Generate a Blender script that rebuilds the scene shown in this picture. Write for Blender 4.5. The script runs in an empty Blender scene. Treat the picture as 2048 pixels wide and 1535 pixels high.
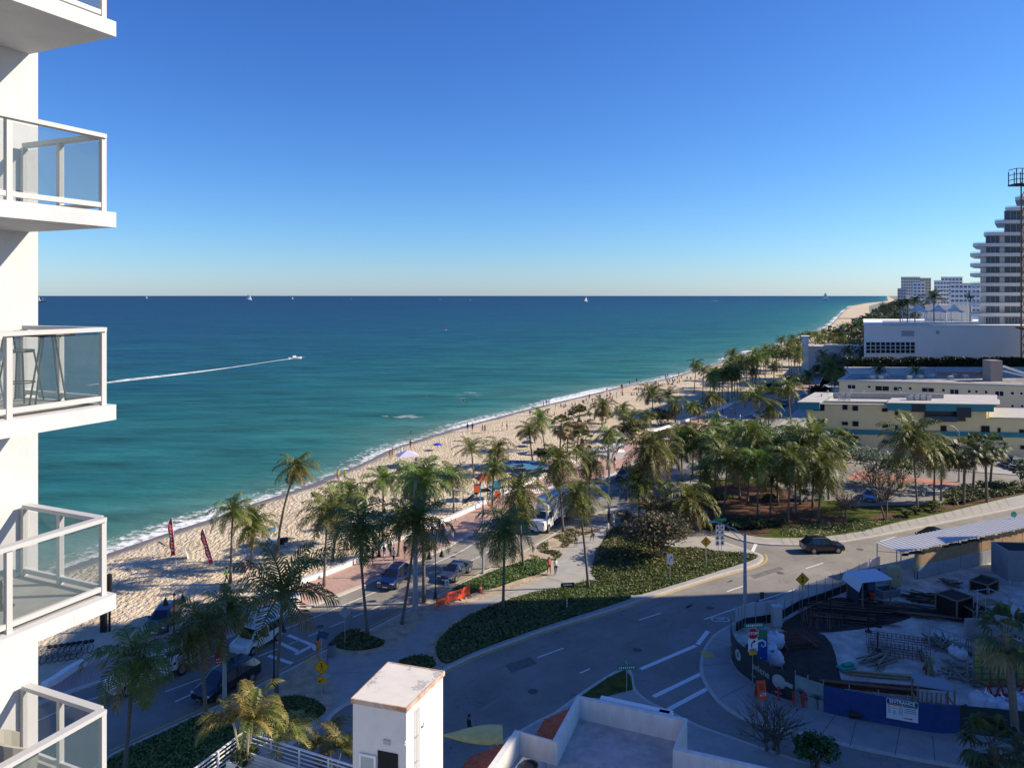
import bpy, bmesh, math, random
from mathutils import Vector, Matrix, noise
random.seed(7)
R = math.radians
F = 1500.0; CH = 29.0; HY = 591.0
col = bpy.context.scene.collection
PI = math.pi

def P(x, y, z=0.0):
    d = F * (CH - z) / (y - HY)
    return Vector(((x - 1024) * d / F, d, z))
def Q(x, y, d):
    return Vector(((x - 1024) * d / F, d, CH - (y - HY) * d / F))
def rnd(a, b): return random.uniform(a, b)

# ---------------------------------------------------------------- materials
MATS = {}
def nodes_of(m):
    m.use_nodes = True
    nt = m.node_tree
    return nt, nt.nodes, nt.links, nt.nodes['Principled BSDF']
def mk(name, c, rough=.6, metal=0., var=.0, scale=3., bump=0., bscale=20., c2=None, spec=.5, detail=4, coat=0., obj=False, stretch=None, emit=None):
    if name in MATS: return MATS[name]
    m = bpy.data.materials.new(name); nt, N, L, b = nodes_of(m)
    b.inputs['Base Color'].default_value = (*c, 1)
    b.inputs['Roughness'].default_value = rough
    b.inputs['Metallic'].default_value = metal
    b.inputs['Specular IOR Level'].default_value = spec
    b.inputs['Coat Weight'].default_value = coat
    co = None
    if var or c2 or bump:
        tc = N.new('ShaderNodeTexCoord'); co = tc.outputs['Object'] if obj else None
        if not obj:
            g = N.new('ShaderNodeNewGeometry'); co = g.outputs['Position']
        if stretch:
            mp = N.new('ShaderNodeMapping'); mp.inputs['Scale'].default_value = stretch
            L.new(co, mp.inputs['Vector']); co = mp.outputs['Vector']
    if var or c2:
        n = N.new('ShaderNodeTexNoise'); n.inputs['Scale'].default_value = scale; n.inputs['Detail'].default_value = detail
        n.inputs['Roughness'].default_value = .65
        L.new(co, n.inputs['Vector'])
        r = N.new('ShaderNodeValToRGB')
        a = tuple(max(0, x * (1 - var)) for x in c)
        d = c2 if c2 else tuple(min(1, x * (1 + var)) for x in c)
        r.color_ramp.elements[0].position = .32; r.color_ramp.elements[1].position = .68
        r.color_ramp.elements[0].color = (*a, 1); r.color_ramp.elements[1].color = (*d, 1)
        L.new(n.outputs['Fac'], r.inputs['Fac']); L.new(r.outputs['Color'], b.inputs['Base Color'])
    if bump:
        n2 = N.new('ShaderNodeTexNoise'); n2.inputs['Scale'].default_value = bscale; n2.inputs['Detail'].default_value = 3
        L.new(co, n2.inputs['Vector'])
        bp = N.new('ShaderNodeBump'); bp.inputs['Strength'].default_value = min(1, bump); bp.inputs['Distance'].default_value = .05 * max(1, bump)
        L.new(n2.outputs['Fac'], bp.inputs['Height']); L.new(bp.outputs['Normal'], b.inputs['Normal'])
    if emit:
        b.inputs['Emission Color'].default_value = (*emit, 1); b.inputs['Emission Strength'].default_value = 1
    MATS[name] = m
    return m

def foliage(name, tint=(1, 1, 1), trans=.3):
    """leaf material: colour from the mesh attribute Col, varied per plant"""
    if name in MATS: return MATS[name]
    m = bpy.data.materials.new(name); nt, N, L, b = nodes_of(m)
    at = N.new('ShaderNodeAttribute'); at.attribute_name = 'Col'
    oi = N.new('ShaderNodeObjectInfo')
    hs = N.new('ShaderNodeHueSaturation')
    mr = N.new('ShaderNodeMapRange'); mr.inputs['To Min'].default_value = .9; mr.inputs['To Max'].default_value = 1.45
    L.new(oi.outputs['Random'], mr.inputs['Value']); L.new(mr.outputs['Result'], hs.inputs['Value'])
    mr2 = N.new('ShaderNodeMapRange'); mr2.inputs['To Min'].default_value = .47; mr2.inputs['To Max'].default_value = .53
    L.new(oi.outputs['Random'], mr2.inputs['Value']); L.new(mr2.outputs['Result'], hs.inputs['Hue'])
    mx = N.new('ShaderNodeMix'); mx.data_type = 'RGBA'; mx.blend_type = 'MULTIPLY'; mx.inputs[0].default_value = 1
    mx.inputs[7].default_value = (*tint, 1)
    L.new(at.outputs['Color'], hs.inputs['Color']); L.new(hs.outputs['Color'], mx.inputs[6])
    L.new(mx.outputs[2], b.inputs['Base Color']); b.inputs['Roughness'].default_value = .5
    b.inputs['Specular IOR Level'].default_value = .35
    tr = N.new('ShaderNodeBsdfTranslucent'); L.new(mx.outputs[2], tr.inputs['Color'])
    ms = N.new('ShaderNodeMixShader'); ms.inputs[0].default_value = trans
    L.new(b.outputs[0], ms.inputs[1]); L.new(tr.outputs[0], ms.inputs[2])
    L.new(ms.outputs[0], N['Material Output'].inputs['Surface'])
    MATS[name] = m
    return m

def glass(name, c=(.7, .85, .85), alpha=.3, rough=.03):
    if name in MATS: return MATS[name]
    m = bpy.data.materials.new(name); nt, N, L, b = nodes_of(m)
    b.inputs['Base Color'].default_value = (*c, 1); b.inputs['Roughness'].default_value = rough
    b.inputs['Alpha'].default_value = alpha
    b.inputs['Specular IOR Level'].default_value = .8
    MATS[name] = m
    return m

# ---------------------------------------------------------------- mesh builder
class MB:
    def __init__(s): s.v = []; s.f = []; s.mi = []; s.cur = 0; s.cols = None; s.c = None
    def add(s, vs, fs):
        o = len(s.v); s.v += [tuple(v) for v in vs]
        for f in fs: s.f.append(tuple(i + o for i in f)); s.mi.append(s.cur)
        if s.cols is not None: s.cols += [s.c] * len(vs)
        return s
    def m(s, i): s.cur = i; return s
    def box(s, c, size, rz=0., taper=1., M=None, bev=0.):
        x, y, z = size[0] / 2, size[1] / 2, size[2] / 2
        if bev > 0:
            b = min(bev, x * .9, y * .9, z * .9)
            vs = []
            for (zz, q) in ((-z, b), (-z + b, 0), (z - b, 0), (z, b)):
                vs += [(-x + q, -y + q, zz), (x - q, -y + q, zz), (x - q, y - q, zz), (-x + q, y - q, zz)]
            fs = [(3, 2, 1, 0), (12, 13, 14, 15)]
            for k in range(3):
                for i in range(4): fs.append((k * 4 + i, k * 4 + (i + 1) % 4, k * 4 + 4 + (i + 1) % 4, k * 4 + 4 + i))
        else:
            vs = [(-x, -y, -z), (x, -y, -z), (x, y, -z), (-x, y, -z), (-x * taper, -y * taper, z), (x * taper, -y * taper, z), (x * taper, y * taper, z), (-x * taper, y * taper, z)]
            fs = [(3, 2, 1, 0), (4, 5, 6, 7), (0, 1, 5, 4), (1, 2, 6, 5), (2, 3, 7, 6), (3, 0, 4, 7)]
        cr, sr = math.cos(rz), math.sin(rz)
        out = []
        for v in vs:
            p = Vector(v)
            if M: p = M @ p
            out.append((c[0] + p.x * cr - p.y * sr, c[1] + p.x * sr + p.y * cr, c[2] + p.z))
        return s.add(out, fs)
    def tube(s, pts, rads, n=8, cap=True):
        pts = [Vector(p) for p in pts]
        if not hasattr(rads, '__len__'): rads = [rads] * len(pts)
        vs = []; up = Vector((0, 0, 1)); prev = None
        for i, p in enumerate(pts):
            t = (pts[min(i + 1, len(pts) - 1)] - pts[max(i - 1, 0)])
            if t.length < 1e-9: t = up.copy()
            t.normalize()
            if prev is None:
                a = t.cross(Vector((1, 0, 0)) if abs(t.x) < .8 else Vector((0, 1, 0)))
            else:
                a = prev - t * prev.dot(t)
            a.normalize(); prev = a; b = t.cross(a)
            for k in range(n):
                an = 2 * PI * k / n
                vs.append(p + (a * math.cos(an) + b * math.sin(an)) * rads[i])
        fs = []
        for i in range(len(pts) - 1):
            for k in range(n):
                fs.append((i * n + k, i * n + (k + 1) % n, (i + 1) * n + (k + 1) % n, (i + 1) * n + k))
        if cap:
            fs.append(tuple(range(n - 1, -1, -1))); o = (len(pts) - 1) * n; fs.append(tuple(o + k for k in range(n)))
        return s.add(vs, fs)
    def bar(s, p, q, w, h=None):
        """rectangular bar from p to q"""
        p = Vector(p); q = Vector(q); h = h or w
        t = (q - p).normalized()
        a = t.cross(Vector((0, 0, 1)))
        if a.length < 1e-4: a = Vector((1, 0, 0))
        a.normalize(); b = a.cross(t)
        vs = []
        for e in (p, q):
            for (i, j) in ((-1, -1), (1, -1), (1, 1), (-1, 1)): vs.append(e + a * i * w / 2 + b * j * h / 2)
        return s.add(vs, [(0, 1, 2, 3), (7, 6, 5, 4), (0, 4, 5, 1), (1, 5, 6, 2), (2, 6, 7, 3), (3, 7, 4, 0)])
    def lathe(s, prof, c=(0, 0, 0), n=16):
        vs = []
        for (r, z) in prof:
            for k in range(n):
                a = 2 * PI * k / n; vs.append((c[0] + r * math.cos(a), c[1] + r * math.sin(a), c[2] + z))
        fs = []
        for i in range(len(prof) - 1):
            for k in range(n): fs.append((i * n + k, i * n + (k + 1) % n, (i + 1) * n + (k + 1) % n, (i + 1) * n + k))
        fs.append(tuple(range(n - 1, -1, -1))); o = (len(prof) - 1) * n; fs.append(tuple(o + k for k in range(n)))
        return s.add(vs, fs)
    def prism(s, poly, z0, z1):
        n = len(poly)
        ar = sum(poly[i][0] * poly[(i + 1) % n][1] - poly[(i + 1) % n][0] * poly[i][1] for i in range(n))
        if ar < 0: poly = poly[::-1]
        vs = [(p[0], p[1], z0) for p in poly] + [(p[0], p[1], z1) for p in poly]
        fs = [tuple(range(n - 1, -1, -1)), tuple(range(n, 2 * n))]
        for i in range(n): fs.append((i, (i + 1) % n, n + (i + 1) % n, n + i))
        return s.add(vs, fs)
    def quad(s, a, b, c, d): return s.add([a, b, c, d], [(0, 1, 2, 3)])
    def sphere(s, c, r, n=10, m=6, sc=(1, 1, 1)):
        prof = []
        vs = [(c[0], c[1], c[2] - r * sc[2])]
        for j in range(1, m):
            ph = -PI / 2 + PI * j / m
            for k in range(n):
                a = 2 * PI * k / n
                vs.append((c[0] + r * sc[0] * math.cos(ph) * math.cos(a), c[1] + r * sc[1] * math.cos(ph) * math.sin(a), c[2] + r * sc[2] * math.sin(ph)))
        vs.append((c[0], c[1], c[2] + r * sc[2])); fs = []
        for k in range(n): fs.append((0, 1 + (k + 1) % n, 1 + k))
        for j in range(m - 2):
            for k in range(n): fs.append((1 + j * n + k, 1 + j * n + (k + 1) % n, 1 + (j + 1) * n + (k + 1) % n, 1 + (j + 1) * n + k))
        o = 1 + (m - 2) * n
        for k in range(n): fs.append((o + k, o + (k + 1) % n, len(vs) - 1))
        return s.add(vs, fs)
    def mesh(s, name, mats, smooth=False):
        me = bpy.data.meshes.new(name); me.from_pydata(s.v, [], s.f)
        if not isinstance(mats, (list, tuple)): mats = [mats]
        for mm in mats: me.materials.append(mm)
        if len(mats) > 1: me.polygons.foreach_set('material_index', s.mi)
        if s.cols is not None:
            ca = me.color_attributes.new('Col', 'FLOAT_COLOR', 'POINT')
            buf = []
            for c in s.cols: buf += [c[0], c[1], c[2], 1.]
            ca.data.foreach_set('color', buf)
        if smooth: me.polygons.foreach_set('use_smooth', [True] * len(me.polygons))
        me.update()
        return me
    def build(s, name, mats, parent=None, smooth=False, label=None):
        return put(name, s.mesh(name, mats, smooth), parent, label)
def put(name, me, parent=None, label=None):
    o = bpy.data.objects.new(name, me); col.objects.link(o)
    if parent: o.parent = parent
    if label: o['label'] = label
    return o
def colored(): b = MB(); b.cols = []; b.c = (1, 1, 1); return b

def thing(name, label, cat, loc=(0, 0, 0), rz=0., group=None):
    o = bpy.data.objects.new(name, None); col.objects.link(o); o.empty_display_size = .3
    o.location = loc; o.rotation_euler = (0, 0, rz); o['label'] = label; o['category'] = cat
    if group: o['group'] = group
    return o
def tag(o, label=None, cat=None, group=None, kind=None, loc=None, rz=None):
    if label: o['label'] = label
    if cat: o['category'] = cat
    if group: o['group'] = group
    if kind: o['kind'] = kind
    if loc is not None: o.location = loc
    if rz is not None: o.rotation_euler = (0, 0, rz)
    return o
KIDS = {}
def dup(root, label=None, loc=None, rz=None, group=None, sc=None):
    r = root.copy(); col.objects.link(r)
    if loc is not None: r.location = loc
    if rz is not None: r.rotation_euler = (0, 0, rz)
    if label: r['label'] = label
    if group: r['group'] = group
    if sc: r.scale = (sc, sc, sc)
    for ch in root.children:
        c = ch.copy(); col.objects.link(c); c.parent = r
        for g in ch.children:
            d = g.copy(); col.objects.link(d); d.parent = c
    return r

def text(name, s, size, mat, parent, loc, rot, align='CENTER', bold=0.0, ext=.004):
    cu = bpy.data.curves.new(name, 'FONT'); cu.body = s; cu.size = size; cu.align_x = align; cu.align_y = 'CENTER'
    cu.extrude = ext; cu.offset = bold
    tmp = bpy.data.objects.new('tmp', cu); col.objects.link(tmp)
    dg = bpy.context.evaluated_depsgraph_get()
    me = bpy.data.meshes.new_from_object(tmp.evaluated_get(dg))
    bpy.data.objects.remove(tmp); bpy.data.curves.remove(cu)
    me.materials.clear(); me.materials.append(mat)
    o = put(name, me, parent); o.location = loc; o.rotation_euler = rot
    return o

# ---------------------------------------------------------------- palette
white_wall = mk('white_stucco', (.56, .56, .57), .8, var=.07, scale=1.3, bump=.08, bscale=30, stretch=(1, 1, .35))
white_paint = mk('white_paint', (.78, .78, .77), .5, var=.04, scale=2)
soffit = mk('soffit_stucco', (.62, .62, .60), .85, var=.06, scale=2)
asphalt = None
concrete = mk('concrete', (.36, .345, .31), .85, var=.13, scale=.9, bump=.2, bscale=30, detail=8)
kerb_mat = mk('kerb_concrete', (.52, .48, .42), .85, var=.15, scale=2.5, detail=8)
line_white = mk('road_paint_white', (.74, .74, .72), .6, var=.15, scale=6)
line_yellow = mk('road_paint_yellow', (.62, .42, .10), .6, var=.2, scale=5)
dark_metal = mk('black_metal', (.02, .02, .022), .45, metal=.3)
grey_metal = mk('galvanised_metal', (.42, .43, .44), .5, metal=.5, var=.08, scale=6)
wood = mk('weathered_wood', (.23, .16, .10), .8, var=.3, scale=3, stretch=(1, 1, 6))
pine = mk('plywood', (.42, .27, .14), .8, var=.2, scale=2)
rust = mk('rusty_steel', (.17, .07, .035), .8, var=.4, scale=4, detail=8)
rubber = mk('tyre_rubber', (.02, .02, .02), .8)
chrome = mk('wheel_alloy', (.45, .46, .48), .35, metal=.8)
carglass = mk('car_glass', (.015, .02, .025), .06, spec=1.)
bark = mk('palm_bark', (.17, .145, .115), .9, var=.3, scale=3, stretch=(1, 1, 9), bump=.4, bscale=12)
branchm = mk('tree_bark', (.13, .105, .085), .9, var=.3, scale=4)
palm_leaf = foliage('palm_leaf', (1, 1, 1), .3)
broad_leaf = foliage('broad_leaf', (1, 1, 1), .22)
blackm = mk('black_plastic', (.015, .015, .017), .6)
silver = mk('aluminium_frame', (.50, .50, .49), .5)
red = mk('red_plastic', (.55, .03, .025), .5)
orange = mk('orange_plastic', (.80, .10, .03), .5, var=.1, scale=4)
sign_yellow = mk('sign_yellow', (.80, .40, .01), .45)
sign_green = mk('sign_green', (.0, .22, .12), .45)
sign_white = mk('sign_white', (.78, .78, .78), .45)
sign_black = mk('sign_black', (.01, .01, .01), .5)
blue_tarp = mk('blue_screen_fabric', (.012, .05, .19), .6, var=.15, scale=2, bump=.5, bscale=2)

# ---------------------------------------------------------------- sky, sun, camera
SUN_AZ = math.atan2(.10, 1.0)     # measured from +X towards +Y
SUN_EL = R(32)
S = Vector((math.cos(SUN_EL) * math.cos(SUN_AZ), math.cos(SUN_EL) * math.sin(SUN_AZ), math.sin(SUN_EL)))
sc = bpy.context.scene
w = bpy.data.worlds.new('World'); sc.world = w; w.use_nodes = True
nt = w.node_tree; bg = nt.nodes['Background']
sky = nt.nodes.new('ShaderNodeTexSky'); sky.sky_type = 'NISHITA'; sky.sun_disc = False
sky.sun_elevation = SUN_EL; sky.sun_rotation = PI / 2 - SUN_AZ
sky.altitude = 0; sky.air_density = 1.0; sky.dust_density = .22; sky.ozone_density = 6.0
# graded like the phone picture: each channel gets its own gamma, deeper blue overhead
sp = nt.nodes.new('ShaderNodeSeparateColor'); cb = nt.nodes.new('ShaderNodeCombineColor')
nt.links.new(sky.outputs[0], sp.inputs[0])
for i, (g_, k_) in enumerate(((1.38, .81), (1.27, .91), (.97, 1.06))):
    m0 = nt.nodes.new('ShaderNodeMath'); m0.operation = 'MULTIPLY'; m0.inputs[1].default_value = .15
    m1 = nt.nodes.new('ShaderNodeMath'); m1.operation = 'POWER'; m1.inputs[1].default_value = g_
    m2 = nt.nodes.new('ShaderNodeMath'); m2.operation = 'MULTIPLY'; m2.inputs[1].default_value = k_ / .15
    nt.links.new(sp.outputs[i], m0.inputs[0]); nt.links.new(m0.outputs[0], m1.inputs[0]); nt.links.new(m1.outputs[0], m2.inputs[0]); nt.links.new(m2.outputs[0], cb.inputs[i])
nt.links.new(cb.outputs[0], bg.inputs[0]); bg.inputs[1].default_value = .104
sl = bpy.data.lights.new('sun', 'SUN'); sl.energy = 5.0; sl.angle = R(.55); sl.color = (1, .87, .68)
so = bpy.data.objects.new('sun', sl); col.objects.link(so)
so.rotation_euler = S.to_track_quat('Z', 'Y').to_euler(); so.location = (60, 10, 90)
cam = bpy.data.cameras.new('camera'); co = bpy.data.objects.new('camera', cam); col.objects.link(co)
co.location = (0, 0, CH); co.rotation_euler = (PI / 2, 0, 0)
cam.sensor_width = 36; cam.lens = F / 2048 * 36; cam.shift_y = -(767.5 - HY) / 2048
cam.clip_start = .1; cam.clip_end = 200000
sc.camera = co
sc.view_settings.view_transform = 'Standard'; sc.view_settings.look = 'None'
sc.view_settings.exposure = 0.52; sc.view_settings.gamma = 1
# ================================================================ GROUND, SEA, ROADS
def cr(pts, k=6, closed=False):
    """Catmull-Rom through 2-D/3-D points"""
    out = []; n = len(pts)
    for i in range(n if closed else n - 1):
        p0 = pts[(i - 1) % n] if closed or i > 0 else pts[i]
        p1 = pts[i]; p2 = pts[(i + 1) % n]
        p3 = pts[(i + 2) % n] if closed or i + 2 < n else p2
        for j in range(k):
            t = j / k
            out.append(tuple(.5 * ((2 * b) + (-a + c) * t + (2 * a - 5 * b + 4 * c - d) * t * t + (-a + 3 * b - 3 * c + d) * t ** 3) for a, b, c, d in zip(p0, p1, p2, p3)))
    if not closed: out.append(tuple(pts[-1]))
    return out
def W(pp, z=0.): return [P(x, y, z) for x, y in pp]
def fill(name, pts, z, mats):
    bm = bmesh.new(); vs = [bm.verts.new((p[0], p[1], z)) for p in pts]
    f = bm.faces.new(vs); bmesh.ops.triangulate(bm, faces=[f]); bmesh.ops.recalc_face_normals(bm, faces=bm.faces)
    if sum(f.normal.z for f in bm.faces) < 0: bmesh.ops.reverse_faces(bm, faces=bm.faces)
    me = bpy.data.meshes.new(name); bm.to_mesh(me); bm.free(); me.materials.append(mats)
    o = put(name, me); o['kind'] = 'structure'; return o
def offs(pts, d, closed=False):
    """offset polyline to its right by d"""
    out = []; n = len(pts)
    for i in range(n):
        a = pts[(i - 1) % n] if closed or i > 0 else pts[i]; b = pts[(i + 1) % n] if closed or i < n - 1 else pts[i]
        t = Vector((b[0] - a[0], b[1] - a[1]))
        t = t.normalized() if t.length > 1e-6 else Vector((1, 0))
        out.append((pts[i][0] + t.y * d, pts[i][1] - t.x * d))
    return out
def strip(b, pts, d0, d1, z, closed=False):
    A = offs(pts, d0, closed); B = offs(pts, d1, closed); n = len(pts)
    for i in range(n if closed else n - 1):
        j = (i + 1) % n
        b.add([(A[i][0], A[i][1], z), (B[i][0], B[i][1], z), (B[j][0], B[j][1], z), (A[j][0], A[j][1], z)], [(0, 1, 2, 3)])
def area2(p): return sum(p[i][0] * p[(i + 1) % len(p)][1] - p[(i + 1) % len(p)][0] * p[i][1] for i in range(len(p)))
def slab(name, pts, m, z=.13, kerb=True, zb=-.05, kw=.22, km=None):
    pts = [(p[0], p[1]) for p in pts]
    if area2(pts) < 0: pts = pts[::-1]
    bm = bmesh.new(); n = len(pts)
    top = [bm.verts.new((p[0], p[1], z)) for p in pts]; bot = [bm.verts.new((p[0], p[1], zb)) for p in pts]
    f = bm.faces.new(top); bmesh.ops.triangulate(bm, faces=[f])
    for i in range(n): bm.faces.new((bot[i], bot[(i + 1) % n], top[(i + 1) % n], top[i]))
    me = bpy.data.meshes.new(name); bm.to_mesh(me); bm.free(); me.materials.append(m)
    o = put(name, me); o['kind'] = 'structure'
    if kerb:
        b = MB(); O = offs(pts, .03, True); I = offs(pts, -kw, True)
        for i in range(n):
            j = (i + 1) % n
            zz = z + .004
            b.add([(O[i][0], O[i][1], zb), (O[j][0], O[j][1], zb), (O[j][0], O[j][1], zz), (O[i][0], O[i][1], zz), (I[i][0], I[i][1], zz), (I[j][0], I[j][1], zz)], [(0, 1, 2, 3), (3, 2, 5, 4)])
        k = b.build('kerb', km or kerb_mat); k['kind'] = 'structure'
    return o

# --- materials of the setting
def sand_material():
    m = bpy.data.materials.new('beach_sand'); nt, N, L, b = nodes_of(m)
    g = N.new('ShaderNodeNewGeometry'); at = N.new('ShaderNodeAttribute'); at.attribute_name = 'off'
    n1 = N.new('ShaderNodeTexNoise'); n1.inputs['Scale'].default_value = .25; n1.inputs['Detail'].default_value = 8
    n2 = N.new('ShaderNodeTexVoronoi'); n2.inputs['Scale'].default_value = 2.8; n2.feature = 'SMOOTH_F1'; n2.inputs['Smoothness'].default_value = .6
    n3 = N.new('ShaderNodeTexNoise'); n3.inputs['Scale'].default_value = 3.6; n3.inputs['Detail'].default_value = 5
    mp = N.new('ShaderNodeMapping'); mp.inputs['Scale'].default_value = (1, .55, 1)
    L.new(g.outputs['Position'], mp.inputs['Vector'])
    for n in (n1, n3): L.new(g.outputs['Position'], n.inputs['Vector'])
    wv = N.new('ShaderNodeVectorMath'); wv.operation = 'ADD'; L.new(mp.outputs[0], wv.inputs[0])
    sc_ = N.new('ShaderNodeVectorMath'); sc_.operation = 'SCALE'; sc_.inputs['Scale'].default_value = .5; L.new(n3.outputs['Color'], sc_.inputs[0]); L.new(sc_.outputs[0], wv.inputs[1])
    L.new(wv.outputs[0], n2.inputs['Vector'])
    r = N.new('ShaderNodeValToRGB'); r.color_ramp.elements[0].position = .3; r.color_ramp.elements[1].position = .7
    r.color_ramp.elements[0].color = (.52, .42, .28, 1); r.color_ramp.elements[1].color = (.66, .555, .40, 1)
    L.new(n1.outputs['Fac'], r.inputs['Fac'])
    wet = N.new('ShaderNodeMapRange'); wet.inputs['From Min'].default_value = 1.8; wet.inputs['From Max'].default_value = 3.4; wet.inputs['To Min'].default_value = 1; wet.inputs['To Max'].default_value = 0
    wob = N.new('ShaderNodeMath'); wob.operation = 'MULTIPLY_ADD'; wob.inputs[1].default_value = 3.0
    L.new(n1.outputs['Fac'], wob.inputs[0]); L.new(at.outputs['Fac'], wob.inputs[2])
    sb = N.new('ShaderNodeMath'); sb.operation = 'SUBTRACT'; sb.inputs[1].default_value = 1.4; L.new(wob.outputs[0], sb.inputs[0])
    L.new(sb.outputs[0], wet.inputs['Value'])
    mx = N.new('ShaderNodeMix'); mx.data_type = 'RGBA'; mx.inputs[7].default_value = (.17, .145, .115, 1)
    L.new(wet.outputs[0], mx.inputs[0]); L.new(r.outputs[0], mx.inputs[6]); L.new(mx.outputs[2], b.inputs['Base Color'])
    rr = N.new('ShaderNodeMapRange'); rr.inputs['To Min'].default_value = .95; rr.inputs['To Max'].default_value = .35
    L.new(wet.outputs[0], rr.inputs['Value']); L.new(rr.outputs[0], b.inputs['Roughness'])
    b.inputs['Specular IOR Level'].default_value = .25
    h = N.new('ShaderNodeMath'); h.operation = 'MULTIPLY_ADD'; h.inputs[1].default_value = .6; L.new(n3.outputs['Fac'], h.inputs[0]); L.new(n2.outputs['Distance'], h.inputs[2])
    bp = N.new('ShaderNodeBump'); bp.inputs['Distance'].default_value = .30
    st = N.new('ShaderNodeMapRange'); st.inputs['To Min'].default_value = .85; st.inputs['To Max'].default_value = .05
    L.new(wet.outputs[0], st.inputs['Value']); L.new(st.outputs[0], bp.inputs['Strength'])
    L.new(h.outputs[0], bp.inputs['Height']); L.new(bp.outputs[0], b.inputs['Normal'])
    return m
sand = sand_material(); MATS['beach_sand'] = sand
sandy = mk('sandy_soil', (.40, .31, .21), .95, var=.25, scale=1.2, bump=1.5, bscale=5, c2=(.55, .45, .32), detail=8)
site_sand = mk('site_sand', (.42, .38, .31), .95, var=.3, scale=.5, bump=2, bscale=3, c2=(.72, .67, .58), detail=10)
city = mk('city_ground', (.20, .20, .17), .9, var=.3, scale=.05, detail=8)
brick = None
def brick_pave(name, c1, c2, s=1.0):
    m = bpy.data.materials.new(name); nt, N, L, b = nodes_of(m)
    g = N.new('ShaderNodeNewGeometry'); mp = N.new('ShaderNodeMapping'); mp.inputs['Rotation'].default_value = (0, 0, .93)
    L.new(g.outputs['Position'], mp.inputs['Vector'])
    t = N.new('ShaderNodeTexBrick'); t.inputs['Scale'].default_value = s; t.inputs['Color1'].default_value = (*c1, 1); t.inputs['Color2'].default_value = (*c2, 1)
    t.inputs['Mortar'].default_value = (.22, .17, .15, 1); t.inputs['Mortar Size'].default_value = .012
    L.new(mp.outputs[0], t.inputs['Vector'])
    n = N.new('ShaderNodeTexNoise'); n.inputs['Scale'].default_value = .6; n.inputs['Detail'].default_value = 8; L.new(g.outputs['Position'], n.inputs['Vector'])
    hs = N.new('ShaderNodeHueSaturation'); mr = N.new('ShaderNodeMapRange'); mr.inputs['To Min'].default_value = .7; mr.inputs['To Max'].default_value = 1.3
    L.new(n.outputs['Fac'], mr.inputs[0]); L.new(mr.outputs[0], hs.inputs['Value']); L.new(t.outputs['Color'], hs.inputs['Color']); L.new(hs.outputs[0], b.inputs['Base Color'])
    b.inputs['Roughness'].default_value = .85
    return m
brick = brick_pave('promenade_brick', (.50, .32, .26), (.42, .27, .23), 1.2)
def asphalt_mat():
    m = bpy.data.materials.new('asphalt'); nt, N, L, b = nodes_of(m)
    g = N.new('ShaderNodeNewGeometry')
    n1 = N.new('ShaderNodeTexNoise'); n1.inputs['Scale'].default_value = .16; n1.inputs['Detail'].default_value = 9; n1.inputs['Roughness'].default_value = .7
    n2 = N.new('ShaderNodeTexNoise'); n2.inputs['Scale'].default_value = 25; n2.inputs['Detail'].default_value = 3
    v = N.new('ShaderNodeTexVoronoi'); v.feature = 'DISTANCE_TO_EDGE'; v.inputs['Scale'].default_value = .12
    wn = N.new('ShaderNodeVectorMath'); wn.operation = 'SCALE'; wn.inputs['Scale'].default_value = 7.
    n3 = N.new('ShaderNodeTexNoise'); n3.inputs['Scale'].default_value = .5; n3.inputs['Detail'].default_value = 6
    ad = N.new('ShaderNodeVectorMath'); ad.operation = 'ADD'
    for n in (n1, n2, n3): L.new(g.outputs['Position'], n.inputs['Vector'])
    L.new(n3.outputs['Color'], wn.inputs[0]); L.new(g.outputs['Position'], ad.inputs[0]); L.new(wn.outputs[0], ad.inputs[1]); L.new(ad.outputs[0], v.inputs['Vector'])
    r = N.new('ShaderNodeValToRGB'); r.color_ramp.elements[0].position = .3; r.color_ramp.elements[1].position = .72
    r.color_ramp.elements[0].color = (.185, .172, .15, 1); r.color_ramp.elements[1].color = (.33, .308, .265, 1); L.new(n1.outputs['Fac'], r.inputs[0])
    ck = N.new('ShaderNodeMapRange'); ck.inputs['From Max'].default_value = .006; ck.inputs['To Min'].default_value = .55; ck.inputs['To Max'].default_value = 1
    L.new(v.outputs['Distance'], ck.inputs[0])
    m1 = N.new('ShaderNodeMath'); m1.operation = 'MULTIPLY_ADD'; m1.inputs[1].default_value = .35; m1.inputs[2].default_value = .82; L.new(n2.outputs['Fac'], m1.inputs[0])
    m2 = N.new('ShaderNodeMath'); m2.operation = 'MULTIPLY'; L.new(m1.outputs[0], m2.inputs[0]); L.new(ck.outputs[0], m2.inputs[1])
    vm = N.new('ShaderNodeVectorMath'); vm.operation = 'SCALE'; L.new(r.outputs[0], vm.inputs[0]); L.new(m2.outputs[0], vm.inputs['Scale'])
    L.new(vm.outputs[0], b.inputs['Base Color']); b.inputs['Roughness'].default_value = .8; b.inputs['Specular IOR Level'].default_value = .3
    return m
asphalt = asphalt_mat(); MATS['asphalt'] = asphalt
def grass_mat(name, a, c, s=4.):
    return mk(name, a, .95, c2=c, scale=s, bump=2, bscale=22, detail=8, spec=.1)
lawn_m = grass_mat('lawn_grass', (.035, .055, .012), (.13, .15, .035), .9)
cover_m = grass_mat('ground_cover_soil', (.04, .06, .015), (.08, .11, .03), 3)
mulch = mk('red_mulch', (.04, .045, .016), .95, var=.4, scale=3, bump=2, bscale=14, c2=(.20, .075, .04), detail=8)

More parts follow.
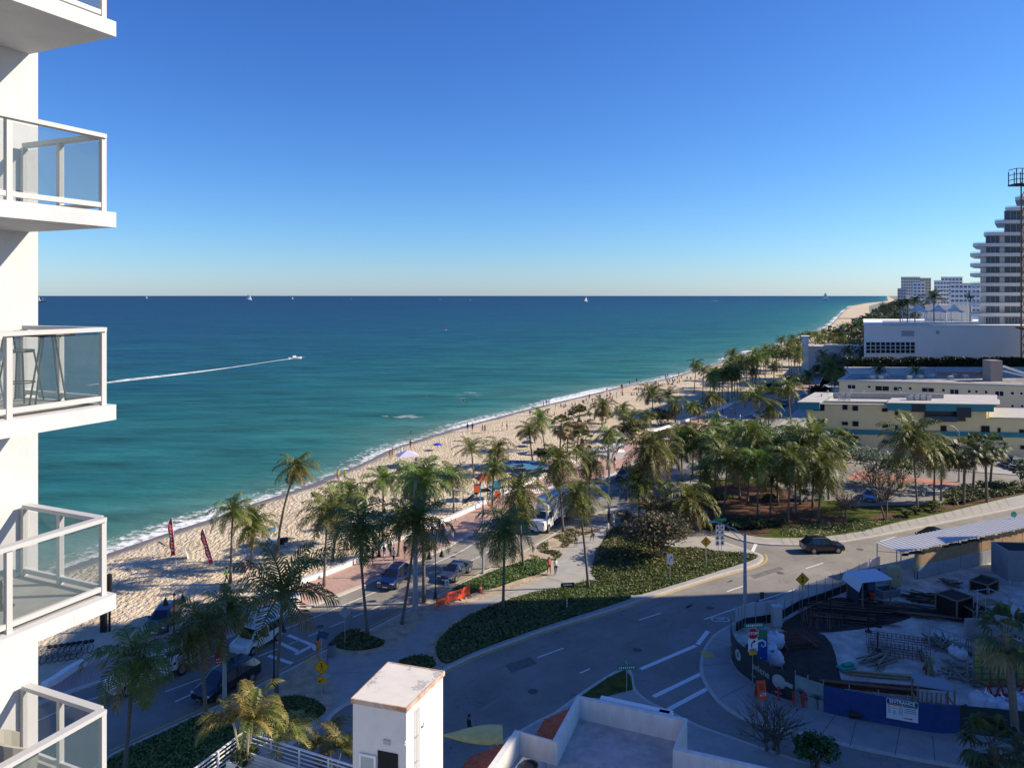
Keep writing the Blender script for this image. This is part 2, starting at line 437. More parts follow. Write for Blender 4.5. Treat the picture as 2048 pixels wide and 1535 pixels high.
# --- sea
SH = [(-300, 1290), (-100, 1215), (75, 1150), (205, 1106), (345, 1058), (440, 1028), (520, 999), (597, 974), (717, 926), (766, 902), (825, 881), (880, 864), (940, 847), (1020, 826), (1100, 806), (1173, 789), (1244, 772), (1312, 760), (1376, 744), (1442, 723), (1500, 703), (1560, 689), (1615, 670), (1640, 659), (1660, 648), (1672, 636), (1686, 622), (1702, 612), (1730, 606.5), (1758, 603.6), (1775, 601.5)]
shore = [(p.x, p.y) for p in W(SH, -.3)]
shore = cr(shore[:24], 8)[:-1] + shore[23:]
shore = [(shore[0][0] - 400, shore[0][1] - 420)] + shore + [(shore[-1][0] + 30000, shore[-1][1] + 60000)]
def sea_material():
    m = bpy.data.materials.new('sea_water'); nt, N, L, b = nodes_of(m)
    g = N.new('ShaderNodeNewGeometry'); at = N.new('ShaderNodeAttribute'); at.attribute_name = 'off'
    n1 = N.new('ShaderNodeTexNoise'); n1.inputs['Scale'].default_value = .02; n1.inputs['Detail'].default_value = 5
    mp = N.new('ShaderNodeMapping'); mp.inputs['Rotation'].default_value = (0, 0, -1.0); mp.inputs['Scale'].default_value = (.30, 1.0, 1)
    L.new(g.outputs['Position'], mp.inputs['Vector']); L.new(mp.outputs[0], n1.inputs['Vector'])
    ad = N.new('ShaderNodeMath'); ad.operation = 'MULTIPLY_ADD'; ad.inputs[1].default_value = 1.3; L.new(n1.outputs['Fac'], ad.inputs[0]); L.new(at.outputs['Fac'], ad.inputs[2])
    sb = N.new('ShaderNodeMath'); sb.operation = 'SUBTRACT'; sb.inputs[1].default_value = .65; L.new(ad.outputs[0], sb.inputs[0])
    dv = N.new('ShaderNodeMath'); dv.operation = 'DIVIDE'; dv.inputs[1].default_value = 4.8; L.new(sb.outputs[0], dv.inputs[0])
    r = N.new('ShaderNodeValToRGB'); e = r.color_ramp
    st = [(0, (.20, .25, .18)), (.14, (.07, .175, .155)), (.28, (.022, .132, .128)), (.42, (.009, .090, .112)), (.52, (.006, .063, .112)), (.62, (.004, .042, .102)), (.75, (.003, .029, .084)), (1, (.003, .022, .070))]
    e.elements[0].position = 0; e.elements[0].color = (*st[0][1], 1); e.elements[1].position = 1; e.elements[1].color = (*st[-1][1], 1)
    for p_, c_ in st[1:-1]: q = e.elements.new(p_); q.color = (*c_, 1)
    L.new(dv.outputs[0], r.inputs[0]); 
    n5 = N.new('ShaderNodeTexNoise'); n5.inputs['Scale'].default_value = .11; n5.inputs['Detail'].default_value = 7; n5.inputs['Roughness'].default_value = .7; L.new(mp.outputs[0], n5.inputs['Vector'])
    mr = N.new('ShaderNodeMapRange'); mr.inputs['From Min'].default_value = .3; mr.inputs['From Max'].default_value = .7; mr.inputs['To Min'].default_value = .55; mr.inputs['To Max'].default_value = 1.5; L.new(n5.outputs['Fac'], mr.inputs[0])
    vs = N.new('ShaderNodeVectorMath'); vs.operation = 'SCALE'; L.new(r.outputs[0], vs.inputs[0]); L.new(mr.outputs[0], vs.inputs['Scale'])
    L.new(vs.outputs[0], b.inputs['Base Color'])
    b.inputs['Roughness'].default_value = .28; b.inputs['IOR'].default_value = 1.33; b.inputs['Specular IOR Level'].default_value = .07
    n2 = N.new('ShaderNodeTexNoise'); n2.inputs['Scale'].default_value = 1.1; n2.inputs['Detail'].default_value = 6; n2.inputs['Roughness'].default_value = .6; L.new(mp.outputs[0], n2.inputs['Vector'])
    n3 = N.new('ShaderNodeTexNoise'); n3.inputs['Scale'].default_value = .16; n3.inputs['Detail'].default_value = 4; L.new(mp.outputs[0], n3.inputs['Vector'])
    h = N.new('ShaderNodeMath'); h.operation = 'MULTIPLY_ADD'; h.inputs[1].default_value = 3.5; L.new(n3.outputs['Fac'], h.inputs[0]); L.new(n2.outputs['Fac'], h.inputs[2])
    bp = N.new('ShaderNodeBump'); bp.inputs['Strength'].default_value = .6; bp.inputs['Distance'].default_value = .55
    L.new(h.outputs[0], bp.inputs['Height']); L.new(bp.outputs[0], b.inputs['Normal'])
    df = N.new('ShaderNodeBsdfDiffuse'); L.new(vs.outputs[0], df.inputs['Color']); L.new(bp.outputs[0], df.inputs['Normal']); ms = N.new('ShaderNodeMixShader'); ms.inputs[0].default_value = .5
    L.new(b.outputs[0], ms.inputs[1]); L.new(df.outputs[0], ms.inputs[2]); L.new(ms.outputs[0], N['Material Output'].inputs['Surface'])
    return m
sea_m = sea_material()
OFF = [-3, 0, 1.5, 4, 9, 18, 35, 70, 130, 250, 500, 1000, 2500, 8000, 30000, 80000]
SD = Vector((-.86, .51))
me = bpy.data.meshes.new('sea'); vs = []; fs = []; av = []
for p in shore:
    for o_ in OFF:
        vs.append((p[0] + SD.x * o_, p[1] + SD.y * o_, -.30)); av.append(math.log10(1 + max(0, o_)))
k = len(OFF)
for i in range(len(shore) - 1):
    for j in range(k - 1): fs.append((i * k + j, (i + 1) * k + j, (i + 1) * k + j + 1, i * k + j + 1))
me.from_pydata(vs, [], fs); me.materials.append(sea_m)
a = me.attributes.new('off', 'FLOAT', 'POINT'); a.data.foreach_set('value', av)
tag(put('sea', me), kind='structure')
# --- beach strips along the shore
BO = [(8, -1.0), (0, -.32), (-1.5, -.22), (-3, -.13), (-6, 0.0), (-10, .0), (-45, 0)]
me = bpy.data.meshes.new('beach'); vs = []; fs = []; av = []
for p in shore:
    for o_, z in BO: vs.append((p[0] + SD.x * o_, p[1] + SD.y * o_, z)); av.append(-o_)
k = len(BO)
for i in range(len(shore) - 1):
    for j in range(k - 1): fs.append((i * k + j, i * k + j + 1, (i + 1) * k + j + 1, (i + 1) * k + j))
me.from_pydata(vs, [], fs); me.materials.append(sand)
a = me.attributes.new('off', 'FLOAT', 'POINT'); a.data.foreach_set('value', av)
tag(put('beach', me), kind='structure')
b = MB(); inl = [(p[0] - SD.x * 25, p[1] - SD.y * 25, -.03) for p in shore]
for i in range(len(inl) - 1):
    q0, q1 = inl[i], inl[i + 1]
    b.quad(q0, (q0[0] + 60000, q0[1] - 15000, -.03), (q1[0] + 60000, q1[1] - 15000, -.03), q1)
tag(b.build('ground', city), kind='structure')
# --- surf
def foam_mat(name, thr, scale, c=(.80, .82, .80), st=(1, 1, 1), rot=-1.0):
    m = bpy.data.materials.new(name); nt, N, L, b = nodes_of(m)
    g = N.new('ShaderNodeNewGeometry'); mp = N.new('ShaderNodeMapping'); mp.inputs['Rotation'].default_value = (0, 0, rot); mp.inputs['Scale'].default_value = st
    L.new(g.outputs['Position'], mp.inputs['Vector'])
    n = N.new('ShaderNodeTexNoise'); n.inputs['Scale'].default_value = scale; n.inputs['Detail'].default_value = 7; n.inputs['Roughness'].default_value = .7; L.new(mp.outputs[0], n.inputs['Vector'])
    at = N.new('ShaderNodeAttribute'); at.attribute_name = 'w'
    m1 = N.new('ShaderNodeMath'); m1.operation = 'ADD'; L.new(n.outputs['Fac'], m1.inputs[0]); L.new(at.outputs['Fac'], m1.inputs[1])
    mr = N.new('ShaderNodeMapRange'); mr.inputs['From Min'].default_value = thr - .08; mr.inputs['From Max'].default_value = thr + .10; L.new(m1.outputs[0], mr.inputs[0])
    L.new(mr.outputs[0], b.inputs['Alpha']); b.inputs['Base Color'].default_value = (*c, 1); b.inputs['Roughness'].default_value = .8
    return m
foam_m = foam_mat('surf_foam', 1.0, 1.1)
def foam_band(name, pts, prof, z, mat_, kind='stuff'):
    """prof: list of (offset seaward, weight)"""
    vs = []; fs = []; av = []; k = len(prof); n = len(pts)
    for i, p in enumerate(pts):
        ww = .75 + .35 * noise.noise(Vector((p[0] * .03, p[1] * .03, 3.)))* 2
        for o_, wt in prof:
            vs.append((p[0] + SD.x * o_, p[1] + SD.y * o_, z)); e = min(1, i / 3, (n - 1 - i) / 3)
            av.append(wt * min(1, ww) * e - (1 - e) * .3)
    for i in range(n - 1):
        for j in range(k - 1): fs.append((i * k + j, (i + 1) * k + j, (i + 1) * k + j + 1, i * k + j + 1))
    me = bpy.data.meshes.new(name); me.from_pydata(vs, [], fs); me.materials.append(mat_)
    a = me.attributes.new('w', 'FLOAT', 'POINT'); a.data.foreach_set('value', av)
    o = put(name, me); o['kind'] = kind; return o
dense = cr(shore[1:-3], 4)
foam_band('shore_foam', dense, [(-1.3, -.2), (-.8, .75), (.3, .72), (1.4, .55), (2.8, .60), (4.2, .42), (5.5, .25), (9, -.3)], -.21, foam_m)
bk = foam_mat('breaker_foam', 1.0, .55, st=(.35, 1, 1))
for (pp, wd) in (([(775, 834), (810, 834), (850, 829)], 8), ([(905, 806), (935, 792), (965, 780)], 9), ([(830, 822), (860, 821), (890, 814), (916, 805)], 17), ([(935, 790), (955, 784)], 4), ([(955, 844), (985, 835), (1026, 820)], 4), ([(1150, 789), (1190, 780), (1250, 768)], 2.5), ([(1330, 752), (1372, 742)], 3)):
    q = cr([(p.x, p.y) for p in W(pp, -.27)], 6)
    foam_band('breaking_wave', q, [(-wd, -.1), (-wd * .5, .50), (0, .64), (wd * .5, .54), (wd, -.1)], -.262, bk)
# gentle swell crests as real low ridges near the shore
# boat wake
q = cr([(p.x, p.y) for p in W([(606, 714.5), (560, 720), (500, 729), (430, 739), (340, 750), (205, 765)], -.27)], 8)
vs = []; fs = []; av = []
for i, p in enumerate(q):
    t = i / (len(q) - 1); hw = 2.0 + 6.5 * t
    for s_, wt in ((-1.3, -.4), (-1., .72 - .25 * t), (-.5, .45 - .2 * t), (0, .55 - .2 * t), (.5, .45 - .2 * t), (1., .72 - .25 * t), (1.3, -.4)):
        vs.append((p[0] + .15 * s_ * hw, p[1] + s_ * hw, -.26)); av.append(wt)
for i in range(len(q) - 1):
    for j in range(6): fs.append((i * 7 + j, (i + 1) * 7 + j, (i + 1) * 7 + j + 1, i * 7 + j + 1))
me = bpy.data.meshes.new('wake'); me.from_pydata(vs, [], fs); me.materials.append(foam_mat('wake_foam', .76, .35))
a = me.attributes.new('w', 'FLOAT', 'POINT'); a.data.foreach_set('value', av)
tag(put('boat_wake', me), kind='stuff')

# --- promenade kerb line, beach road
KL = [(-250, 1560), (75, 1412), (215, 1362), (380, 1305), (500, 1262), (566, 1237), (640, 1208), (700, 1184), (765, 1157), (839, 1121), (893, 1097), (927, 1078), (985, 1052), (1050, 1025), (1115, 997), (1181, 970), (1247, 940), (1340, 897), (1430, 856), (1500, 829), (1600, 791), (1680, 757), (1730, 725), (1752, 690), (1765, 660), (1770, 640)]
kerbw = cr([(p.x, p.y) for p in W(KL)], 5)
right = []
for i, p in enumerate(kerbw):
    t = min(1, max(0, (p[1] - 80) / 60)); right.append(7.4 + 1.6 * t)
A_ = [offs(kerbw, right[i])[i] for i in range(len(kerbw))]
# one asphalt field under the kerbed islands, reaching from the promenade kerb eastwards
road_poly = kerbw + [(2600, 1500), (400, 30), (40, 25), (-60, 20)]
fill('road', kerbw + [(kerbw[-1][0] + 500, kerbw[-1][1]), (500, 160), (300, 20), (-80, 20)], .012, asphalt)
# promenade
SW = [(-350, 1530), (-60, 1440), (95, 1380), (160, 1340), (250, 1300), (340, 1262), (400, 1243), (450, 1222), (520, 1207), (560, 1190), (600, 1172), (650, 1154), (700, 1134), (745, 1110), (800, 1083), (840, 1066), (900, 1042), (945, 1022), (985, 1002), (1060, 968), (1120, 940), (1200, 905), (1300, 868), (1370, 845), (1442, 820), (1475, 806), (1530, 788), (1600, 763), (1660, 738), (1705, 712), (1728, 690), (1742, 664), (1752, 640)]
wallw = cr([(p.x, p.y) for p in W(SW)], 6)
pr = kerbw + wallw[::-1]
slab('promenade', pr, brick, .13, kerb=False)
b = MB(); strip(b, kerbw, -.03, -.45, .136)
for i in range(len(kerbw) - 1):
    a0, a1 = offs(kerbw, .02)[i], offs(kerbw, .02)[i + 1]
    b.quad((a0[0], a0[1], -.02), (a1[0], a1[1], -.02), (a1[0], a1[1], .136), (a0[0], a0[1], .136))
    c0, c1 = offs(kerbw, -.03)[i], offs(kerbw, -.03)[i + 1]
    b.quad((a0[0], a0[1], .136), (a1[0], a1[1], .136), (c1[0], c1[1], .136), (c0[0], c0[1], .136))
tag(b.build('kerb', kerb_mat), kind='structure')
# low white wave wall, in lengths with gaps
def wave_wall(i0, i1, label, h=.62, wd=.75):
    pts = wallw[i0:i1]; n = len(pts)
    if n < 2: return
    b = MB(); L_ = offs(pts, -wd); R_ = offs(pts, 0)
    for i in range(n - 1):
        z0 = h
        b.add([(R_[i][0], R_[i][1], 0), (R_[i + 1][0], R_[i + 1][1], 0), (R_[i + 1][0], R_[i + 1][1], z0), (R_[i][0], R_[i][1], z0),
               (L_[i][0], L_[i][1], z0 * .75), (L_[i + 1][0], L_[i + 1][1], z0 * .75), (L_[i][0], L_[i][1], -.1), (L_[i + 1][0], L_[i + 1][1], -.1)],
              [(0, 1, 2, 3), (3, 2, 5, 4), (4, 5, 7, 6)])
    for e in (0, n - 1): b.add([(R_[e][0], R_[e][1], 0), (R_[e][0], R_[e][1], h), (L_[e][0], L_[e][1], h * .75), (L_[e][0], L_[e][1], -.1)], [(0, 1, 2, 3)])
    tag(b.build('beach_wall', white_paint), label, 'low wall', 'low white walls between promenade and sand')
def widx(x): # index of the wall point seen nearest to image column x
    return min(range(len(wallw)), key=lambda i: abs(1024 + wallw[i][0] / wallw[i][1] * F - x) if wallw[i][1] > 1 else 1e9)
for x0, x1, lb in ((90, 168, 'short shaded white wall behind the row of rental bikes'), (580, 742, 'white wall beside the palm-shaded promenade where a person sits, ending in steps'),
                   (765, 975, 'white wall running behind the strolling group and the parked bicycle'), (1000, 1130, 'white wall beyond the box truck, past the playground'),
                   (1150, 1235, 'white wall behind the brown fan palms'), (1300, 1480, 'white wall at the curve beneath the small lit palms'), (1495, 1700, 'far shaded white wall by the distant palms')):
    wave_wall(widx(x0), widx(x1) + 1, lb)
# curled white wave wall end beside the near promenade
c = P(515, 1218); b = MB()
pts = []
for t in range(22):
    a_ = -2.6 + t * .21; rr = 2.3 + .06 * t
    pts.append((c.x + math.cos(a_) * rr * 1.25, c.y + math.sin(a_) * rr * .9))
for i in range(len(pts) - 1):
    for dz in (0,):
        o2 = offs(pts, -.5)
        z0 = .35 + .9 * math.sin(PI * i / 21); z1 = .35 + .9 * math.sin(PI * (i + 1) / 21)
        b.add([(*pts[i], 0), (*pts[i + 1], 0), (*pts[i + 1], z1), (*pts[i], z0), (*o2[i], z0), (*o2[i + 1], z1), (*o2[i], 0), (*o2[i + 1], 0)], [(0, 1, 2, 3), (3, 2, 5, 4), (4, 5, 7, 6)])
tag(b.build('curled_wall', white_paint), 'curled white wave-shaped wall at the end of the promenade by the sand', 'wall')

# --- islands
LN = cr([(225, 1505), (350, 1447), (450, 1402), (525, 1364), (600, 1325), (660, 1294), (739, 1258), (827, 1213), (885, 1184), (960, 1146), (1069, 1089), (1118, 1060), (1174, 1033), (1215, 1018)], 5)
I1 = LN + cr([(1250, 1012), (1300, 1022), (1350, 1046), (1440, 1080), (1500, 1100), (1524, 1110), (1522, 1122), (1500, 1133), (1440, 1149), (1300, 1193), (1240, 1214), (1100, 1256), (1020, 1284), (940, 1314), (872, 1346), (800, 1372), (745, 1392)], 5)
I1b = [(715, 1400), (690, 1408), (668, 1424), (650, 1446), (600, 1475), (560, 1500), (500, 1600), (100, 1600)]
slab('traffic_island', W(I1 + I1b, .13), concrete)
b = MB(); yl = [(p.x, p.y) for p in W(I1[len(LN) + 24:len(LN) + 85], .016)]
strip(b, yl, -.35, -.50, .018)
yl2 = [(p.x, p.y) for p in W(LN[:-2], .016)]
strip(b, yl2, -.30, -.42, .018)
for a_, c_ in (((663, 1297), (700, 1278)), ((612, 1325), (640, 1311))):
    s0 = P(*a_, .14); s1 = P(*c_, .14); b.bar((s0.x, s0.y, .135), (s1.x, s1.y, .135), .7, .02)
tag(b.build('yellow_edge_line', line_yellow), kind='structure')
# --- white markings
b = MB()
strip(b, kerbw[:95], 1.85, 1.97, .018)
for i in range(10, 95): 
    if i % 3 != 2: 
        strip(b, kerbw[i:i + 2], 4.6, 4.72, .018)
def pl(p0, p1, wd=.14, z=.018):
    a0 = P(*p0, z); a1 = P(*p1, z); strip(b, [(a0.x, a0.y), (a1.x, a1.y)], -wd / 2, wd / 2, z)
for p0, p1 in (((1075, 1314), (1127, 1295)), ((1278, 1239), (1322, 1225)), ((1454, 1182), (1490, 1170)), ((1611, 1136), (1646, 1125)), ((1160, 1345), (1180, 1336)), ((1760, 1082), (1790, 1073)), ((1408, 1238), (1500, 1206)), ((1500, 1206), (1655, 1158))): pl(p0, p1)
for p0, p1 in (((1281, 1337), (1392, 1290)), ((1395, 1288), (1416, 1261)), ((1307, 1392), (1403, 1346)), ((1336, 1418), (1420, 1373)), ((591, 1308), (622, 1291)), ((576, 1269), (625, 1289)), ((550, 1280), (598, 1303)), ((537, 1310), (588, 1327)), ((625, 1289), (632, 1299)), ((1500, 1112), (1512, 1087)), ((640, 1420), (700, 1393))): pl(p0, p1, .38)
pl((350, 1402), (395, 1382), .16); pl((470, 1345), (500, 1330), .16)
# bicycle symbol outline

for cx in (1433, 1449):
    c = P(cx, 1238, .018)
    rg = [(c.x + .42 * math.cos(t * PI / 6), c.y + .42 * math.sin(t * PI / 6)) for t in range(12)]
    strip(b, rg, -.05, .05, .018, True)
pl((1433, 1238), (1449, 1238), .08); pl((1438, 1233), (1449, 1238), .08)
tag(b.build('road_marking', line_white), kind='structure')
# park island with broad pale sidewalk
I2low = cr([(1396, 1047), (1430, 1060), (1475, 1077), (1530, 1087), (1600, 1089), (1660, 1086), (1720, 1077), (1800, 1062), (1900, 1042), (2048, 1012), (2300, 960)], 5)
I2up = [(2400, 930), (2048, 968), (1980, 962), (1900, 972), (1850, 985), (1700, 975), (1640, 955), (1500, 940), (1440, 935), (1390, 955), (1330, 985), (1340, 1015), (1370, 1035)]
slab('park_sidewalk', W(I2low + I2up, .13), concrete)
I2in = cr([(1345, 1010), (1400, 1035), (1440, 1052), (1480, 1066), (1530, 1074), (1600, 1075), (1660, 1071), (1720, 1062), (1800, 1043), (1900, 1022), (2048, 988), (2300, 940)], 5)
LW = [(p.x, p.y) for p in W(I2in + [(2300, 932), (2060, 972), (1970, 970), (1900, 985), (1860, 1000), (1640, 1000), (1600, 985), (1500, 955), (1400, 960)], .13)]
fill('park_lawn', LW, .140, lawn_m)
# mulch bed sheets
for i, pg in enumerate(([(1400, 985), (1460, 965), (1560, 975), (1640, 1010), (1625, 1045), (1550, 1052), (1530, 1070), (1480, 1066), (1440, 1050), (1395, 1030)], [(1625, 1035), (1660, 1028), (1690, 1040), (1665, 1052)], [(1740, 1035), (1775, 1025), (1800, 1032), (1780, 1042)],
                        [(1860, 1022), (1900, 1005), (2000, 992), (2048, 980), (2048, 986), (1900, 1018)])):
    fill('mulch_bed', W(cr(pg, 3, True), .14), .146 + i * .002, mulch)
# parking area inside the park and street north of it
fill('parking_area', W([(1560, 975), (1640, 990), (1700, 1012), (1880, 1008), (1900, 985), (1700, 968), (1600, 955)], .14), .156, asphalt)
# block of the buildings
I3 = W([(1380, 925), (1440, 912), (1560, 905), (1690, 924), (1850, 935), (2048, 950), (2500, 965)], .13) + [Vector((220, 300, 0)), Vector((126, 300, 0)), Vector((98, 240, 0)), Vector((78, 200, 0)), Vector((60, 168, 0))]
slab('block_pavement', I3, concrete)
b = MB(); q = W([(1690, 958), (1700, 944), (2000, 985), (1960, 992), (1900, 972)], .02)
fill('brick_crossing', W([(1690, 958), (1720, 940), (1900, 962), (1960, 980), (1860, 968)], .016), .020, brick_pave('crossing_brick', (.45, .19, .12), (.5, .23, .15), 1.5))
# --- construction lot pavement
KO = cr([(2300, 1006), (2048, 1062), (1900, 1095), (1760, 1133), (1650, 1172), (1548, 1207), (1500, 1226), (1466, 1245), (1425, 1271), (1403, 1309), (1403, 1350), (1432, 1397), (1479, 1432), (1540, 1452), (1602, 1466), (1716, 1494), (1811, 1513), (1938, 1536), (2300, 1600)], 5)
slab('corner_sidewalk', W(KO, .13) + [Vector((75, 40, 0))], concrete)
FL = [(1471, 1262), (1462, 1290), (1463, 1315), (1476, 1340), (1504, 1362), (1539, 1386), (1590, 1404), (1647, 1424), (1757, 1446), (1868, 1465), (1919, 1467), (2048, 1480), (2300, 1510)]
site = W([(2300, 1040), (2048, 1085), (1880, 1115), (1780, 1145), (1695, 1181), (1599, 1216), (1553, 1243), (1500, 1250)] + FL, .13)
fill('construction_ground', site, .140, site_sand)
for i, pg in enumerate(([(1560, 1250), (1640, 1205), (1700, 1195), (1820, 1225), (1790, 1245), (1700, 1260), (1600, 1265)], [(1480, 1300), (1560, 1265), (1650, 1270), (1680, 1350), (1690, 1420), (1600, 1400), (1510, 1360)], [(1690, 1400), (1850, 1420), (1980, 1400), (1970, 1440), (1850, 1450), (1700, 1430)])):
    fill('dark_soil', W(cr(pg, 4, True), .14), .147 + i * .002, mk('dark_site_soil', (.05, .032, .024), .95, var=.4, scale=1.5, bump=2, bscale=5, detail=8))
# corner tactile pad and joints
b = MB(); c = P(1415, 1308, .14); b.box((c.x, c.y, .145), (.9, 1.1, .02)); tag(b.build('tactile_pad', line_yellow), kind='structure')
# pavement beside the tile-roofed building
I5 = W(cr([(890, 1560), (1000, 1484), (1070, 1442), (1110, 1422), (1165, 1382), (1215, 1350), (1250, 1333), (1264, 1345), (1272, 1378), (1300, 1402)], 4) + [(1400, 1450), (1600, 1520), (1900, 1590), (1900, 1700), (890, 1700)], .13)
slab('building_pavement', I5, concrete)
fill('grass_verge', W([(1160, 1392), (1215, 1354), (1250, 1338), (1262, 1352), (1266, 1378), (1200, 1395)], .14), .142, lawn_m)
b = MB()
def jl(p0, p1, z=.138):
    a0 = P(*p0, z); a1 = P(*p1, z); strip(b, [(a0.x, a0.y), (a1.x, a1.y)], -.02, .02, z)
joint = mk('pavement_joint', (.10, .09, .085), .9)
for p0, p1 in (((700, 1298), (800, 1300)), ((655, 1345), (655, 1290)), ((655, 1345), (720, 1344)), ((985, 1200), (1040, 1178)), ((1000, 1185), (1045, 1205)), ((1080, 1150), (1130, 1165)), ((1420, 1275), (1470, 1285)), ((1405, 1330), (1462, 1325)), ((1440, 1395), (1490, 1370)), ((1500, 1435), (1545, 1400)), ((1560, 1455), (1600, 1415)), ((1640, 1472), (1670, 1430)), ((1700, 1490), (1712, 1442)), ((1790, 1508), (1800, 1455)), ((1870, 1520), (1865, 1470)), ((1950, 1537), (1940, 1475))): jl(p0, p1)
for t in range(26):
    x = 1560 + t * 18; y0 = 1074 - max(0, (x - 1640)) * .21; jl((x, y0), (x + 9, y0 + 15))
tag(b.build('pavement_joint', joint), kind='structure')

# --- sandy ground and planting beds on the traffic island
for i, pg in enumerate(([(668, 1300), (740, 1262), (827, 1217), (880, 1190), (900, 1200), (860, 1225), (830, 1255), (790, 1290), (730, 1312), (690, 1310)],
                        [(885, 1188), (960, 1150), (1069, 1094), (1118, 1066), (1174, 1040), (1190, 1060), (1150, 1085), (1110, 1110), (1100, 1150), (1010, 1182), (930, 1205)],
                        [(1174, 1040), (1215, 1024), (1320, 1035), (1380, 1062), (1300, 1062), (1230, 1045)],
                        [(540, 1392), (600, 1330), (640, 1316), (660, 1350), (660, 1420), (560, 1440)],
                        [(868, 1335), (850, 1300), (880, 1262), (950, 1218), (965, 1225), (900, 1280), (890, 1330)],
                        [(1185, 1108), (1210, 1078), (1260, 1052), (1300, 1060), (1240, 1080), (1200, 1120)])):
    fill('sandy_bed', W(cr(pg, 4, True), .13), .139 + i * .0015, sandy)
leafcols = [(.075, .11, .028), (.10, .14, .035), (.065, .095, .025), (.15, .18, .06), (.085, .12, .035)]
def bed(name, pg, z0=.15, dens=26, size=.12, h=.18, cols=leafcols, mat2=None, seed=1, thresh=-1.):
    """leafy ground cover scattered over a polygon"""
    rs = random.Random(seed)
    w_ = [(p.x, p.y) for p in W(cr(pg, 4, True), .14)]
    fill(name + '_soil', w_, z0 - .001 * (seed % 5), cover_m if thresh < -.5 else sandy)
    xs = [p[0] for p in w_]; ys = [p[1] for p in w_]
    A = abs(area2(w_)) / 2; n = int(min(22000, A * dens * 1.7)); b = colored(); cnt = 0
    while cnt < n:
        x = rs.uniform(min(xs), max(xs)); y = rs.uniform(min(ys), max(ys)); ins = False; j = len(w_) - 1
        for i in range(len(w_)):
            if (w_[i][1] > y) != (w_[j][1] > y) and x < (w_[j][0] - w_[i][0]) * (y - w_[i][1]) / (w_[j][1] - w_[i][1]) + w_[i][0]: ins = not ins
            j = i
        if not ins: continue
        cnt += 1
        nn = noise.noise(Vector((x * .5, y * .5, seed)))
        if nn + rs.uniform(-.1, .1) < thresh: continue
        c_ = cols[min(len(cols) - 1, int((nn + .6) * 2.2) if rs.random() < .7 else rs.randrange(len(cols)))]
        f_ = rs.uniform(.75, 1.3); b.c = tuple(q * f_ for q in c_)
        hh = z0 + h * (.5 + .6 * nn) * rs.random() + .02; a = rs.uniform(0, 6.28); s = size * rs.uniform(.6, 1.3); t = rs.uniform(-.6, .6); t2 = rs.uniform(-.6, .6)
        dx, dy = math.cos(a) * s, math.sin(a) * s
        b.quad((x - dx, y - dy, hh), (x + dy * .6, y - dx * .6, hh + t * s), (x + dx, y + dy, hh + t2 * s), (x - dy * .6, y + dx * .6, hh - t * s))
    o = b.build(name, broad_leaf); o['kind'] = 'stuff'; return o
bed('ground_cover', [(872, 1300), (890, 1265), (955, 1222), (1060, 1186), (1120, 1176), (1180, 1160), (1230, 1170), (1262, 1191), (1235, 1205), (1100, 1248), (1000, 1283), (935, 1308), (890, 1326)], seed=1, dens=60)
bed('ground_cover', [(800, 1322), (830, 1310), (862, 1314), (870, 1330), (840, 1342), (805, 1338)], seed=2, dens=60)
bed('ground_cover', [(905, 1178), (960, 1152), (1060, 1118), (1098, 1122), (1090, 1142), (1040, 1158), (990, 1175), (955, 1182), (935, 1188)], seed=3, dens=60)
bed('ground_cover', [(1186, 1128), (1186, 1150), (1215, 1172), (1258, 1188), (1300, 1183), (1440, 1140), (1512, 1116), (1500, 1106), (1440, 1102), (1400, 1095), (1330, 1090), (1240, 1050), (1200, 1090)], seed=4, dens=45)
bed('ground_cover', [(668, 1292), (672, 1272), (705, 1258), (740, 1270), (768, 1280), (760, 1292), (715, 1300)], seed=6, dens=60)
bed('lawn', [(540, 1425), (560, 1395), (610, 1392), (650, 1412), (640, 1432), (590, 1455), (540, 1470)], seed=7, dens=60, size=.09, h=.12)
bed('lawn', [(215, 1535), (225, 1512), (350, 1452), (415, 1425), (450, 1440), (480, 1480), (400, 1580), (200, 1600)], seed=8, dens=60, size=.10, h=.10)
bed('ground_cover', [(1075, 1095), (1130, 1062), (1172, 1050), (1190, 1060), (1150, 1082), (1110, 1108)], seed=9, dens=50, cols=[(.10, .11, .03), (.14, .13, .05), (.06, .08, .02)], thresh=-.05)
bed('ground_cover', [(1060, 1110), (1100, 1100), (1125, 1108), (1100, 1122)], seed=10, dens=50, cols=[(.10, .11, .03), (.06, .08, .02)], thresh=-.05)
bed('ground_cover', [(1250, 1030), (1330, 1042), (1290, 1048), (1240, 1040)], seed=11, dens=30, cols=[(.10, .10, .03), (.16, .13, .06)], thresh=-.05)
fill('mulch_bed', W(cr([(1262, 1108), (1300, 1096), (1400, 1100), (1420, 1110), (1380, 1120), (1290, 1124)], 4, True), .16), .172, mulch)
for sd, pg in ((21, [(1900, 1000), (1960, 985), (2048, 975), (2048, 985), (1960, 1000), (1910, 1010)]), (22, [(1890, 985), (1960, 968), (2040, 968), (1980, 980), (1900, 996)]), (23, [(1400, 1050), (1450, 1040), (1540, 1045), (1540, 1056), (1470, 1060), (1420, 1058)])):
    bed('hedge_planting', pg, dens=30, size=.2, h=1.0, seed=sd, cols=[(.06, .085, .03), (.10, .12, .045), (.04, .06, .02)])
bed('lawn', [(1560, 1068), (1580, 1052), (1660, 1045), (1740, 1040), (1800, 1030), (1800, 1040), (1700, 1062), (1620, 1073)], seed=24, dens=25, size=.14, h=.1, cols=[(.07, .10, .02), (.15, .17, .05), (.25, .25, .12)])

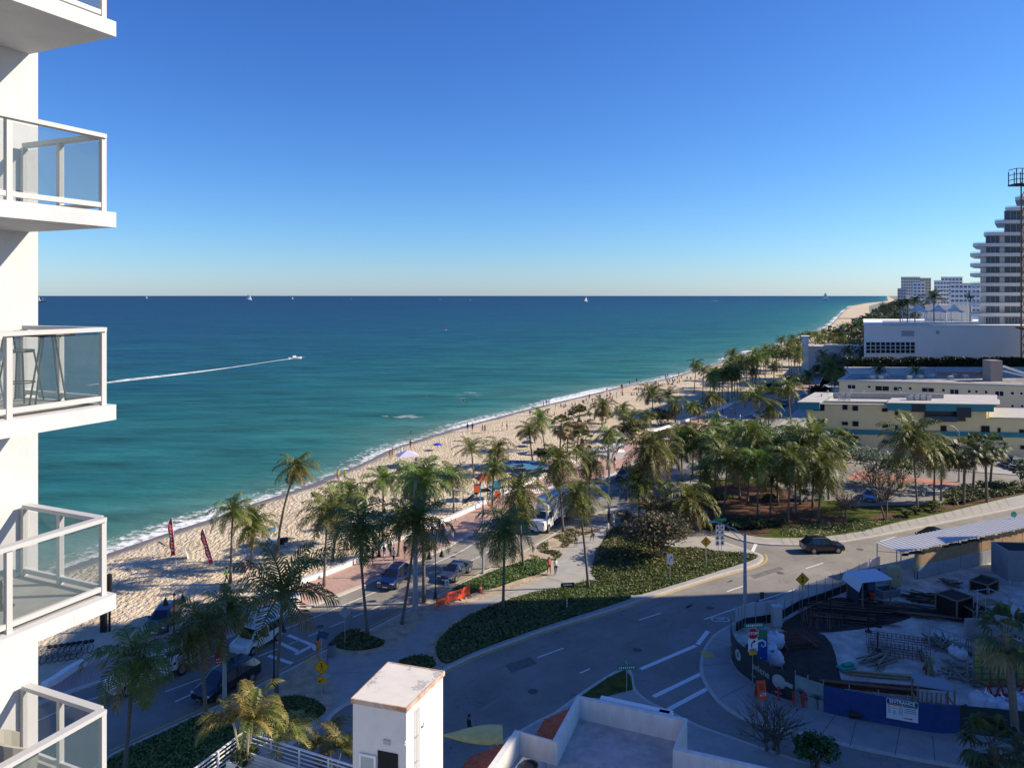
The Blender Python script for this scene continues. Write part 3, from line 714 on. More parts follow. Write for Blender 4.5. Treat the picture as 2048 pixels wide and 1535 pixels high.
# manholes, repair patches, tyre marks
mh = mk('iron_cover', (.09, .085, .08), .7, var=.3, scale=8); pt_ = mk('asphalt_patch', (.15, .14, .125), .85, var=.25, scale=2, detail=8); tm = mk('tyre_mark', (.20, .186, .16), .8, c2=(.27, .25, .215), scale=.4, detail=8)
for x, y in ((1066, 1382), (1275, 1299), (905, 1113), (915, 1105), (1180, 1400), (1420, 1215), (1560, 1145), (1720, 1098), (640, 1252), (500, 1318)):
    c = P(x, y, .016); fill('manhole', [(c.x + .38 * math.cos(k * PI / 8), c.y + .38 * math.sin(k * PI / 8)) for k in range(16)], .0165, mh)
for i, pg in enumerate(([(1010, 1330), (1060, 1312), (1075, 1326), (1022, 1345)], [(1500, 1150), (1560, 1132), (1568, 1138), (1508, 1157)], [(1120, 1440), (1190, 1410), (1200, 1418), (1135, 1450)], [(560, 1245), (600, 1228), (608, 1234), (570, 1252)], [(1800, 1085), (1870, 1068), (1876, 1072), (1806, 1090)])):
    fill('repair_patch', W(pg, .015), .0150, pt_)
b = MB()
for pp in ([(1465, 1160), (1400, 1195), (1350, 1240), (1330, 1290), (1345, 1340)], [(960, 1420), (1150, 1310), (1330, 1230), (1500, 1170), (1680, 1115), (1850, 1078)], [(900, 1395), (1080, 1295), (1300, 1215), (1480, 1155), (1700, 1095)]):
    q = cr([(p.x, p.y) for p in W(pp, .014)], 6); strip(b, q, -.13, .13, .0145)
tag(b.build('tyre_mark', tm), kind='structure')
b = MB()
for pp in ([(230, 1120), (320, 1108), (345, 1100), (320, 1080)], [(210, 1175), (330, 1150), (420, 1120), (520, 1060), (640, 1000)], [(215, 1190), (340, 1162), (430, 1132), (530, 1070), (650, 1010)]):
    q = cr([(p.x, p.y) for p in W(pp, .0)], 8); strip(b, q, -.16, .16, .006)
tag(b.build('sand_track', mk('pressed_sand', (.40, .32, .22), .95, var=.2, scale=4, bump=1, bscale=9)), kind='structure')
sw_ = mk('seaweed_line', (.16, .11, .05), .95); b = MB(); rs = random.Random(77)
for i in range(700):
    k = rs.randrange(30, len(dense) - 40); p = dense[k]; o_ = -rs.gauss(9, 1.6) if i % 3 else -rs.gauss(16, 5); s_ = rs.uniform(.08, .4); a = rs.uniform(-.6, .6) + .9
    x, y = p[0] + SD.x * o_ + rs.uniform(-2, 2), p[1] + SD.y * o_ + rs.uniform(-2, 2); dx, dy = math.cos(a) * s_, math.sin(a) * s_
    b.quad((x - dx, y - dy, .012), (x + dy * .3, y - dx * .3, .03), (x + dx, y + dy, .012), (x - dy * .3, y + dx * .3, .03))
tag(b.build('seaweed', sw_), kind='stuff')
# ================================================================ VEGETATION
def frond(b, rs, az, el, L, droop, colr, lw=.05, ll=.55, npair=24, tip=.25, curl=0.):
    """one pinnate frond: rachis as a thin strip plus drooping leaflets"""
    p = Vector((0, 0, 0)); n = npair; ds = L / n; e = el; pts = []
    d2 = Vector((math.cos(az), math.sin(az), 0)); side = Vector((-d2.y, d2.x, 0))
    az2 = 0
    for i in range(n + 1):
        pts.append(p.copy()); t = i / n
        dirv = d2 * math.cos(e) + Vector((0, 0, math.sin(e))) + side * curl * t
        p = p + dirv.normalized() * ds; e -= droop * ds * (0.5 + 1.3 * t)
        e = max(e, -1.5)
    b.c = tuple(min(1, c * 1.5) for c in colr)
    for i in range(0, n, 2):
        w0 = .045 * (1 - i / n) + .012; a0 = pts[i]; a1 = pts[min(i + 2, n)]
        b.quad(a0 - side * w0, a1 - side * w0, a1 + side * w0, a0 + side * w0)
    for i in range(2, n + 1):
        t = i / n; l_ = ll * (math.sin(PI * min(1, t * .92 + .12)) ** .6) * rs.uniform(.85, 1.1)
        tan = (pts[i] - pts[i - 1]).normalized(); upv = side.cross(tan) * -1
        if upv.z < 0: upv = -upv
        f_ = rs.uniform(.7, 1.35); b.c = tuple(c * f_ for c in colr)
        for s_ in (-1, 1):
            if rs.random() < .06: continue
            out = (side * s_ * .85 + tan * (.45 + .5 * t) + upv * rs.uniform(-.05, .3)).normalized()
            q = pts[i] + out * l_ * .55
            q2 = pts[i] + out * l_ * .95 + Vector((0, 0, -l_ * rs.uniform(.25, .55)))
            wv = tan * lw
            b.add([pts[i] - wv * .5, pts[i] + wv * .5, q + wv * .6, q - wv * .6, q2], [(0, 1, 2, 3), (3, 2, 4)])
def coconut_crown(seed, nf=21, L=2.7, green=(.085, .125, .022), dry=.25, up=1.35, low=-.75, droop=.55, lw=.07):
    rs = random.Random(seed); b = colored()
    for k in range(nf):
        t = (k + .5) / nf; el = up + (low - up) * t ** .85 + rs.uniform(-.12, .12)
        az = k * 2.39996 + rs.uniform(-.25, .25)
        g = Vector(green)
        if t > 1 - dry: g = g.lerp(Vector((.26, .17, .07)), rs.uniform(.25, .95) * min(1, (t - (1 - dry)) / dry + .3))
        else: g = g.lerp(Vector((.16, .17, .035)), rs.uniform(0, .65) * (.5 + t))
        frond(b, rs, az, el, L * rs.uniform(.85, 1.1) * (.8 + .25 * math.sin(PI * t)), droop * rs.uniform(.75, 1.25) * (1.15 - .5 * t), tuple(g), lw=lw, ll=.80, npair=24, curl=rs.uniform(-.35, .35))
    for k in range(9):   # coconuts and boots
        b.c = (.16, .12, .04); a = k * .7; b.sphere((math.cos(a) * .2, math.sin(a) * .2, -.25 + .03 * k), .11, 6, 4)
    b.c = (.20, .15, .09); b.lathe([(.11, -.75), (.17, -.4), (.15, -.05), (.05, .3)], n=7)
    return b.mesh('crown', palm_leaf)
def fan_crown(seed, nf=34, L=1.0, green=(.05, .075, .025), dead=.25):
    rs = random.Random(seed); b = colored()
    for k in range(nf):
        t = (k + .5) / nf; el = 1.4 - 2.5 * t ** .9 + rs.uniform(-.15, .15); az = k * 2.39996 + rs.uniform(-.3, .3)
        d = Vector((math.cos(az) * math.cos(el), math.sin(az) * math.cos(el), math.sin(el)))
        side = Vector((-math.sin(az), math.cos(az), 0)); up_ = d.cross(side) * -1
        g = Vector(green).lerp(Vector((.12, .13, .04)), rs.uniform(0, .6))
        if t > 1 - dead: g = g.lerp(Vector((.24, .17, .09)), rs.uniform(.4, 1))
        b.c = tuple(g); h0 = d * L * .75
        b.quad(-side * .02, side * .02, h0 + side * .012, h0 - side * .012)
        for j in range(11):
            a = (j - 5) / 5 * 1.35; f_ = rs.uniform(.7, 1.35); b.c = tuple(c * f_ for c in g)
            o_ = d * math.cos(a) + side * math.sin(a); l_ = L * .75 * (1 - .25 * abs(j - 5) / 5) * rs.uniform(.9, 1.1)
            w_ = side * math.cos(a) - d * math.sin(a)
            q = h0 + o_ * l_ * .6; q2 = h0 + o_ * l_ + Vector((0, 0, -l_ * .4))
            b.add([h0, q - w_ * .065, q2, q + w_ * .065], [(0, 1, 2, 3)])
    b.c = (.22, .17, .12); b.lathe([(.16, -.8), (.24, -.5), (.2, -.1), (.06, .2)], n=7)
    return b.mesh('crown', palm_leaf)
COCO = [coconut_crown(31, 17, 2.9, (.10, .13, .025), .15, up=1.45, low=-.4, droop=.42), coconut_crown(32, 21, 2.7, (.075, .105, .02), .4, low=-1.1, droop=.7), coconut_crown(11, 24, 2.7), coconut_crown(12, 27, 2.8, droop=.5), coconut_crown(13, 22, 2.6, low=-.95, droop=.62), coconut_crown(14, 25, 2.8, (.09, .13, .025), .3, droop=.48)]
SHAGGY = [coconut_crown(15, 30, 2.9, (.105, .13, .03), .34, low=-1.05, droop=.6), coconut_crown(16, 29, 2.9, (.10, .125, .028), .36, low=-1.1, droop=.66)]
FAN = [fan_crown(21), fan_crown(22, 30, 1.05, dead=.35), fan_crown(23, 34, 1.0, (.10, .085, .03), .5)]
palm_n = 0
def palm(base, top, rpx, label, kind='coco', group=None, z0=0.0, tr=.14, variant=None, seed=None, bend=None):
    """base, top: where its foot and crown centre stand; rpx: crown half width as seen"""
    global palm_n
    palm_n += 1; rs = random.Random(100 + palm_n); top = (top[0] + rs.uniform(-5, 5) * rpx / 45, top[1]); rpx *= rs.uniform(.92, 1.08)
    B = P(base[0], base[1], z0); d = B.y
    T = Vector(((top[0] - 1024) * d / F, d, CH - (top[1] - HY) * d / F)); h = T.z - B.z; Rr = rpx * d / F
    o = thing('coconut_palm' if kind != 'fan' else 'fan_palm', label, 'palm tree', tuple(B), 0, group)
    lean = T - B; b = MB(); pts = []; rad = []; lx, ly = lean.x, rs.uniform(-.4, .4) * h / 10
    if bend is None: bend = rs.uniform(-.25, .25)
    n = 9
    for i in range(n + 1):
        t = i / n; s_ = t + bend * math.sin(PI * t) * .35
        pts.append((lx * s_, ly * t * t, h * t)); rad.append(tr * (1.5 - .5 * min(1, t * 8)) * (1 - .28 * t) if kind != 'fan' else tr * 1.15 * (1.2 - .2 * min(1, t * 6)))
    pts[0] = (0, 0, -.1)
    b.tube(pts, rad, 7, cap=True); b.build('trunk', bark, o, smooth=True)
    mset = {'coco': COCO, 'shaggy': SHAGGY, 'fan': FAN}[kind]
    me = mset[(variant if variant is not None else palm_n) % len(mset)]
    c = put('crown', me, o); c.location = (lx, ly, h)
    s_ = Rr / (2.05 if kind != 'fan' else 1.45); c.scale = (s_, s_ * rs.uniform(.9, 1.1), s_ * rs.uniform(.85, 1.15)); c.rotation_euler = (rs.uniform(-.16, .16), rs.uniform(-.16, .16), rs.uniform(0, 6.28))
    return o
G1 = 'coconut palms along the beach road'; G2 = 'coconut palms on the sand'; G3 = 'palms in the park island'; G4 = 'palms beyond the park'; G5 = 'small palms by the far promenade'
palm((250, 1545), (262, 1318), 92, 'big dark coconut palm in the bottom left beside the white balconies', group=G1, variant=1, bend=.1)
palm((413, 1445), (408, 1250), 80, 'dark coconut palm in front of the lamp pole with the small red banner', group=G1, variant=2)
palm((438, 1300), (452, 1212), 55, 'shaded coconut palm crown just behind the double bell lamp near the curled white wall', group=G1)
palm((553, 1388), (556, 1185), 92, 'coconut palm beside the white van, its old fronds hanging over the road', group=G1, variant=0)
palm((736, 1271), (710, 1045), 78, 'dark leaning coconut palm rooted in the round green bed', group=G1, variant=1, bend=.2)
palm((803, 1250), (829, 1038), 68, 'dark coconut palm leaning towards the tall grey pole', group=G1, variant=3)
palm((848, 1206), (849, 958), 62, 'tall straight coconut palm right of the grey pole, trunk beside the bell lamps', group=G1, variant=2, tr=.17)
palm((461, 1166), (468, 1022), 45, 'coconut palm on the sand next to the worker in the yellow vest', group=G2)
palm((503, 1138), (508, 1046), 42, 'short yellowish coconut palm left of the blue striped umbrella', group=G2)
palm((553, 1118), (587, 934), 44, 'tallest slim palm with a curved trunk standing against the sea', group=G2, tr=.15, bend=-.5, variant=2)
palm((648, 1172), (650, 1028), 52, 'coconut palm at the white wall just left of the dark leaning palm', group=G1)
palm((665, 1122), (676, 1012), 44, 'coconut palm on the sand behind the dark leaning palm', group=G2)
palm((703, 1098), (704, 982), 46, 'twin-trunked looking coconut palm on open sand, behind the dark leaning one', group=G2)
palm((766, 1084), (769, 958), 44, 'coconut palm rising behind the strolling group on the promenade', group=G2)
palm((796, 1114), (801, 1030), 36, 'small coconut palm planted in the promenade next to the strolling group', group=G1)
palm((820, 1052), (822, 962), 46, 'coconut palm crown directly behind the top of the tall grey pole', group=G2)
palm((908, 1028), (907, 952), 44, 'coconut palm on shaded sand left of the playground', group=G2)
palm((948, 955), (941, 895), 33, 'coconut palm on the beach near the water, left of a lookalike pair', group=G2)
palm((993, 950), (993, 893), 34, 'coconut palm on the beach near the water, right of a lookalike pair', group=G2)
palm((984, 1018), (987, 938), 34, 'coconut palm standing right against the playground slide', group=G2)
palm((1047, 1134), (1042, 980), 58, 'shaggy coconut palm in the green bed in front of the white truck cab', 'shaggy', group=G1)
palm((1006, 1220), (1009, 1055), 62, 'dark coconut palm with its trunk standing in the large green bed', group=G1, variant=1)
palm((1177, 1176), (1162, 985), 60, 'shaggy coconut palm leaning over the path behind the white truck', 'shaggy', group=G1)
palm((1127, 1065), (1112, 918), 50, 'shaggy palm whose trunk rises at the rear wheel of the white truck', 'shaggy', group=G1)
palm((1176, 1045), (1178, 915), 48, 'coconut palm with its black-based trunk behind the truck', group=G1)
palm((1066, 930), (1058, 860), 28, 'slender dark palm on the sand above the blue canopy', group=G2)
palm((1090, 900), (1083, 838), 28, 'dark palm on the sand left of the brown fan palms', group=G2)
for i, (bs, tp, r_, lb) in enumerate((((1118, 935), (1120, 850), 32, 'brown fan palm, foremost of the dry cluster by the beach'), ((1152, 925), (1158, 838), 32, 'round headed fan palm, right in the dry cluster by the beach'), ((1135, 905), (1135, 862), 26, 'low brown fan palm in the middle of the dry cluster'), ((1170, 940), (1165, 880), 28, 'brown fan palm below the round headed one'))):
    palm(bs, tp, r_, lb, 'fan', 'dry fan palms by the beach', variant=2, tr=.12)
for bs, tp, r_, lb in (((1214, 940), (1218, 868), 28, 'palm beside the lamp pole at the white plaza'), ((1204, 852), (1205, 812), 27, 'lone palm on the sand above the white plaza'), ((1248, 862), (1246, 818), 24, 'palm on the edge of the shaded sand, next right of the lone one'),
                       ((1306, 826), (1303, 785), 29, 'leftmost palm of the lit row along the far beach'), ((1338, 836), (1336, 792), 26, 'second palm of the lit row along the far beach'), ((1351, 850), (1352, 806), 24, 'third palm of the lit row, standing lowest'),
                       ((1381, 850), (1383, 812), 19, 'small golden palm, left of the two by the white wall'), ((1397, 846), (1398, 816), 17, 'small golden palm, right of the two by the white wall'), ((1415, 845), (1418, 794), 22, 'palm above the curved white wall'), ((1434, 838), (1434, 796), 20, 'palm just right of the one above the curved wall'),
                       ((1262, 880), (1262, 842), 24, 'low palm in the scrub behind the white plaza'), ((1288, 868), (1290, 830), 22, 'low palm in the scrub left of the lit row')):
    palm(bs, tp, r_, lb, group=G5)
shade = []
rs_ = random.Random(5)
cand = [(1405, 800), (1388, 785), (1460, 775), (1445, 795), (1482, 782), (1470, 760), (1505, 770), (1530, 758), (1548, 770), (1520, 745), (1560, 745), (1580, 755), (1600, 742), (1590, 730), (1622, 735), (1560, 720), (1640, 722), (1610, 712), (1545, 730), (1655, 712), (1632, 702), (1672, 700), (1690, 705), (1665, 690), (1700, 692), (1650, 685), (1685, 680), (1712, 684), (1700, 672), (1600, 772), (1640, 760), (1668, 748), (1695, 738), (1620, 795), (1580, 700), (1600, 695)] + [(1420 + (i * 37) % 270, 0) for i in range(46)]
for i, (x, y) in enumerate(cand):
    if y == 0: y = max(694, 800 - (x - 1420) * .50 + rs_.uniform(-6, 34) * (1 - (x - 1420) / 500)); x += rs_.uniform(-12, 12)
    hh = rs_.uniform(6.5, 9.5); d = F * CH / (y - HY); hp = hh / d * F
    shade.append(palm((x, y), (x + rs_.uniform(-5, 5), y - hp), 2.6 * F / d, 'distant coconut palm in the shaded rows beyond the park', group='distant palms in the shaded rows', variant=i))
for bs, tp, r_, lb in (((1526, 872), (1514, 792), 38, 'large sunlit palm with many fronds, left of the tall pair by the road'), ((1536, 870), (1540, 812), 26, 'smaller sunlit palm right against the large one by the road'),
                       ((1584, 868), (1571, 772), 30, 'slim leaning palm left of the yellow building'), ((1664, 800), (1663, 734), 28, 'tall lit palm left of the cream building'), ((1680, 795), (1676, 752), 22, 'lower lit palm in front of the cream building corner')):
    palm(bs, tp, r_, lb, group=G4)
park = [((1293, 1036), (1300, 890), 64, 'shaggy'), ((1278, 1041), (1274, 965), 46, 'coco'), ((1368, 1066), (1374, 1000), 54, 'shaggy'), ((1365, 962), (1362, 880), 42, 'coco'), ((1400, 968), (1400, 890), 46, 'coco'), ((1385, 960), (1386, 872), 38, 'coco'), ((1420, 950), (1430, 880), 36, 'coco'),
        ((1447, 1032), (1450, 915), 50, 'coco'), ((1495, 1010), (1498, 868), 48, 'coco'), ((1515, 1040), (1512, 920), 46, 'coco'), ((1575, 1046), (1580, 915), 54, 'shaggy'), ((1556, 1012), (1552, 890), 46, 'coco'), ((1480, 1000), (1478, 925), 40, 'coco'), ((1540, 1035), (1545, 960), 34, 'coco'), ((1600, 1010), (1606, 880), 44, 'coco'),
        ((1636, 1046), (1646, 928), 58, 'shaggy'), ((1625, 1015), (1630, 870), 50, 'coco'), ((1836, 1024), (1832, 872), 62, 'coco'), ((1868, 1008), (1872, 905), 38, 'shaggy'), ((1882, 1003), (1884, 898), 32, 'shaggy'), ((1408, 1010), (1412, 940), 36, 'coco'), ((1340, 985), (1338, 905), 36, 'coco')] + [((x + 2, y), (x, y - h_), r_, 'shaggy' if x % 3 == 0 else 'coco') for x, y, h_, r_ in ((1318, 975, 95, 44), (1428, 985, 98, 46), (1468, 975, 100, 48), (1530, 985, 106, 50), (1590, 1035, 98, 46), (1612, 975, 98, 48), (1655, 1000, 96, 46), (1438, 940, 84, 40), (1505, 955, 84, 38))]
order = sorted(range(len(park)), key=lambda i: park[i][1][0]); ords = 'first second third fourth fifth sixth seventh eighth ninth tenth eleventh twelfth thirteenth fourteenth fifteenth sixteenth seventeenth eighteenth nineteenth twentieth twenty-first twenty-second twenty-third twenty-fourth twenty-fifth twenty-sixth twenty-seventh twenty-eighth twenty-ninth thirtieth thirty-first thirty-second thirty-third thirty-fourth thirty-fifth thirty-sixth'.split()
for r_, i in enumerate(order):
    bs, tp, rp, kd = park[i]
    palm(bs, tp, rp, ('shaggy' if kd == 'shaggy' else 'green') + ' coconut palm in the park island, %s crown from the left' % ords[r_], kd, G3)
for bs, tp, rp, lb in (((1751, 892), (1753, 842), 20, 'small dark fan palm against the yellow building wall'), ((1680, 932), (1684, 888), 36, 'full round fan palm left of the yellow building facade'), ((1927, 1010), (1929, 905), 36, 'fan palm at the right lawn, leftmost of four'), ((1946, 984), (1948, 892), 34, 'fan palm at the right lawn, second of four'),
                       ((1980, 972), (1984, 892), 34, 'fan palm at the right lawn, third of four'), ((1974, 1006), (1972, 908), 30, 'fan palm at the right lawn, lowest of four'), ((1700, 915), (1702, 885), 20, 'short fan palm beside the full round one')):
    palm(bs, tp, rp, lb, 'fan', 'fan palms around the park', variant=0, tr=.15)
# big fan palms at the right edge and palms on raised terraces
o = palm((2037, 1545), (2024, 1272), 60, 'tall fan palm with a thick brown trunk before the yellow formwork', 'fan', tr=.20, variant=1, bend=0)
palm((1985, 1590), (1978, 1492), 78, 'low fan palm in the bottom right corner', 'fan', tr=.2, variant=0)

# --- broadleaf trees
def leaf_blob(b, rs, c, r, n, size, cols, flat=.75):
    for _ in range(n):
        v = Vector((rs.gauss(0, 1), rs.gauss(0, 1), rs.gauss(0, 1))).normalized() * r * rs.uniform(.55, 1.05); v.z *= flat
        p = Vector(c) + v; s = size * rs.uniform(.6, 1.3); b.c = tuple(q * rs.uniform(.7, 1.3) for q in rs.choice(cols))
        u = Vector((rs.gauss(0, 1), rs.gauss(0, 1), rs.gauss(0, .6))).normalized(); w_ = u.cross(Vector((rs.gauss(0, .4), rs.gauss(0, .4), 1))).normalized()
        b.quad(p - u * s, p - w_ * s * .7, p + u * s, p + w_ * s * .7)
def tree(base, wpx, hpx, label, name='tree', cat='tree', blobs=16, n=90, size=.16, cols=None, trunks=3, gap=.25, z0=.13, group=None, seed=0, bare=False, under=.3):
    cols = cols or [(.045, .075, .02), (.07, .10, .03), (.03, .05, .015)]
    rs = random.Random(seed + 50); B = P(base[0], base[1], z0); k = B.y / F; Wd = wpx * k / 2; H = hpx * k
    o = thing(name, label, cat, tuple(B), 0, group)
    tb = MB(); ends = []
    for i in range(blobs):
        a = i * 2.4 + rs.uniform(-.3, .3); r_ = Wd * .72 * math.sqrt((i + .5) / blobs) * rs.uniform(.85, 1.15)
        zz = H * (under + (1 - under) * (.75 - .55 * (r_ / Wd) ** 2) * rs.uniform(.75, 1.1))
        ends.append(Vector((r_ * math.cos(a), r_ * math.sin(a), zz)))
    for j in range(trunks):
        a = j * 2.1 + 1; f0 = Vector((math.cos(a) * .12 * trunks / 2, math.sin(a) * .12 * trunks / 2, -.1))
        fork = Vector((math.cos(a) * Wd * .15, math.sin(a) * Wd * .15, H * under * .8)); tb.tube([f0, (f0 + fork) * .5 + Vector((.05, 0, 0)), fork], [.13, .10, .08], 6)
        for i, e in enumerate(ends):
            if i % trunks == j:
                md = (fork + e) * .5 + Vector((rs.uniform(-.2, .2), rs.uniform(-.2, .2), rs.uniform(0, .3))); tb.tube([fork, md, e], [.06, .035, .012], 5)
                for q in range(4 if bare else 2):
                    e2 = e + Vector((rs.uniform(-1, 1), rs.uniform(-1, 1), rs.uniform(-.2, .9))) * Wd * .28
                    tb.tube([md, (md + e2) * .5, e2], [.025, .016, .006], 4)
                    if bare:
                        for _ in range(3):
                            e3 = e2 + Vector((rs.uniform(-1, 1), rs.uniform(-1, 1), rs.uniform(-.2, .8))) * Wd * .15; tb.tube([(md + e2) * .5, e3], [.012, .004], 3)
    tb.build('trunk', branchm, o)
    lb = colored()
    for e in ends:
        if rs.random() < gap * .3: continue
        leaf_blob(lb, rs, e, Wd * .34 * rs.uniform(.8, 1.2), n, size, cols)
    lb.build('crown', broad_leaf, o)
    return o
SG = [(.045, .065, .02), (.09, .085, .04), (.14, .10, .05), (.06, .08, .03), (.2, .16, .1)]
tree((1318, 1112), 150, 88, 'wide sea grape bush with round leaves on the red mulch bed', 'sea_grape', 'bush', 34, 110, .17, SG, 6, under=.22, seed=1)
tree((1325, 1050), 110, 60, 'second sea grape thicket behind the wide one', 'sea_grape', 'bush', 20, 90, .17, SG, 4, under=.2, seed=2)
tree((1250, 1042), 60, 22, 'low scrubby bush between the path and the beach road', 'scrub_bush', 'bush', 12, 40, .12, [(.12, .12, .05), (.2, .17, .1)], 4, under=.15, seed=3)
tree((1262, 880), 70, 40, 'dark scrub thicket behind the white plaza', 'scrub_bush', 'bush', 18, 60, .3, [(.05, .06, .02), (.09, .08, .03)], 4, under=.2, seed=4)
tree((1210, 845), 40, 25, 'brown bushy clump on the sand beside the lone palm', 'scrub_bush', 'bush', 10, 50, .3, [(.09, .075, .03), (.05, .05, .02)], 3, under=.2, seed=5)
tree((1320, 850), 60, 32, 'dark bushes under the lit palm row', 'scrub_bush', 'bush', 14, 60, .3, [(.05, .06, .02), (.10, .08, .03)], 4, under=.2, seed=6)
tree((1088, 925), 60, 30, 'dark bushes on the sand above the blue canopy', 'scrub_bush', 'bush', 12, 70, .22, [(.04, .05, .02), (.07, .07, .03)], 3, under=.15, seed=7)
tree((1772, 1040), 170, 110, 'spreading braced tree with thin brown foliage, larger of the two staked trees', 'staked_tree', 'tree', 26, 34, .15, [(.12, .10, .04), (.07, .08, .03), (.15, .11, .06)], 2, bare=True, under=.42, seed=8)
tree((1690, 1045), 95, 66, 'nearly bare braced tree, smaller of the two staked trees', 'staked_tree', 'tree', 16, 8, .12, [(.12, .09, .04), (.07, .07, .03)], 2, bare=True, under=.45, seed=9)
tree((1745, 965), 120, 78, 'grey green leafy tree before the yellow building', 'leafy_tree', 'tree', 22, 90, .2, [(.12, .14, .09), (.08, .10, .05), (.17, .18, .12)], 3, under=.3, seed=10)
tree((1800, 975), 90, 70, 'yellow green leafy tree behind the big park palm', 'leafy_tree', 'tree', 18, 80, .2, [(.12, .13, .03), (.08, .10, .03)], 3, under=.3, seed=11)
tree((2046, 975), 60, 60, 'grey leaved tree at the right edge', 'leafy_tree', 'tree', 14, 80, .18, [(.12, .14, .10), (.08, .10, .06)], 2, under=.35, seed=12)
tree((1545, 1500), 190, 95, 'leafless winter shrub at the bottom behind the white parapet', 'bare_shrub', 'bush', 26, 4, .08, [(.05, .07, .02)], 6, bare=True, under=.2, seed=13)
tree((1630, 1535), 95, 70, 'green leafy bush growing beside the leafless shrub', 'leafy_bush', 'bush', 14, 80, .13, [(.04, .08, .015), (.06, .10, .02)], 3, under=.2, seed=14)
for i, (x, y, w_, h_, lb) in enumerate(((1812, 1033, 30, 16, 'clipped round bush, left of three by the sidewalk'), (1832, 1026, 28, 14, 'clipped round bush, middle of three by the sidewalk'), (1866, 1020, 42, 20, 'clipped round bush, right of three by the sidewalk'), (1425, 1000, 30, 16, 'pale clipped bush in the red mulch, left'), (1452, 998, 26, 14, 'pale clipped bush in the red mulch, middle'), (1540, 1000, 30, 14, 'clipped bush in the red mulch, right'),
                                          (1560, 1050, 30, 15, 'clipped bush at the lawn edge'), (1500, 1052, 60, 18, 'long low hedge clump above the sidewalk curve'))):
    tree((x, y), w_, h_, lb, 'clipped_bush', 'bush', 14, 60, .12, [(.10, .13, .04), (.06, .09, .03), (.14, .16, .06)], 2, under=.1, seed=20 + i, group='clipped bushes in the park')
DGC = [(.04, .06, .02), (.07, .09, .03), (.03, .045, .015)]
# canopy masses
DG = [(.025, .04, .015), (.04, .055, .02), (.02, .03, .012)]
def belt(name, label, cat, pts, h, wd, n, size, cols, z0=0., seed=0, step=2.5):
    """a row of growing masses along pts (world)"""
    rs = random.Random(seed); b = colored()
    for i in range(len(pts) - 1):
        a, c = Vector(pts[i]), Vector(pts[i + 1]); m_ = max(1, int((c - a).length / step))
        for j in range(m_):
            q = a.lerp(c, j / m_) + Vector((rs.uniform(-wd, wd), rs.uniform(-wd, wd), 0)) * .4
            leaf_blob(b, rs, (q.x, q.y, z0 + h * rs.uniform(.42, .62)), h * .52, n, size, cols, 1.0)
    return tag(b.build(name, broad_leaf), label, cat)

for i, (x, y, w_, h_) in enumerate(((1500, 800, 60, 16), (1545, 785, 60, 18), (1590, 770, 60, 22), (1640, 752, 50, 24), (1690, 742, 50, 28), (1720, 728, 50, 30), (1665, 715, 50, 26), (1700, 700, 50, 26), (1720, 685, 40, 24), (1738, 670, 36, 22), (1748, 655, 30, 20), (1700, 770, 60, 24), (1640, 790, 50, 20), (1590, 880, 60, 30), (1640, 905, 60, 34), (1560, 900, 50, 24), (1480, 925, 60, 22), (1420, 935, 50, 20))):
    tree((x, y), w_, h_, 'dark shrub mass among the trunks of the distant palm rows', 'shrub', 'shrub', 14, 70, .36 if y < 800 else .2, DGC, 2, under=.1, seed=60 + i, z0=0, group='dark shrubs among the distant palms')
# ================================================================ BUILDINGS
def plane_px(A, B):
    """vertical plane through world points A, B: pixel -> world point on it"""
    A = Vector((A[0], A[1])); B = Vector((B[0], B[1])); t = B - A; n = Vector((-t.y, t.x))
    def f(x, y, off=0.):
        r = Vector(((x - 1024) / F, 1.0)); d = (A.dot(n) + off * n.length) / r.dot(n)
        return Vector((r.x * d, d, CH - (y - HY) * d / F))
    return f
def wall_rect(pf, x0, y0, x1, y1, th, mtl, parent, name, label=None, off=0., frame=None, mull=0, sub='pane'):
    """upright box on facade plane pf covering the pixel rectangle; window gets a frame and a pane"""
    a = pf(x0, y0, off); b_ = pf(x1, y0, off); c = pf(x0, y1, off); a.z = max(a.z, c.z)
    zt = (pf((x0 + x1) / 2, y0, off)).z; zb = pf((x0 + x1) / 2, y1, off).z
    cx, cy = (a.x + b_.x) / 2, (a.y + b_.y) / 2; w_ = (Vector((b_.x, b_.y)) - Vector((a.x, a.y))).length; rz = math.atan2(b_.y - a.y, b_.x - a.x)
    return boxpart(cx, cy, (zt + zb) / 2, w_, th, zt - zb, rz, mtl, parent, name, label, frame, mull, sub)
def boxpart(cx, cy, cz, w_, th, h, rz, mtl, parent, name, label=None, frame=None, mull=0, sub='pane'):
    pl_ = parent.location
    b = MB(); loc = (cx - pl_.x, cy - pl_.y, cz - pl_.z)
    if frame:
        f = .09
        for dx in [-w_ / 2 + f / 2, w_ / 2 - f / 2] + [w_ * (k / (mull + 1) - .5) for k in range(1, mull + 1)]: b.box((dx, 0, 0), (f if abs(dx) > w_ / 2 - f else .06, th, h))
        for dz in (-h / 2 + f / 2, h / 2 - f / 2): b.box((0, 0, dz), (w_ - 2 * f, th, f))
        o = b.build(name, frame, parent, label=label); o.location = loc; o.rotation_euler = (0, 0, rz)
        g = MB(); g.box((0, th * .15, 0), (w_ - .04, th * .5, h - .04)); g.build(sub, mtl, o)
    else:
        b.box((0, 0, 0), (w_, th, h)); o = b.build(name, mtl, parent, label=label); o.location = loc; o.rotation_euler = (0, 0, rz)
    return o
winglass = mk('window_glass', (.012, .016, .022), .25, spec=.12)
blueglass = mk('blue_window_glass', (.09, .16, .22), .12, spec=.5)
glass_m = glass('balcony_glass', (.13, .20, .22), .17)

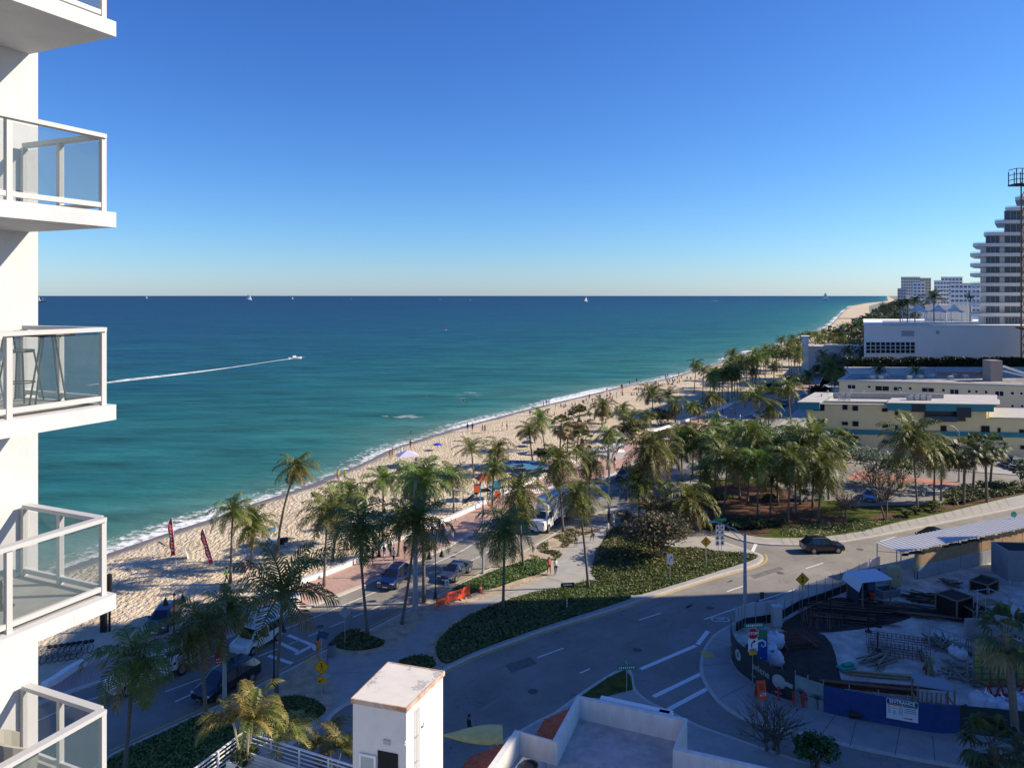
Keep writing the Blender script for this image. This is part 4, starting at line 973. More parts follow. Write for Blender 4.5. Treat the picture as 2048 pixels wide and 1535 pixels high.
# --- own hotel wing at the left: wall with five balconies
Wc = Vector((-7.57, 11.76, 0)); rzw = -.418
apt = thing('apartment_building', 'tall white apartment building with stacked glass-railed balconies filling the left edge', 'building', tuple(Wc), rzw)
b = MB(); b.box((-.15, -5.86, 26), (.3, 12., 34)); b.build('wall', white_wall, apt)
b = MB(); b.box((-6.3, -5.9, 26), (11.9, 11.9, 34)); b.build('core', white_wall, apt)
zs = [32.78, 29.995, 27.19, 24.43, 21.64, 18.85]
def balcony(z):
    b = MB(); b.box((.975, -3.0, .11), (1.95, 6.0, .22)); 
    s = put('balcony', b.mesh('balcony', [white_wall])); s.parent = apt; s.location = (0, 0, z)
    t = MB(); t.box((.93, -3.0, .226), (1.80, 5.9, .012)); t.build('floor_finish', mk('balcony_floor', (.34, .33, .30), .8, var=.1, scale=3), s)
    top = .22; h = 1.13
    b = MB(); b.box((1.82, -3.0, top + h - .03), (.13, 5.8, .06)); b.box((.93, -.12, top + h - .03), (1.65, .13, .06))
    b.box((1.82, -3.0, top + .10), (.05, 5.8, .07)); b.box((.93, -.12, top + .10), (1.65, .05, .07)); b.build('rail', silver, s)
    for (x, y) in [(1.82, -.12), (.9, -.12), (.06, -.12)] + [(1.82, -.12 - 1.35 * k) for k in (1, 2, 3, 4)]:
        b = MB(); b.box((0, 0, (h - .06) / 2), (.07, .075, h - .06)); o = b.build('post', silver, s); o.location = (x, y, top)
    for (cx, cy, sx, sy) in [(1.36, -.12, .84, .012), (.48, -.12, .76, .012)] + [(1.82, -.12 - 1.35 * (k + .5), .012, 1.26) for k in range(4)]:
        b = MB(); b.box((0, 0, 0), (sx, sy, h - .26)); o = b.build('glass_pane', glass_m, s); o.location = (cx, cy, top + .13 + (h - .2) / 2)
    return s
for z in zs: balcony(z)
def on_apt(x, y, z):
    c_, s_ = math.cos(rzw), math.sin(rzw); return (Wc.x + x * c_ - y * s_, Wc.y + x * s_ + y * c_, z)
wire = mk('dark_wire_frame', (.045, .04, .035), .5, metal=.4)
fabric = mk('pale_sling_fabric', (.30, .29, .25), .8)
wick = mk('wicker', (.20, .11, .06), .8, var=.3, scale=40, obj=True)
t = thing('bar_stool', 'dark bar stool with an arched back on the balcony at eye level', 'stool', on_apt(.42, -.42, 27.425), rzw + .4)
b = MB(); b.lathe([(.19, .73), (.20, .75), (.19, .77)], n=16); b.build('seat', wire, t)
for (x, y) in ((.13, .13), (-.13, .13), (-.13, -.13), (.13, -.13)): b = MB(); b.tube([(x, y, .73), (x * 1.7, y * 1.7, 0)], .013, 6); b.build('leg', wire, t)
b = MB(); b.tube([(.2 * math.cos(a), .2 * math.sin(a), .28) for a in [k * PI / 8 for k in range(17)]], .010, 6); b.build('foot_ring', wire, t)
b = MB(); b.tube([(-.17, .15 * math.cos(a) * -1, .75 + .28 * math.sin(a)) for a in [k * PI / 10 for k in range(11)]], .014, 6); b.build('back_hoop', wire, t)
for k, (x, y) in enumerate(((1.25, -.55), (.75, -1.6))):
    if k == 0:
        t = thing('bar_table', 'tall dark table with slender splayed legs behind the eye-level balcony glass', 'table', on_apt(x, y, 27.425), rzw)
        b = MB(); b.lathe([(.33, 1.00), (.34, 1.02), (.33, 1.04)], n=20); b.build('table_top', wire, t)
        for a in (.4, 2.0, 3.5, 5.1): b = MB(); b.tube([(.10 * math.cos(a), .10 * math.sin(a), 1.0), (.28 * math.cos(a), .28 * math.sin(a), 0)], .014, 6); b.build('leg', wire, t)
    else:
        t2 = thing('bar_stool', 'second dark bar stool nearest the frame edge on the eye-level balcony', 'stool', on_apt(x, y, 27.425), rzw - .5)
        for ch in [o for o in bpy.data.objects if o.parent and o.parent.name == 'bar_stool']: c = ch.copy(); col.objects.link(c); c.parent = t2
def sling(name, label, loc, rz, seatm, wicker_=False):
    t = thing(name, label, 'chair', loc, rz)
    if wicker_:
        b = MB(); pts = [(.30 * math.cos(a), .30 * math.sin(a)) for a in [k * PI / 10 - PI * .95 for k in range(20)]]
        b.lathe([(.26, .05), (.30, .38), (.28, .42)], n=20); b.build('seat', seatm, t)
        vs = []
        for k in range(15):
            a = PI * .5 + (k - 7) / 7 * 2.0; hh = .42 + .38 * math.cos((k - 7) / 7 * 1.3)
            vs += [(.29 * math.cos(a), .29 * math.sin(a), .4), (.35 * math.cos(a), .35 * math.sin(a), .4 + hh * .6), (.38 * math.cos(a), .38 * math.sin(a), .4 + hh)]
        b = MB(); b.add(vs, [(i * 3 + j, i * 3 + 3 + j, i * 3 + 4 + j, i * 3 + 1 + j) for i in range(14) for j in (0, 1)]); o = b.build('backrest', seatm, t)
        m_ = o.modifiers.new('s', 'SOLIDIFY'); m_.thickness = .04
    else:
        b = MB(); b.box((0, 0, .40), (.50, .50, .03), bev=.01); b.build('seat', seatm, t)
        b = MB(); b.bar((0, .24, .42), (0, .42, 1.0), .48, .03); b.build('backrest', seatm, t)
        for s_ in (-1, 1):
            b = MB(); b.tube([(s_ * .27, -.25, 0), (s_ * .27, -.27, .60), (s_ * .27, -.2, .64), (s_ * .27, .25, .64), (s_ * .27, .34, .62)], .016, 6); b.build('armrest', wire, t)
            b = MB(); b.tube([(s_ * .26, .34, 0), (s_ * .26, .22, .40)], .016, 6); b.build('leg', wire, t)
    return t
sling('sling_chair', 'pale sling armchair on the balcony overlooking the sand', on_apt(.95, -1.75, 24.66), rzw + 2.2, fabric)
sling('wicker_chair', 'brown wicker tub chair on the lowest balcony', on_apt(1.0, -1.85, 21.875), rzw + 2.6, wick, True)
sling('wicker_chair', 'dark rounded chair back nearest the post on the lowest balcony', on_apt(1.25, -1.0, 21.875), rzw + 2.9, fabric, True)
t = thing('side_table', 'small round glass-topped side table on the lower balcony', 'table', on_apt(.95, -1.02, 24.66), 0)
b = MB(); b.lathe([(.22, .44), (.22, .455)], n=18); b.build('table_top', mk('table_glass', (.1, .16, .15), .1), t); b = MB(); b.lathe([(.18, 0), (.02, .03), (.02, .44)], n=10); b.build('stem', wire, t)

# --- neighbouring towers that shade the street (south-west, outside the picture)
tw = thing('shading_tower', 'neighbouring high-rise hotel east of the street whose shadow covers the crossing', 'building', (70, 60, 0))
b = MB(); b.box((18, 0.0, 34), (36, 34, 68)); b.build('wall', white_wall, tw)
for k in range(21):
    b = MB(); n_ = 10; pts = [(0, 0), (0, 1.0)] + [(1.0 + 2.3 * math.sin(PI * i / n_) * 0 + 8 * i / n_, 1.0 + .5 * math.sin(PI * i / n_)) for i in range(n_ + 1)] + [(9, 0)]
    b.prism([(p[0], p[1] * .9) for p in pts], 0, .9); o = b.build('balcony', white_wall, tw); o.location = (.4, 17, 3.1 * k + 2.4)
w2 = thing('shading_wing', 'unseen lower block added to keep the parapet roofs in shade', 'building', (70, 36.4, 0)); b = MB(); b.box((15, 0, 26.2), (30, 13, 52.4)); b.build('wall', white_wall, w2)  # unseen block, added and sized to shade the parapets but not the stair tower
for y1, h in ((79.3, 26), (82.4, 19)):
    w3 = thing('podium_block', 'taller podium block of the neighbouring hotel' if h > 20 else 'lower podium block of the neighbouring hotel', 'building', (70.2, 77.1 + (y1 - 77.1) / 2 if h > 20 else 80.9, 0))
    b = MB(); b.box((15, 0, h / 2), (30, (y1 - 77.0) if h > 20 else 3.1, h)); b.build('wall', white_wall, w3)

w4 = thing('far_shading_tower', 'tall tower west of the beach road whose shadow lies on the far sand', 'building', (136, 187, 0)); b = MB(); b.prism([(0, 0), (30, 0), (64, 50), (33, 50)], 0, 70); b.build('wall', white_wall, w4)
# --- white stair tower on the roof deck
q = [Vector((-6.41, 29.8)), Vector((-4.09, 29.09)), Vector((-2.86, 31.98)), Vector((-5.42, 32.8))]
cen = sum(q, Vector((0, 0))) / 4
st = thing('stair_tower', 'bright white square stair tower with a rust-edged flat roof', 'tower', (cen.x, cen.y, 8.5))
lq = [p - cen for p in q]
def shr(f): return [(p.x * f, p.y * f) for p in lq]
b = MB(); b.prism(shr(.955), 0, 4.35); b.build('wall', mk('tower_stucco', (.70, .69, .66), .8, var=.04, scale=1.5, bump=.3, bscale=14), st)
def stain_roof():
    m = bpy.data.materials.new('stained_roof'); nt, N, L, b = nodes_of(m)
    tc = N.new('ShaderNodeTexCoord'); n = N.new('ShaderNodeTexNoise'); n.inputs['Scale'].default_value = .8; n.inputs['Detail'].default_value = 9; n.inputs['Roughness'].default_value = .62
    L.new(tc.outputs['Object'], n.inputs['Vector'])
    r = N.new('ShaderNodeValToRGB'); e = r.color_ramp; e.elements[0].position = .30; e.elements[0].color = (.60, .56, .48, 1); e.elements[1].position = .62; e.elements[1].color = (.68, .64, .56, 1)
    for p_, c_ in ((.385, (.62, .58, .5)), (.402, (.30, .29, .28)), (.412, (.52, .49, .45)), (.428, (.48, .46, .42)), (.440, (.24, .23, .22)), (.452, (.62, .58, .52))): k = e.elements.new(p_); k.color = (*c_, 1)
    L.new(n.outputs['Fac'], r.inputs[0]); L.new(r.outputs[0], b.inputs['Base Color']); b.inputs['Roughness'].default_value = .8
    return m
b = MB(); b.prism(shr(.99), 4.35, 4.5); b.build('roof', stain_roof(), st)
b = MB(); P4 = shr(1.0); P5 = shr(.965)
for i in range(4):
    j = (i + 1) % 4
    b.add([(*P4[i], 4.33), (*P4[j], 4.33), (*P4[j], 4.515), (*P4[i], 4.515), (*P5[i], 4.515), (*P5[j], 4.515)], [(0, 1, 2, 3), (3, 2, 5, 4)])
b.build('roof_edge', mk('rusty_flashing', (.62, .58, .50), .7, c2=(.42, .15, .03), scale=1.7, detail=8), st)
fa = plane_px(q[0] * .0 + cen + (q[0] - cen) * .955, cen + (q[1] - cen) * .955)
def add_box_px(pf, x0, y0, x1, y1, th, mtl, par, nm, off=0., **k): return wall_rect(pf, x0, y0, x1, y1, th, mtl, par, nm, off=off, **k)
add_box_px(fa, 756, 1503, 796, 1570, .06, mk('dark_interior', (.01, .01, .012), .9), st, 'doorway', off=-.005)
o = add_box_px(fa, 718, 1508, 752, 1580, .05, glass('door_glass', (.5, .6, .6), .5), st, 'door', frame=white_paint, off=-.06); 
add_box_px(fa, 767, 1479, 780, 1488, .04, mk('vent_grey', (.45, .44, .4), .7), st, 'vent', off=-.03)
b = MB(); c = fa(811, 1484, -.12) - st.location; b.sphere(tuple(c), .06, 8, 6); b.tube([tuple(c), tuple(c + Vector((.05, .12, .02)))], .02, 6); b.lathe([(.02, 0), (.07, .06)], tuple(c + Vector((0, -.03, -.1))), 10); b.build('floodlight', white_paint, st)
fb = plane_px(cen + (q[1] - cen) * .955, cen + (q[2] - cen) * .955)
b = MB()
for x in (832, 838): a0 = fb(x, 1408, -.06) - st.location; a0.z = 4.1; b.tube([tuple(a0), (a0.x, a0.y, 0)], .018, 6)
for z in (1.0, 2.0, 3.0): a0 = fb(832, 1408, -.06) - st.location; a1 = fb(838, 1408, -.06) - st.location; b.tube([(a0.x, a0.y, z), (a1.x, a1.y, z)], .02, 6)
b.build('ladder_pipe', grey_metal, st)
b = MB(); a0 = fb(846, 1450, -.03) - st.location; b.box(tuple(a0), (.05, .18, .06)); b.box(tuple(a0 + Vector((0, .1, .06))), (.05, .08, .04)); b.build('tap', grey_metal, st)

# --- roof deck with white bar railing
D0 = Vector((-11.65, 32.6)); D1 = Vector((-6.4, 30.25)); Dm = Vector((-12.75, 30.0)) - D0
dk = thing('deck_building', 'white low building carrying the roof deck with white bar railings', 'building', (D0.x, D0.y, 0))
ux = (D1 - D0).normalized(); uy = Dm.normalized()
def L2(a, b_): v = ux * a + uy * b_; return (v.x, v.y)
b = MB(); b.prism([L2(-.1, -.1), L2(9, -.1), L2(9, 14), L2(-.1, 14)], 0, 8.95); b.build('wall', white_paint, dk)
b = MB(); b.prism([L2(0, 0), L2(8.9, 0), L2(8.9, 13.9), L2(0, 13.9)], 8.95, 9.0); b.build('deck_floor', mk('deck_grey', (.42, .42, .41), .8, var=.1, scale=2), dk)
for nm, pt in (('railing', [(.06 + i * 1.5, .06) for i in range(5)]), ('railing', [(.06, .06 + i * 1.5) for i in range(6)])):
    b = MB()
    for (a, c) in pt: x, y = L2(a, c); b.box((x, y, 9.55), (.07, .07, 1.1))
    p0, p1 = L2(*pt[0]), L2(*pt[-1])
    for z in (9.2, 9.38, 9.56, 9.74, 9.92): b.bar((*p0, z), (*p1, z), .03, .04)
    b.bar((*p0, 10.1), (*p1, 10.1), .08, .05); b.build(nm, white_paint, dk)
b = MB(); p0, p1 = L2(1.2, .9), L2(5.4, .9)
for k in range(7): b.bar((*p0, 9.05 + k * .14), (*p1, 9.05 + k * .14), .04, .11)
b.build('slatted_screen', mk('screen_grey_white', (.6, .62, .62), .6), dk)
b = MB(); x, y = L2(.9, .75); b.box((x, y, 9.25), (1.5, .9, .5), rz=-.42); o = b.build('planter', white_paint); tag(o, 'white deck planter under the areca palms', 'planter', loc=(D0.x, D0.y, 0))
cx, cy = D0.x + L2(2.6, 2.4)[0], D0.y + L2(2.6, 2.4)[1]
t = thing('daybed', 'dark wicker canopy daybed on the roof deck', 'daybed', (cx - .2, cy + .1, 9.0), .4)
b = MB(); vs = []
for i in range(9):
    for j in range(7):
        a = PI * i / 8; e = j / 6 * PI * .5; vs.append((.95 * math.cos(a) * math.sin(e + .25), .95 * math.sin(a) * math.sin(e + .25), .35 + .85 * math.cos(e)))
b.add(vs, [(i * 7 + j, i * 7 + j + 1, i * 7 + 8 + j, i * 7 + 7 + j) for i in range(8) for j in range(6)]); b.build('canopy', mk('dark_wicker', (.06, .035, .025), .8, var=.4, scale=12), t, smooth=True)
b = MB(); b.lathe([(.9, 0), (.95, .32), (.9, .38)], n=20); b.build('seat', wick, t)
def small_palm(loc, Rr, h, label, seed, n=8, stems=3, spread=.35, yel=.5):
    rs = random.Random(seed); o = thing('areca_palm', label, 'palm tree', loc)
    tb = MB(); cb = colored()
    for k in range(stems):
        a = k * 2.3 + seed; x, y = math.cos(a) * spread, math.sin(a) * spread; hh = h * rs.uniform(.8, 1.1)
        tb.tube([(x * .3, y * .3, 0), (x * .7, y * .7, hh * .5), (x, y, hh)], .045, 6)
        sub = colored()
        for i in range(n):
            g = Vector((.10, .14, .03)).lerp(Vector((.35, .26, .07)), rs.uniform(0, yel))
            frond(sub, rs, rs.uniform(0, 6.28), rs.uniform(.2, 1.3), Rr * rs.uniform(.8, 1.15), .9, tuple(g), lw=.045, ll=Rr * .28, npair=24)
        cb.v += [(v[0] + x, v[1] + y, v[2] + hh) for v in sub.v]; o_ = len(cb.v) - len(sub.v); cb.f += [tuple(i + o_ for i in f) for f in sub.f]; cb.mi += sub.mi; cb.cols += sub.cols
    tb.build('trunk', mk('cane_trunk', (.42, .36, .24), .7, var=.2, scale=8), o); cb.build('crown', palm_leaf, o)
    return o
px_, py_ = L2(.85, .8)
small_palm((D0.x + px_, D0.y + py_, 9.4), 1.75, 1.9, 'sunlit yellow green areca palm rising from the corner of the roof deck', 3, 11, 3, .55, .75)
small_palm((D0.x + 1.2, D0.y + .9, 8.4), 2.1, 1.0, 'arching palm fronds just outside the deck railing', 5, 9, 2, .5, .5)
small_palm((D0.x + 3.7, D0.y + .6, 7.9), 1.9, 1.1, 'spiky palm fronds between the deck railing and the stair tower', 6, 11, 2, .45, .4)
small_palm((-3.55, 27.6, 9.0), .75, 1.35, 'small palm standing at the foot of the stair tower', 8, 8, 1, .05, .6)
rsx = random.Random(9); cbx = colored(); leaf_blob(cbx, rsx, (0, 0, .2), .55, 350, .09, [(.03, .06, .015), (.05, .09, .02)]); tag(cbx.build('planter_shrub', broad_leaf), 'dark green shrub filling the deck planter', 'shrub', loc=(D0.x + px_, D0.y + py_, 9.5))

# --- parapet roof with red tiles
pp = [(3.28, 37.6), (8.3, 35.5), (7.28, 33.3), (13.6, 30.7), (10.8, 24.0), (-4.0, 30.0 - 4.0), (-1.14 - .9, 29.4), (.14, 34.6), (1.83, 33.8)]
rf = thing('parapet_building', 'white low building with parapet roofs and red tile skirts at the bottom', 'building', (3.28, 37.6, 0))
lp = [(x - 3.28, y - 37.6) for x, y in pp]
pw = mk('parapet_stucco', (.66, .65, .62), .85, var=.12, scale=2.2, bump=.3, bscale=14, stretch=(1, 1, .25))
b = MB(); b.prism([(x, y) for x, y in lp], 0, 7.9); b.build('wall', pw, rf)
b = MB(); b.prism(offs(lp if area2(lp) > 0 else lp[::-1], -.15, True), 7.9, 7.95); b.build('roof', mk('gravel_roof', (.44, .43, .40), .9, var=.25, scale=1.4, bump=.6, bscale=18, detail=9), rf)
b = MB(); lo = lp if area2(lp) > 0 else lp[::-1]; li = offs(lo, -.28, True)
n_ = len(lo)
for i in range(n_):
    j = (i + 1) % n_
    b.add([(*lo[i], 7.9), (*lo[j], 7.9), (*lo[j], 9.0), (*lo[i], 9.0), (*li[i], 9.0), (*li[j], 9.0), (*li[i], 7.93), (*li[j], 7.93)], [(0, 1, 2, 3), (3, 2, 5, 4), (4, 5, 7, 6)])
b.build('parapet', pw, rf)
tile = mk('red_clay_tile', (.24, .06, .035), .8, c2=(.42, .14, .08), scale=5, detail=4)
def tile_skirt(a, c, out, z0, z1):
    """barrel tiles laid down a slope outside the wall line a->c"""
    a = Vector(a); c = Vector(c); t = (c - a).normalized(); n = Vector((-t.y, t.x)); n = n if n.dot(Vector(out)) > 0 else -n; w_ = Vector(out).length; L_ = (c - a).length; b = MB()
    m_ = int(L_ / .26)
    for i in range(m_):
        p = a + t * (i + .5) * L_ / m_
        for r_ in range(5):
            f0, f1 = r_ / 5, (r_ + 1.15) / 5
            b.tube([(p.x + n.x * w_ * f0, p.y + n.y * w_ * f0, z0 + (z1 - z0) * f0 + .02), (p.x + n.x * w_ * f1, p.y + n.y * w_ * f1, z0 + (z1 - z0) * f1 + .05)], [.10, .13], 6)
    b.add([(*a, z0), (*c, z0), (*(c + n * w_), z1), (*(a + n * w_), z1)], [(0, 1, 2, 3)])
    b.build('tile_skirt', tile, rf)
V = lambda i: Vector(lp[i])
tile_skirt(V(0), V(8), (-1.5, .6), 8.4, 7.4); tile_skirt(V(8) + Vector((-.1, .1)), V(7), (.9, 2.1), 8.3, 7.2); tile_skirt(V(7), V(6), (-2.0, .8), 8.4, 7.2); tile_skirt(V(8) + Vector((-.5, 1.6)), V(7) + Vector((-1.0, .6)), (.5, 1.2), 7.6, 7.0); tile_skirt(V(2) + Vector((.1, 0)), V(3), (.4, 1.2), 8.2, 7.5); tile_skirt(V(7) + Vector((.35, 1.35)), V(8) + Vector((-1.0, 1.2)), (.3, .9), 7.6, 7.0)
t = thing('rooftop_unit', 'grey air conditioning unit with a round fan behind the parapet', 'air conditioner', (.75, 32.0, 7.95), -.42)
b = MB(); b.box((0, 0, .48), (1.15, 1.15, .96), bev=.03); b.build('housing', mk('unit_grey', (.20, .23, .26), .6), t)
b = MB(); b.lathe([(.36, .96), (.38, 1.06), (.33, 1.06), (.31, .97)], n=24); b.build('fan_ring', blackm, t); b = MB(); b.box((.2, .578, .45), (.5, .01, .5)); b.build('grille', mk('grille_light', (.5, .52, .5), .6), t)
b = MB(); b.box((0, 0, 0), (3.6, .35, .30), rz=-.40); b.box((1.2, -.8, -.1), (.5, .7, .5), rz=-.4); tag(b.build('roof_duct', white_paint), 'white duct box along the parapet top', 'duct', loc=(6.1, 36.9, 8.75))
b = MB(); nn = 12
vs = []
for i in range(nn + 1):
    for j in range(5):
        x = 3.3 * i / nn; hw = .95 * math.sin(PI * .62 * i / nn); vs.append((x, hw * (j - 2) / 2, .30 * (1 - ((j - 2) / 2) ** 2) * (.3 + .7 * i / nn)))
b.add(vs, [(i * 5 + j, i * 5 + j + 1, i * 5 + 6 + j, i * 5 + 5 + j) for i in range(nn) for j in range(4)])
o = b.build('yellow_awning', mk('yellow_canvas', (.80, .62, .20), .7, var=.1, scale=3), smooth=True); m_ = o.modifiers.new('s', 'SOLIDIFY'); m_.thickness = .06
pz = P(888, 1472, 4.2); tag(o, 'pointed pale yellow canvas awning beside the red tiles', 'awning', loc=(pz.x, pz.y, 4.2), rz=.05)

# --- yellow three-storey building with teal bands
pale_y = mk('cream_yellow_stucco', (.72, .60, .33), .85, var=.04, scale=.6)
teal = mk('teal_paint', (.015, .19, .24), .6)
roofw = mk('white_flat_roof', (.46, .44, .40), .85, var=.10, scale=.4, detail=7)
A = Vector((53.0, 136.9)); B = Vector((84.5, 133.5)); pf = plane_px(A, B)
yb = thing('yellow_building', 'pale yellow three-storey building with teal bands beyond the park', 'building', (A.x, A.y, 0), 0)
tt = (B - A).normalized(); nb = Vector((.54, .84))
def L3(s, d): v = tt * s + nb * d; return (v.x, v.y)
LA = (B - A).length
b = MB(); b.prism([L3(.7, 0), L3(LA, 0), L3(LA, 17), L3(.7, 17)], 0, 9.3); b.build('wall', pale_y, yb)
b = MB(); b.prism([L3(LA, -.0), L3(LA + 22, -.2), L3(LA + 22, 13), L3(LA, 13)], 0, 7.2); b.build('lower_wing', pale_y, yb)
b = MB(); b.prism([L3(0, -.5), L3(LA + 1.8, -.5), L3(LA + 1.8, 17.5), L3(0, 17.5)], 9.3, 9.42); b.build('roof', roofw, yb)
b = MB(); b.prism([L3(LA + .4, -.5), L3(LA + 22, -.7), L3(LA + 22, 13), L3(LA + .4, 13)], 7.2, 7.45); b.build('roof', roofw, yb)
b = MB(); b.prism([L3(4, .5), L3(14.5, .5), L3(14.5, .9), L3(4, .9)], 9.42, 9.8); b.prism([L3(4, 8), L3(24, 8), L3(24, 8.4), L3(4, 8.4)], 9.42, 10.5); b.prism([L3(3.8, .5), L3(4.1, .5), L3(4.1, 8), L3(3.8, 8)], 9.42, 9.8); b.build('roof_curb', concrete, yb)
b = MB(); b.prism([L3(15, -1.3), L3(LA + 1.2, -1.3), L3(LA + 1.2, -.1), L3(15, -.1)], 8.5, 9.75); b.build('teal_fascia', teal, yb); b = MB(); b.prism([L3(-.6, -1.0), L3(3.2, -1.0), L3(3.2, 12), L3(-.6, 12)], 8.35, 9.6); b.build('teal_fascia', teal, yb)
b = MB(); b.prism([L3(14.9, -1.5), L3(LA + 2.2, -1.5), L3(LA + 2.2, 6), L3(14.9, 6)], 9.76, 9.9); b.prism([L3(-.7, -1.1), L3(3.3, -1.1), L3(3.3, 15), L3(-.7, 15)], 9.61, 9.75); b.build('roof_slab', roofw, yb)
b = MB(); b.prism([L3(.6, -.25), L3(LA + 22, -.25), L3(LA + 22, -.02), L3(.6, -.02)], 3.9, 4.75); b.build('teal_band', teal, yb)
for (x0, y0, x1, y1, m_) in ((1627, 808, 1649, 821, 1), (1685, 809, 1695, 819, 0), (1705, 811, 1716, 821, 0), (1764, 816, 1775, 823, 0), (1790, 820, 1796, 830, 0), (1627, 838, 1649, 848, 1), (1684, 843, 1696, 850, 0), (1705, 842, 1717, 852, 0), (1765, 848, 1776, 855, 0), (1790, 850, 1796, 858, 0),
                             (1881, 851, 1893, 862, 0), (1962, 851, 1979, 865, 1), (2038, 858, 2048, 866, 0), (1706, 872, 1717, 883, 0), (1765, 880, 1777, 886, 0), (2040, 890, 2049, 898, 0), (1995, 855, 2001, 866, 0)):
    wall_rect(pf, x0, y0, x1, y1, .16, winglass, yb, 'window', frame=mk('window_frame_dark', (.05, .05, .05), .5), mull=m_, off=-.04)
wall_rect(pf, 1850, 814, 1930, 841, .5, mk('dark_balcony', (.02, .03, .04), .4), yb, 'recessed_balcony', off=-.1)
wall_rect(pf, 1848, 832, 1914, 843, .2, mk('navy_panel', (.01, .05, .09), .3), yb, 'balcony_rail', off=-.9)
wall_rect(pf, 1822, 808, 1850, 823, .6, mk('awning_navy', (.01, .02, .03), .6), yb, 'awning', off=-.9)
wall_rect(pf, 1912, 814, 1941, 834, .6, mk('awning_navy', (.01, .02, .03), .6), yb, 'awning', off=-.9)
for k, (s_, nn) in enumerate(((6.3, 2), (20.4, 4))):
    for j in range(nn):
        x, y = L3(s_ + j * 1.05 - (2 if k else 0), 3); o = thing('condenser_unit', ('pair of roof condensers near the teal corner' if k == 0 else 'row of four roof condensers mid-roof'), 'air conditioner', (A.x + x, A.y + y, 9.43), 0, 'roof condensers on the yellow building')
        b = MB(); b.box((0, 0, .95), (.85, .85, .9), bev=.05); b.build('housing', grey_metal, o)
        b = MB(); b.lathe([(.3, 0), (.32, .06)], (0, 0, 1.4), 12); b.build('fan', blackm, o)
        for (u, v) in ((.35, .35), (-.35, .35), (-.35, -.35), (.35, -.35)): b = MB(); b.box((u, v, .25), (.07, .07, .5)); b.build('leg', rust, o)
# --- cream building behind
A = Vector((78.5, 180.0)); B = Vector((116, 169.5)); pf = plane_px(A, B)
cb_ = thing('cream_building', 'long cream two-storey building with a flat roof behind the yellow one', 'building', (A.x, A.y, 0)); tt = (B - A).normalized(); nb = Vector((.54, .84)); LA = (B - A).length
cream = mk('cream_stucco', (.64, .56, .38), .85, var=.05, scale=.5)
b = MB(); b.prism([L3(0, 0), L3(LA + 15, 0), L3(LA + 15, 16), L3(0, 16)], 0, 8.4); b.build('wall', cream, cb_)
b = MB(); b.prism([L3(-.3, -.3), L3(LA + 15, -.3), L3(LA + 15, 16), L3(-.3, 16)], 8.4, 8.9); b.build('cornice', roofw, cb_)
b = MB(); b.prism([L3(1, 1.), L3(LA + 14, 1.), L3(LA + 14, 15), L3(1, 15)], 8.9, 8.93); b.build('roof', mk('dark_roof_felt', (.16, .14, .13), .9, var=.4, scale=.5, c2=(.45, .42, .38), detail=8), cb_)
for (x0, y0, x1, y1) in ((600, 280, 670, 318), (765, 288, 795, 313), (825, 290, 945, 335), (975, 297, 1050, 335), (1100, 300, 1130, 327), (1207, 305, 1313, 345), (1372, 312, 1402, 342), (1438, 317, 1515, 363), (1583, 322, 1613, 352), (1643, 325, 1672, 352), (1720, 328, 1752, 357), (1806, 332, 1883, 378), (1935, 337, 1967, 367), (2010, 340, 2040, 368), (1937, 443, 1967, 470), (2015, 445, 2047, 470)):
    wall_rect(pf, 1548 + x0 / 4.094, 700 + y0 / 4.094, 1548 + x1 / 4.094, 700 + y1 / 4.094, .2, winglass, cb_, 'window', frame=white_paint, mull=1 if x1 - x0 > 60 else 0, off=-.05)
b = MB(); x, y = L3(32.4, 7); b.box((x, y, 11.3), (2.8, 3, 5)); b.build('roof_tower', mk('grey_tan', (.30, .25, .22), .85), cb_)
b = MB()
for k in range(4): b.bar((x + 2, y - 1 + k, 12.6), (x + 12, y - 1 + k, 9.2), .18); b.bar((x + 2, y - 1 + k, 11.4), (x + 12, y - 1 + k, 8.95), .14)
b.build('roof_stair_rails', white_paint, cb_)
def simple_block(name, label, x0, x1, yt, d, depth, mtl, ybot=None, wins=(), cat='building', rm=None, step=0.):
    a = Q(x0, yt, d); c = Q(x1, yt, d + step); z0 = 0 if ybot is None else Q(x0, ybot, d).z
    o = thing(name, label, cat, (a.x, a.y, z0)); w_ = c.x - a.x; b = MB(); sk = a.x / a.y * depth; b.prism([(0, 0), (w_, step), (w_ + sk, depth + step), (sk, depth)], 0, a.z - z0); b.build('wall', mtl, o)
    b = MB(); b.prism([(-.3, -.3), (w_ + .3, step - .3), (w_ + .3 + sk, depth + step), (-.3 + sk, depth)], a.z - z0, a.z - z0 + .4); b.build('roof', rm or mtl, o)
    return o, plane_px((a.x, a.y), (c.x, c.y))
hw = mk('hotel_white', (.84, .84, .82), .8, var=.03, scale=.1)
simple_block('flat_roof_villa', 'low pale villa with a pinkish wall behind the cream building', 1873, 1992, 744, 215, 12, mk('villa_pink', (.45, .30, .25), .8), rm=roofw)
simple_block('garden_wall', 'long pale wall at the foot of the hotel hedges', 1690, 2090, 737, 232, 1.0, hw, cat='wall')
pod, pf = simple_block('hotel_podium', 'big blank white hotel podium with a grid window', 1728, 2110, 651, 250, 60, hw, step=-8)
for r_ in range(3):
    for c_ in range(10): x0 = 1731 + c_ * 9.9; wall_rect(pf, x0 + .5, 683.5 + r_ * 7.6, x0 + 9.8, 691 + r_ * 7.6, .3, winglass, pod, 'window', off=-.1, frame=white_paint)
wall_rect(pf, 1803, 661, 1828, 672, .2, mk('louvre_grey', (.42, .42, .42), .7), pod, 'louvre', off=-.1); wall_rect(pf, 1872, 661, 1879, 668, .2, mk('louvre_grey', (.42, .42, .42), .7), pod, 'louvre', off=-.1)
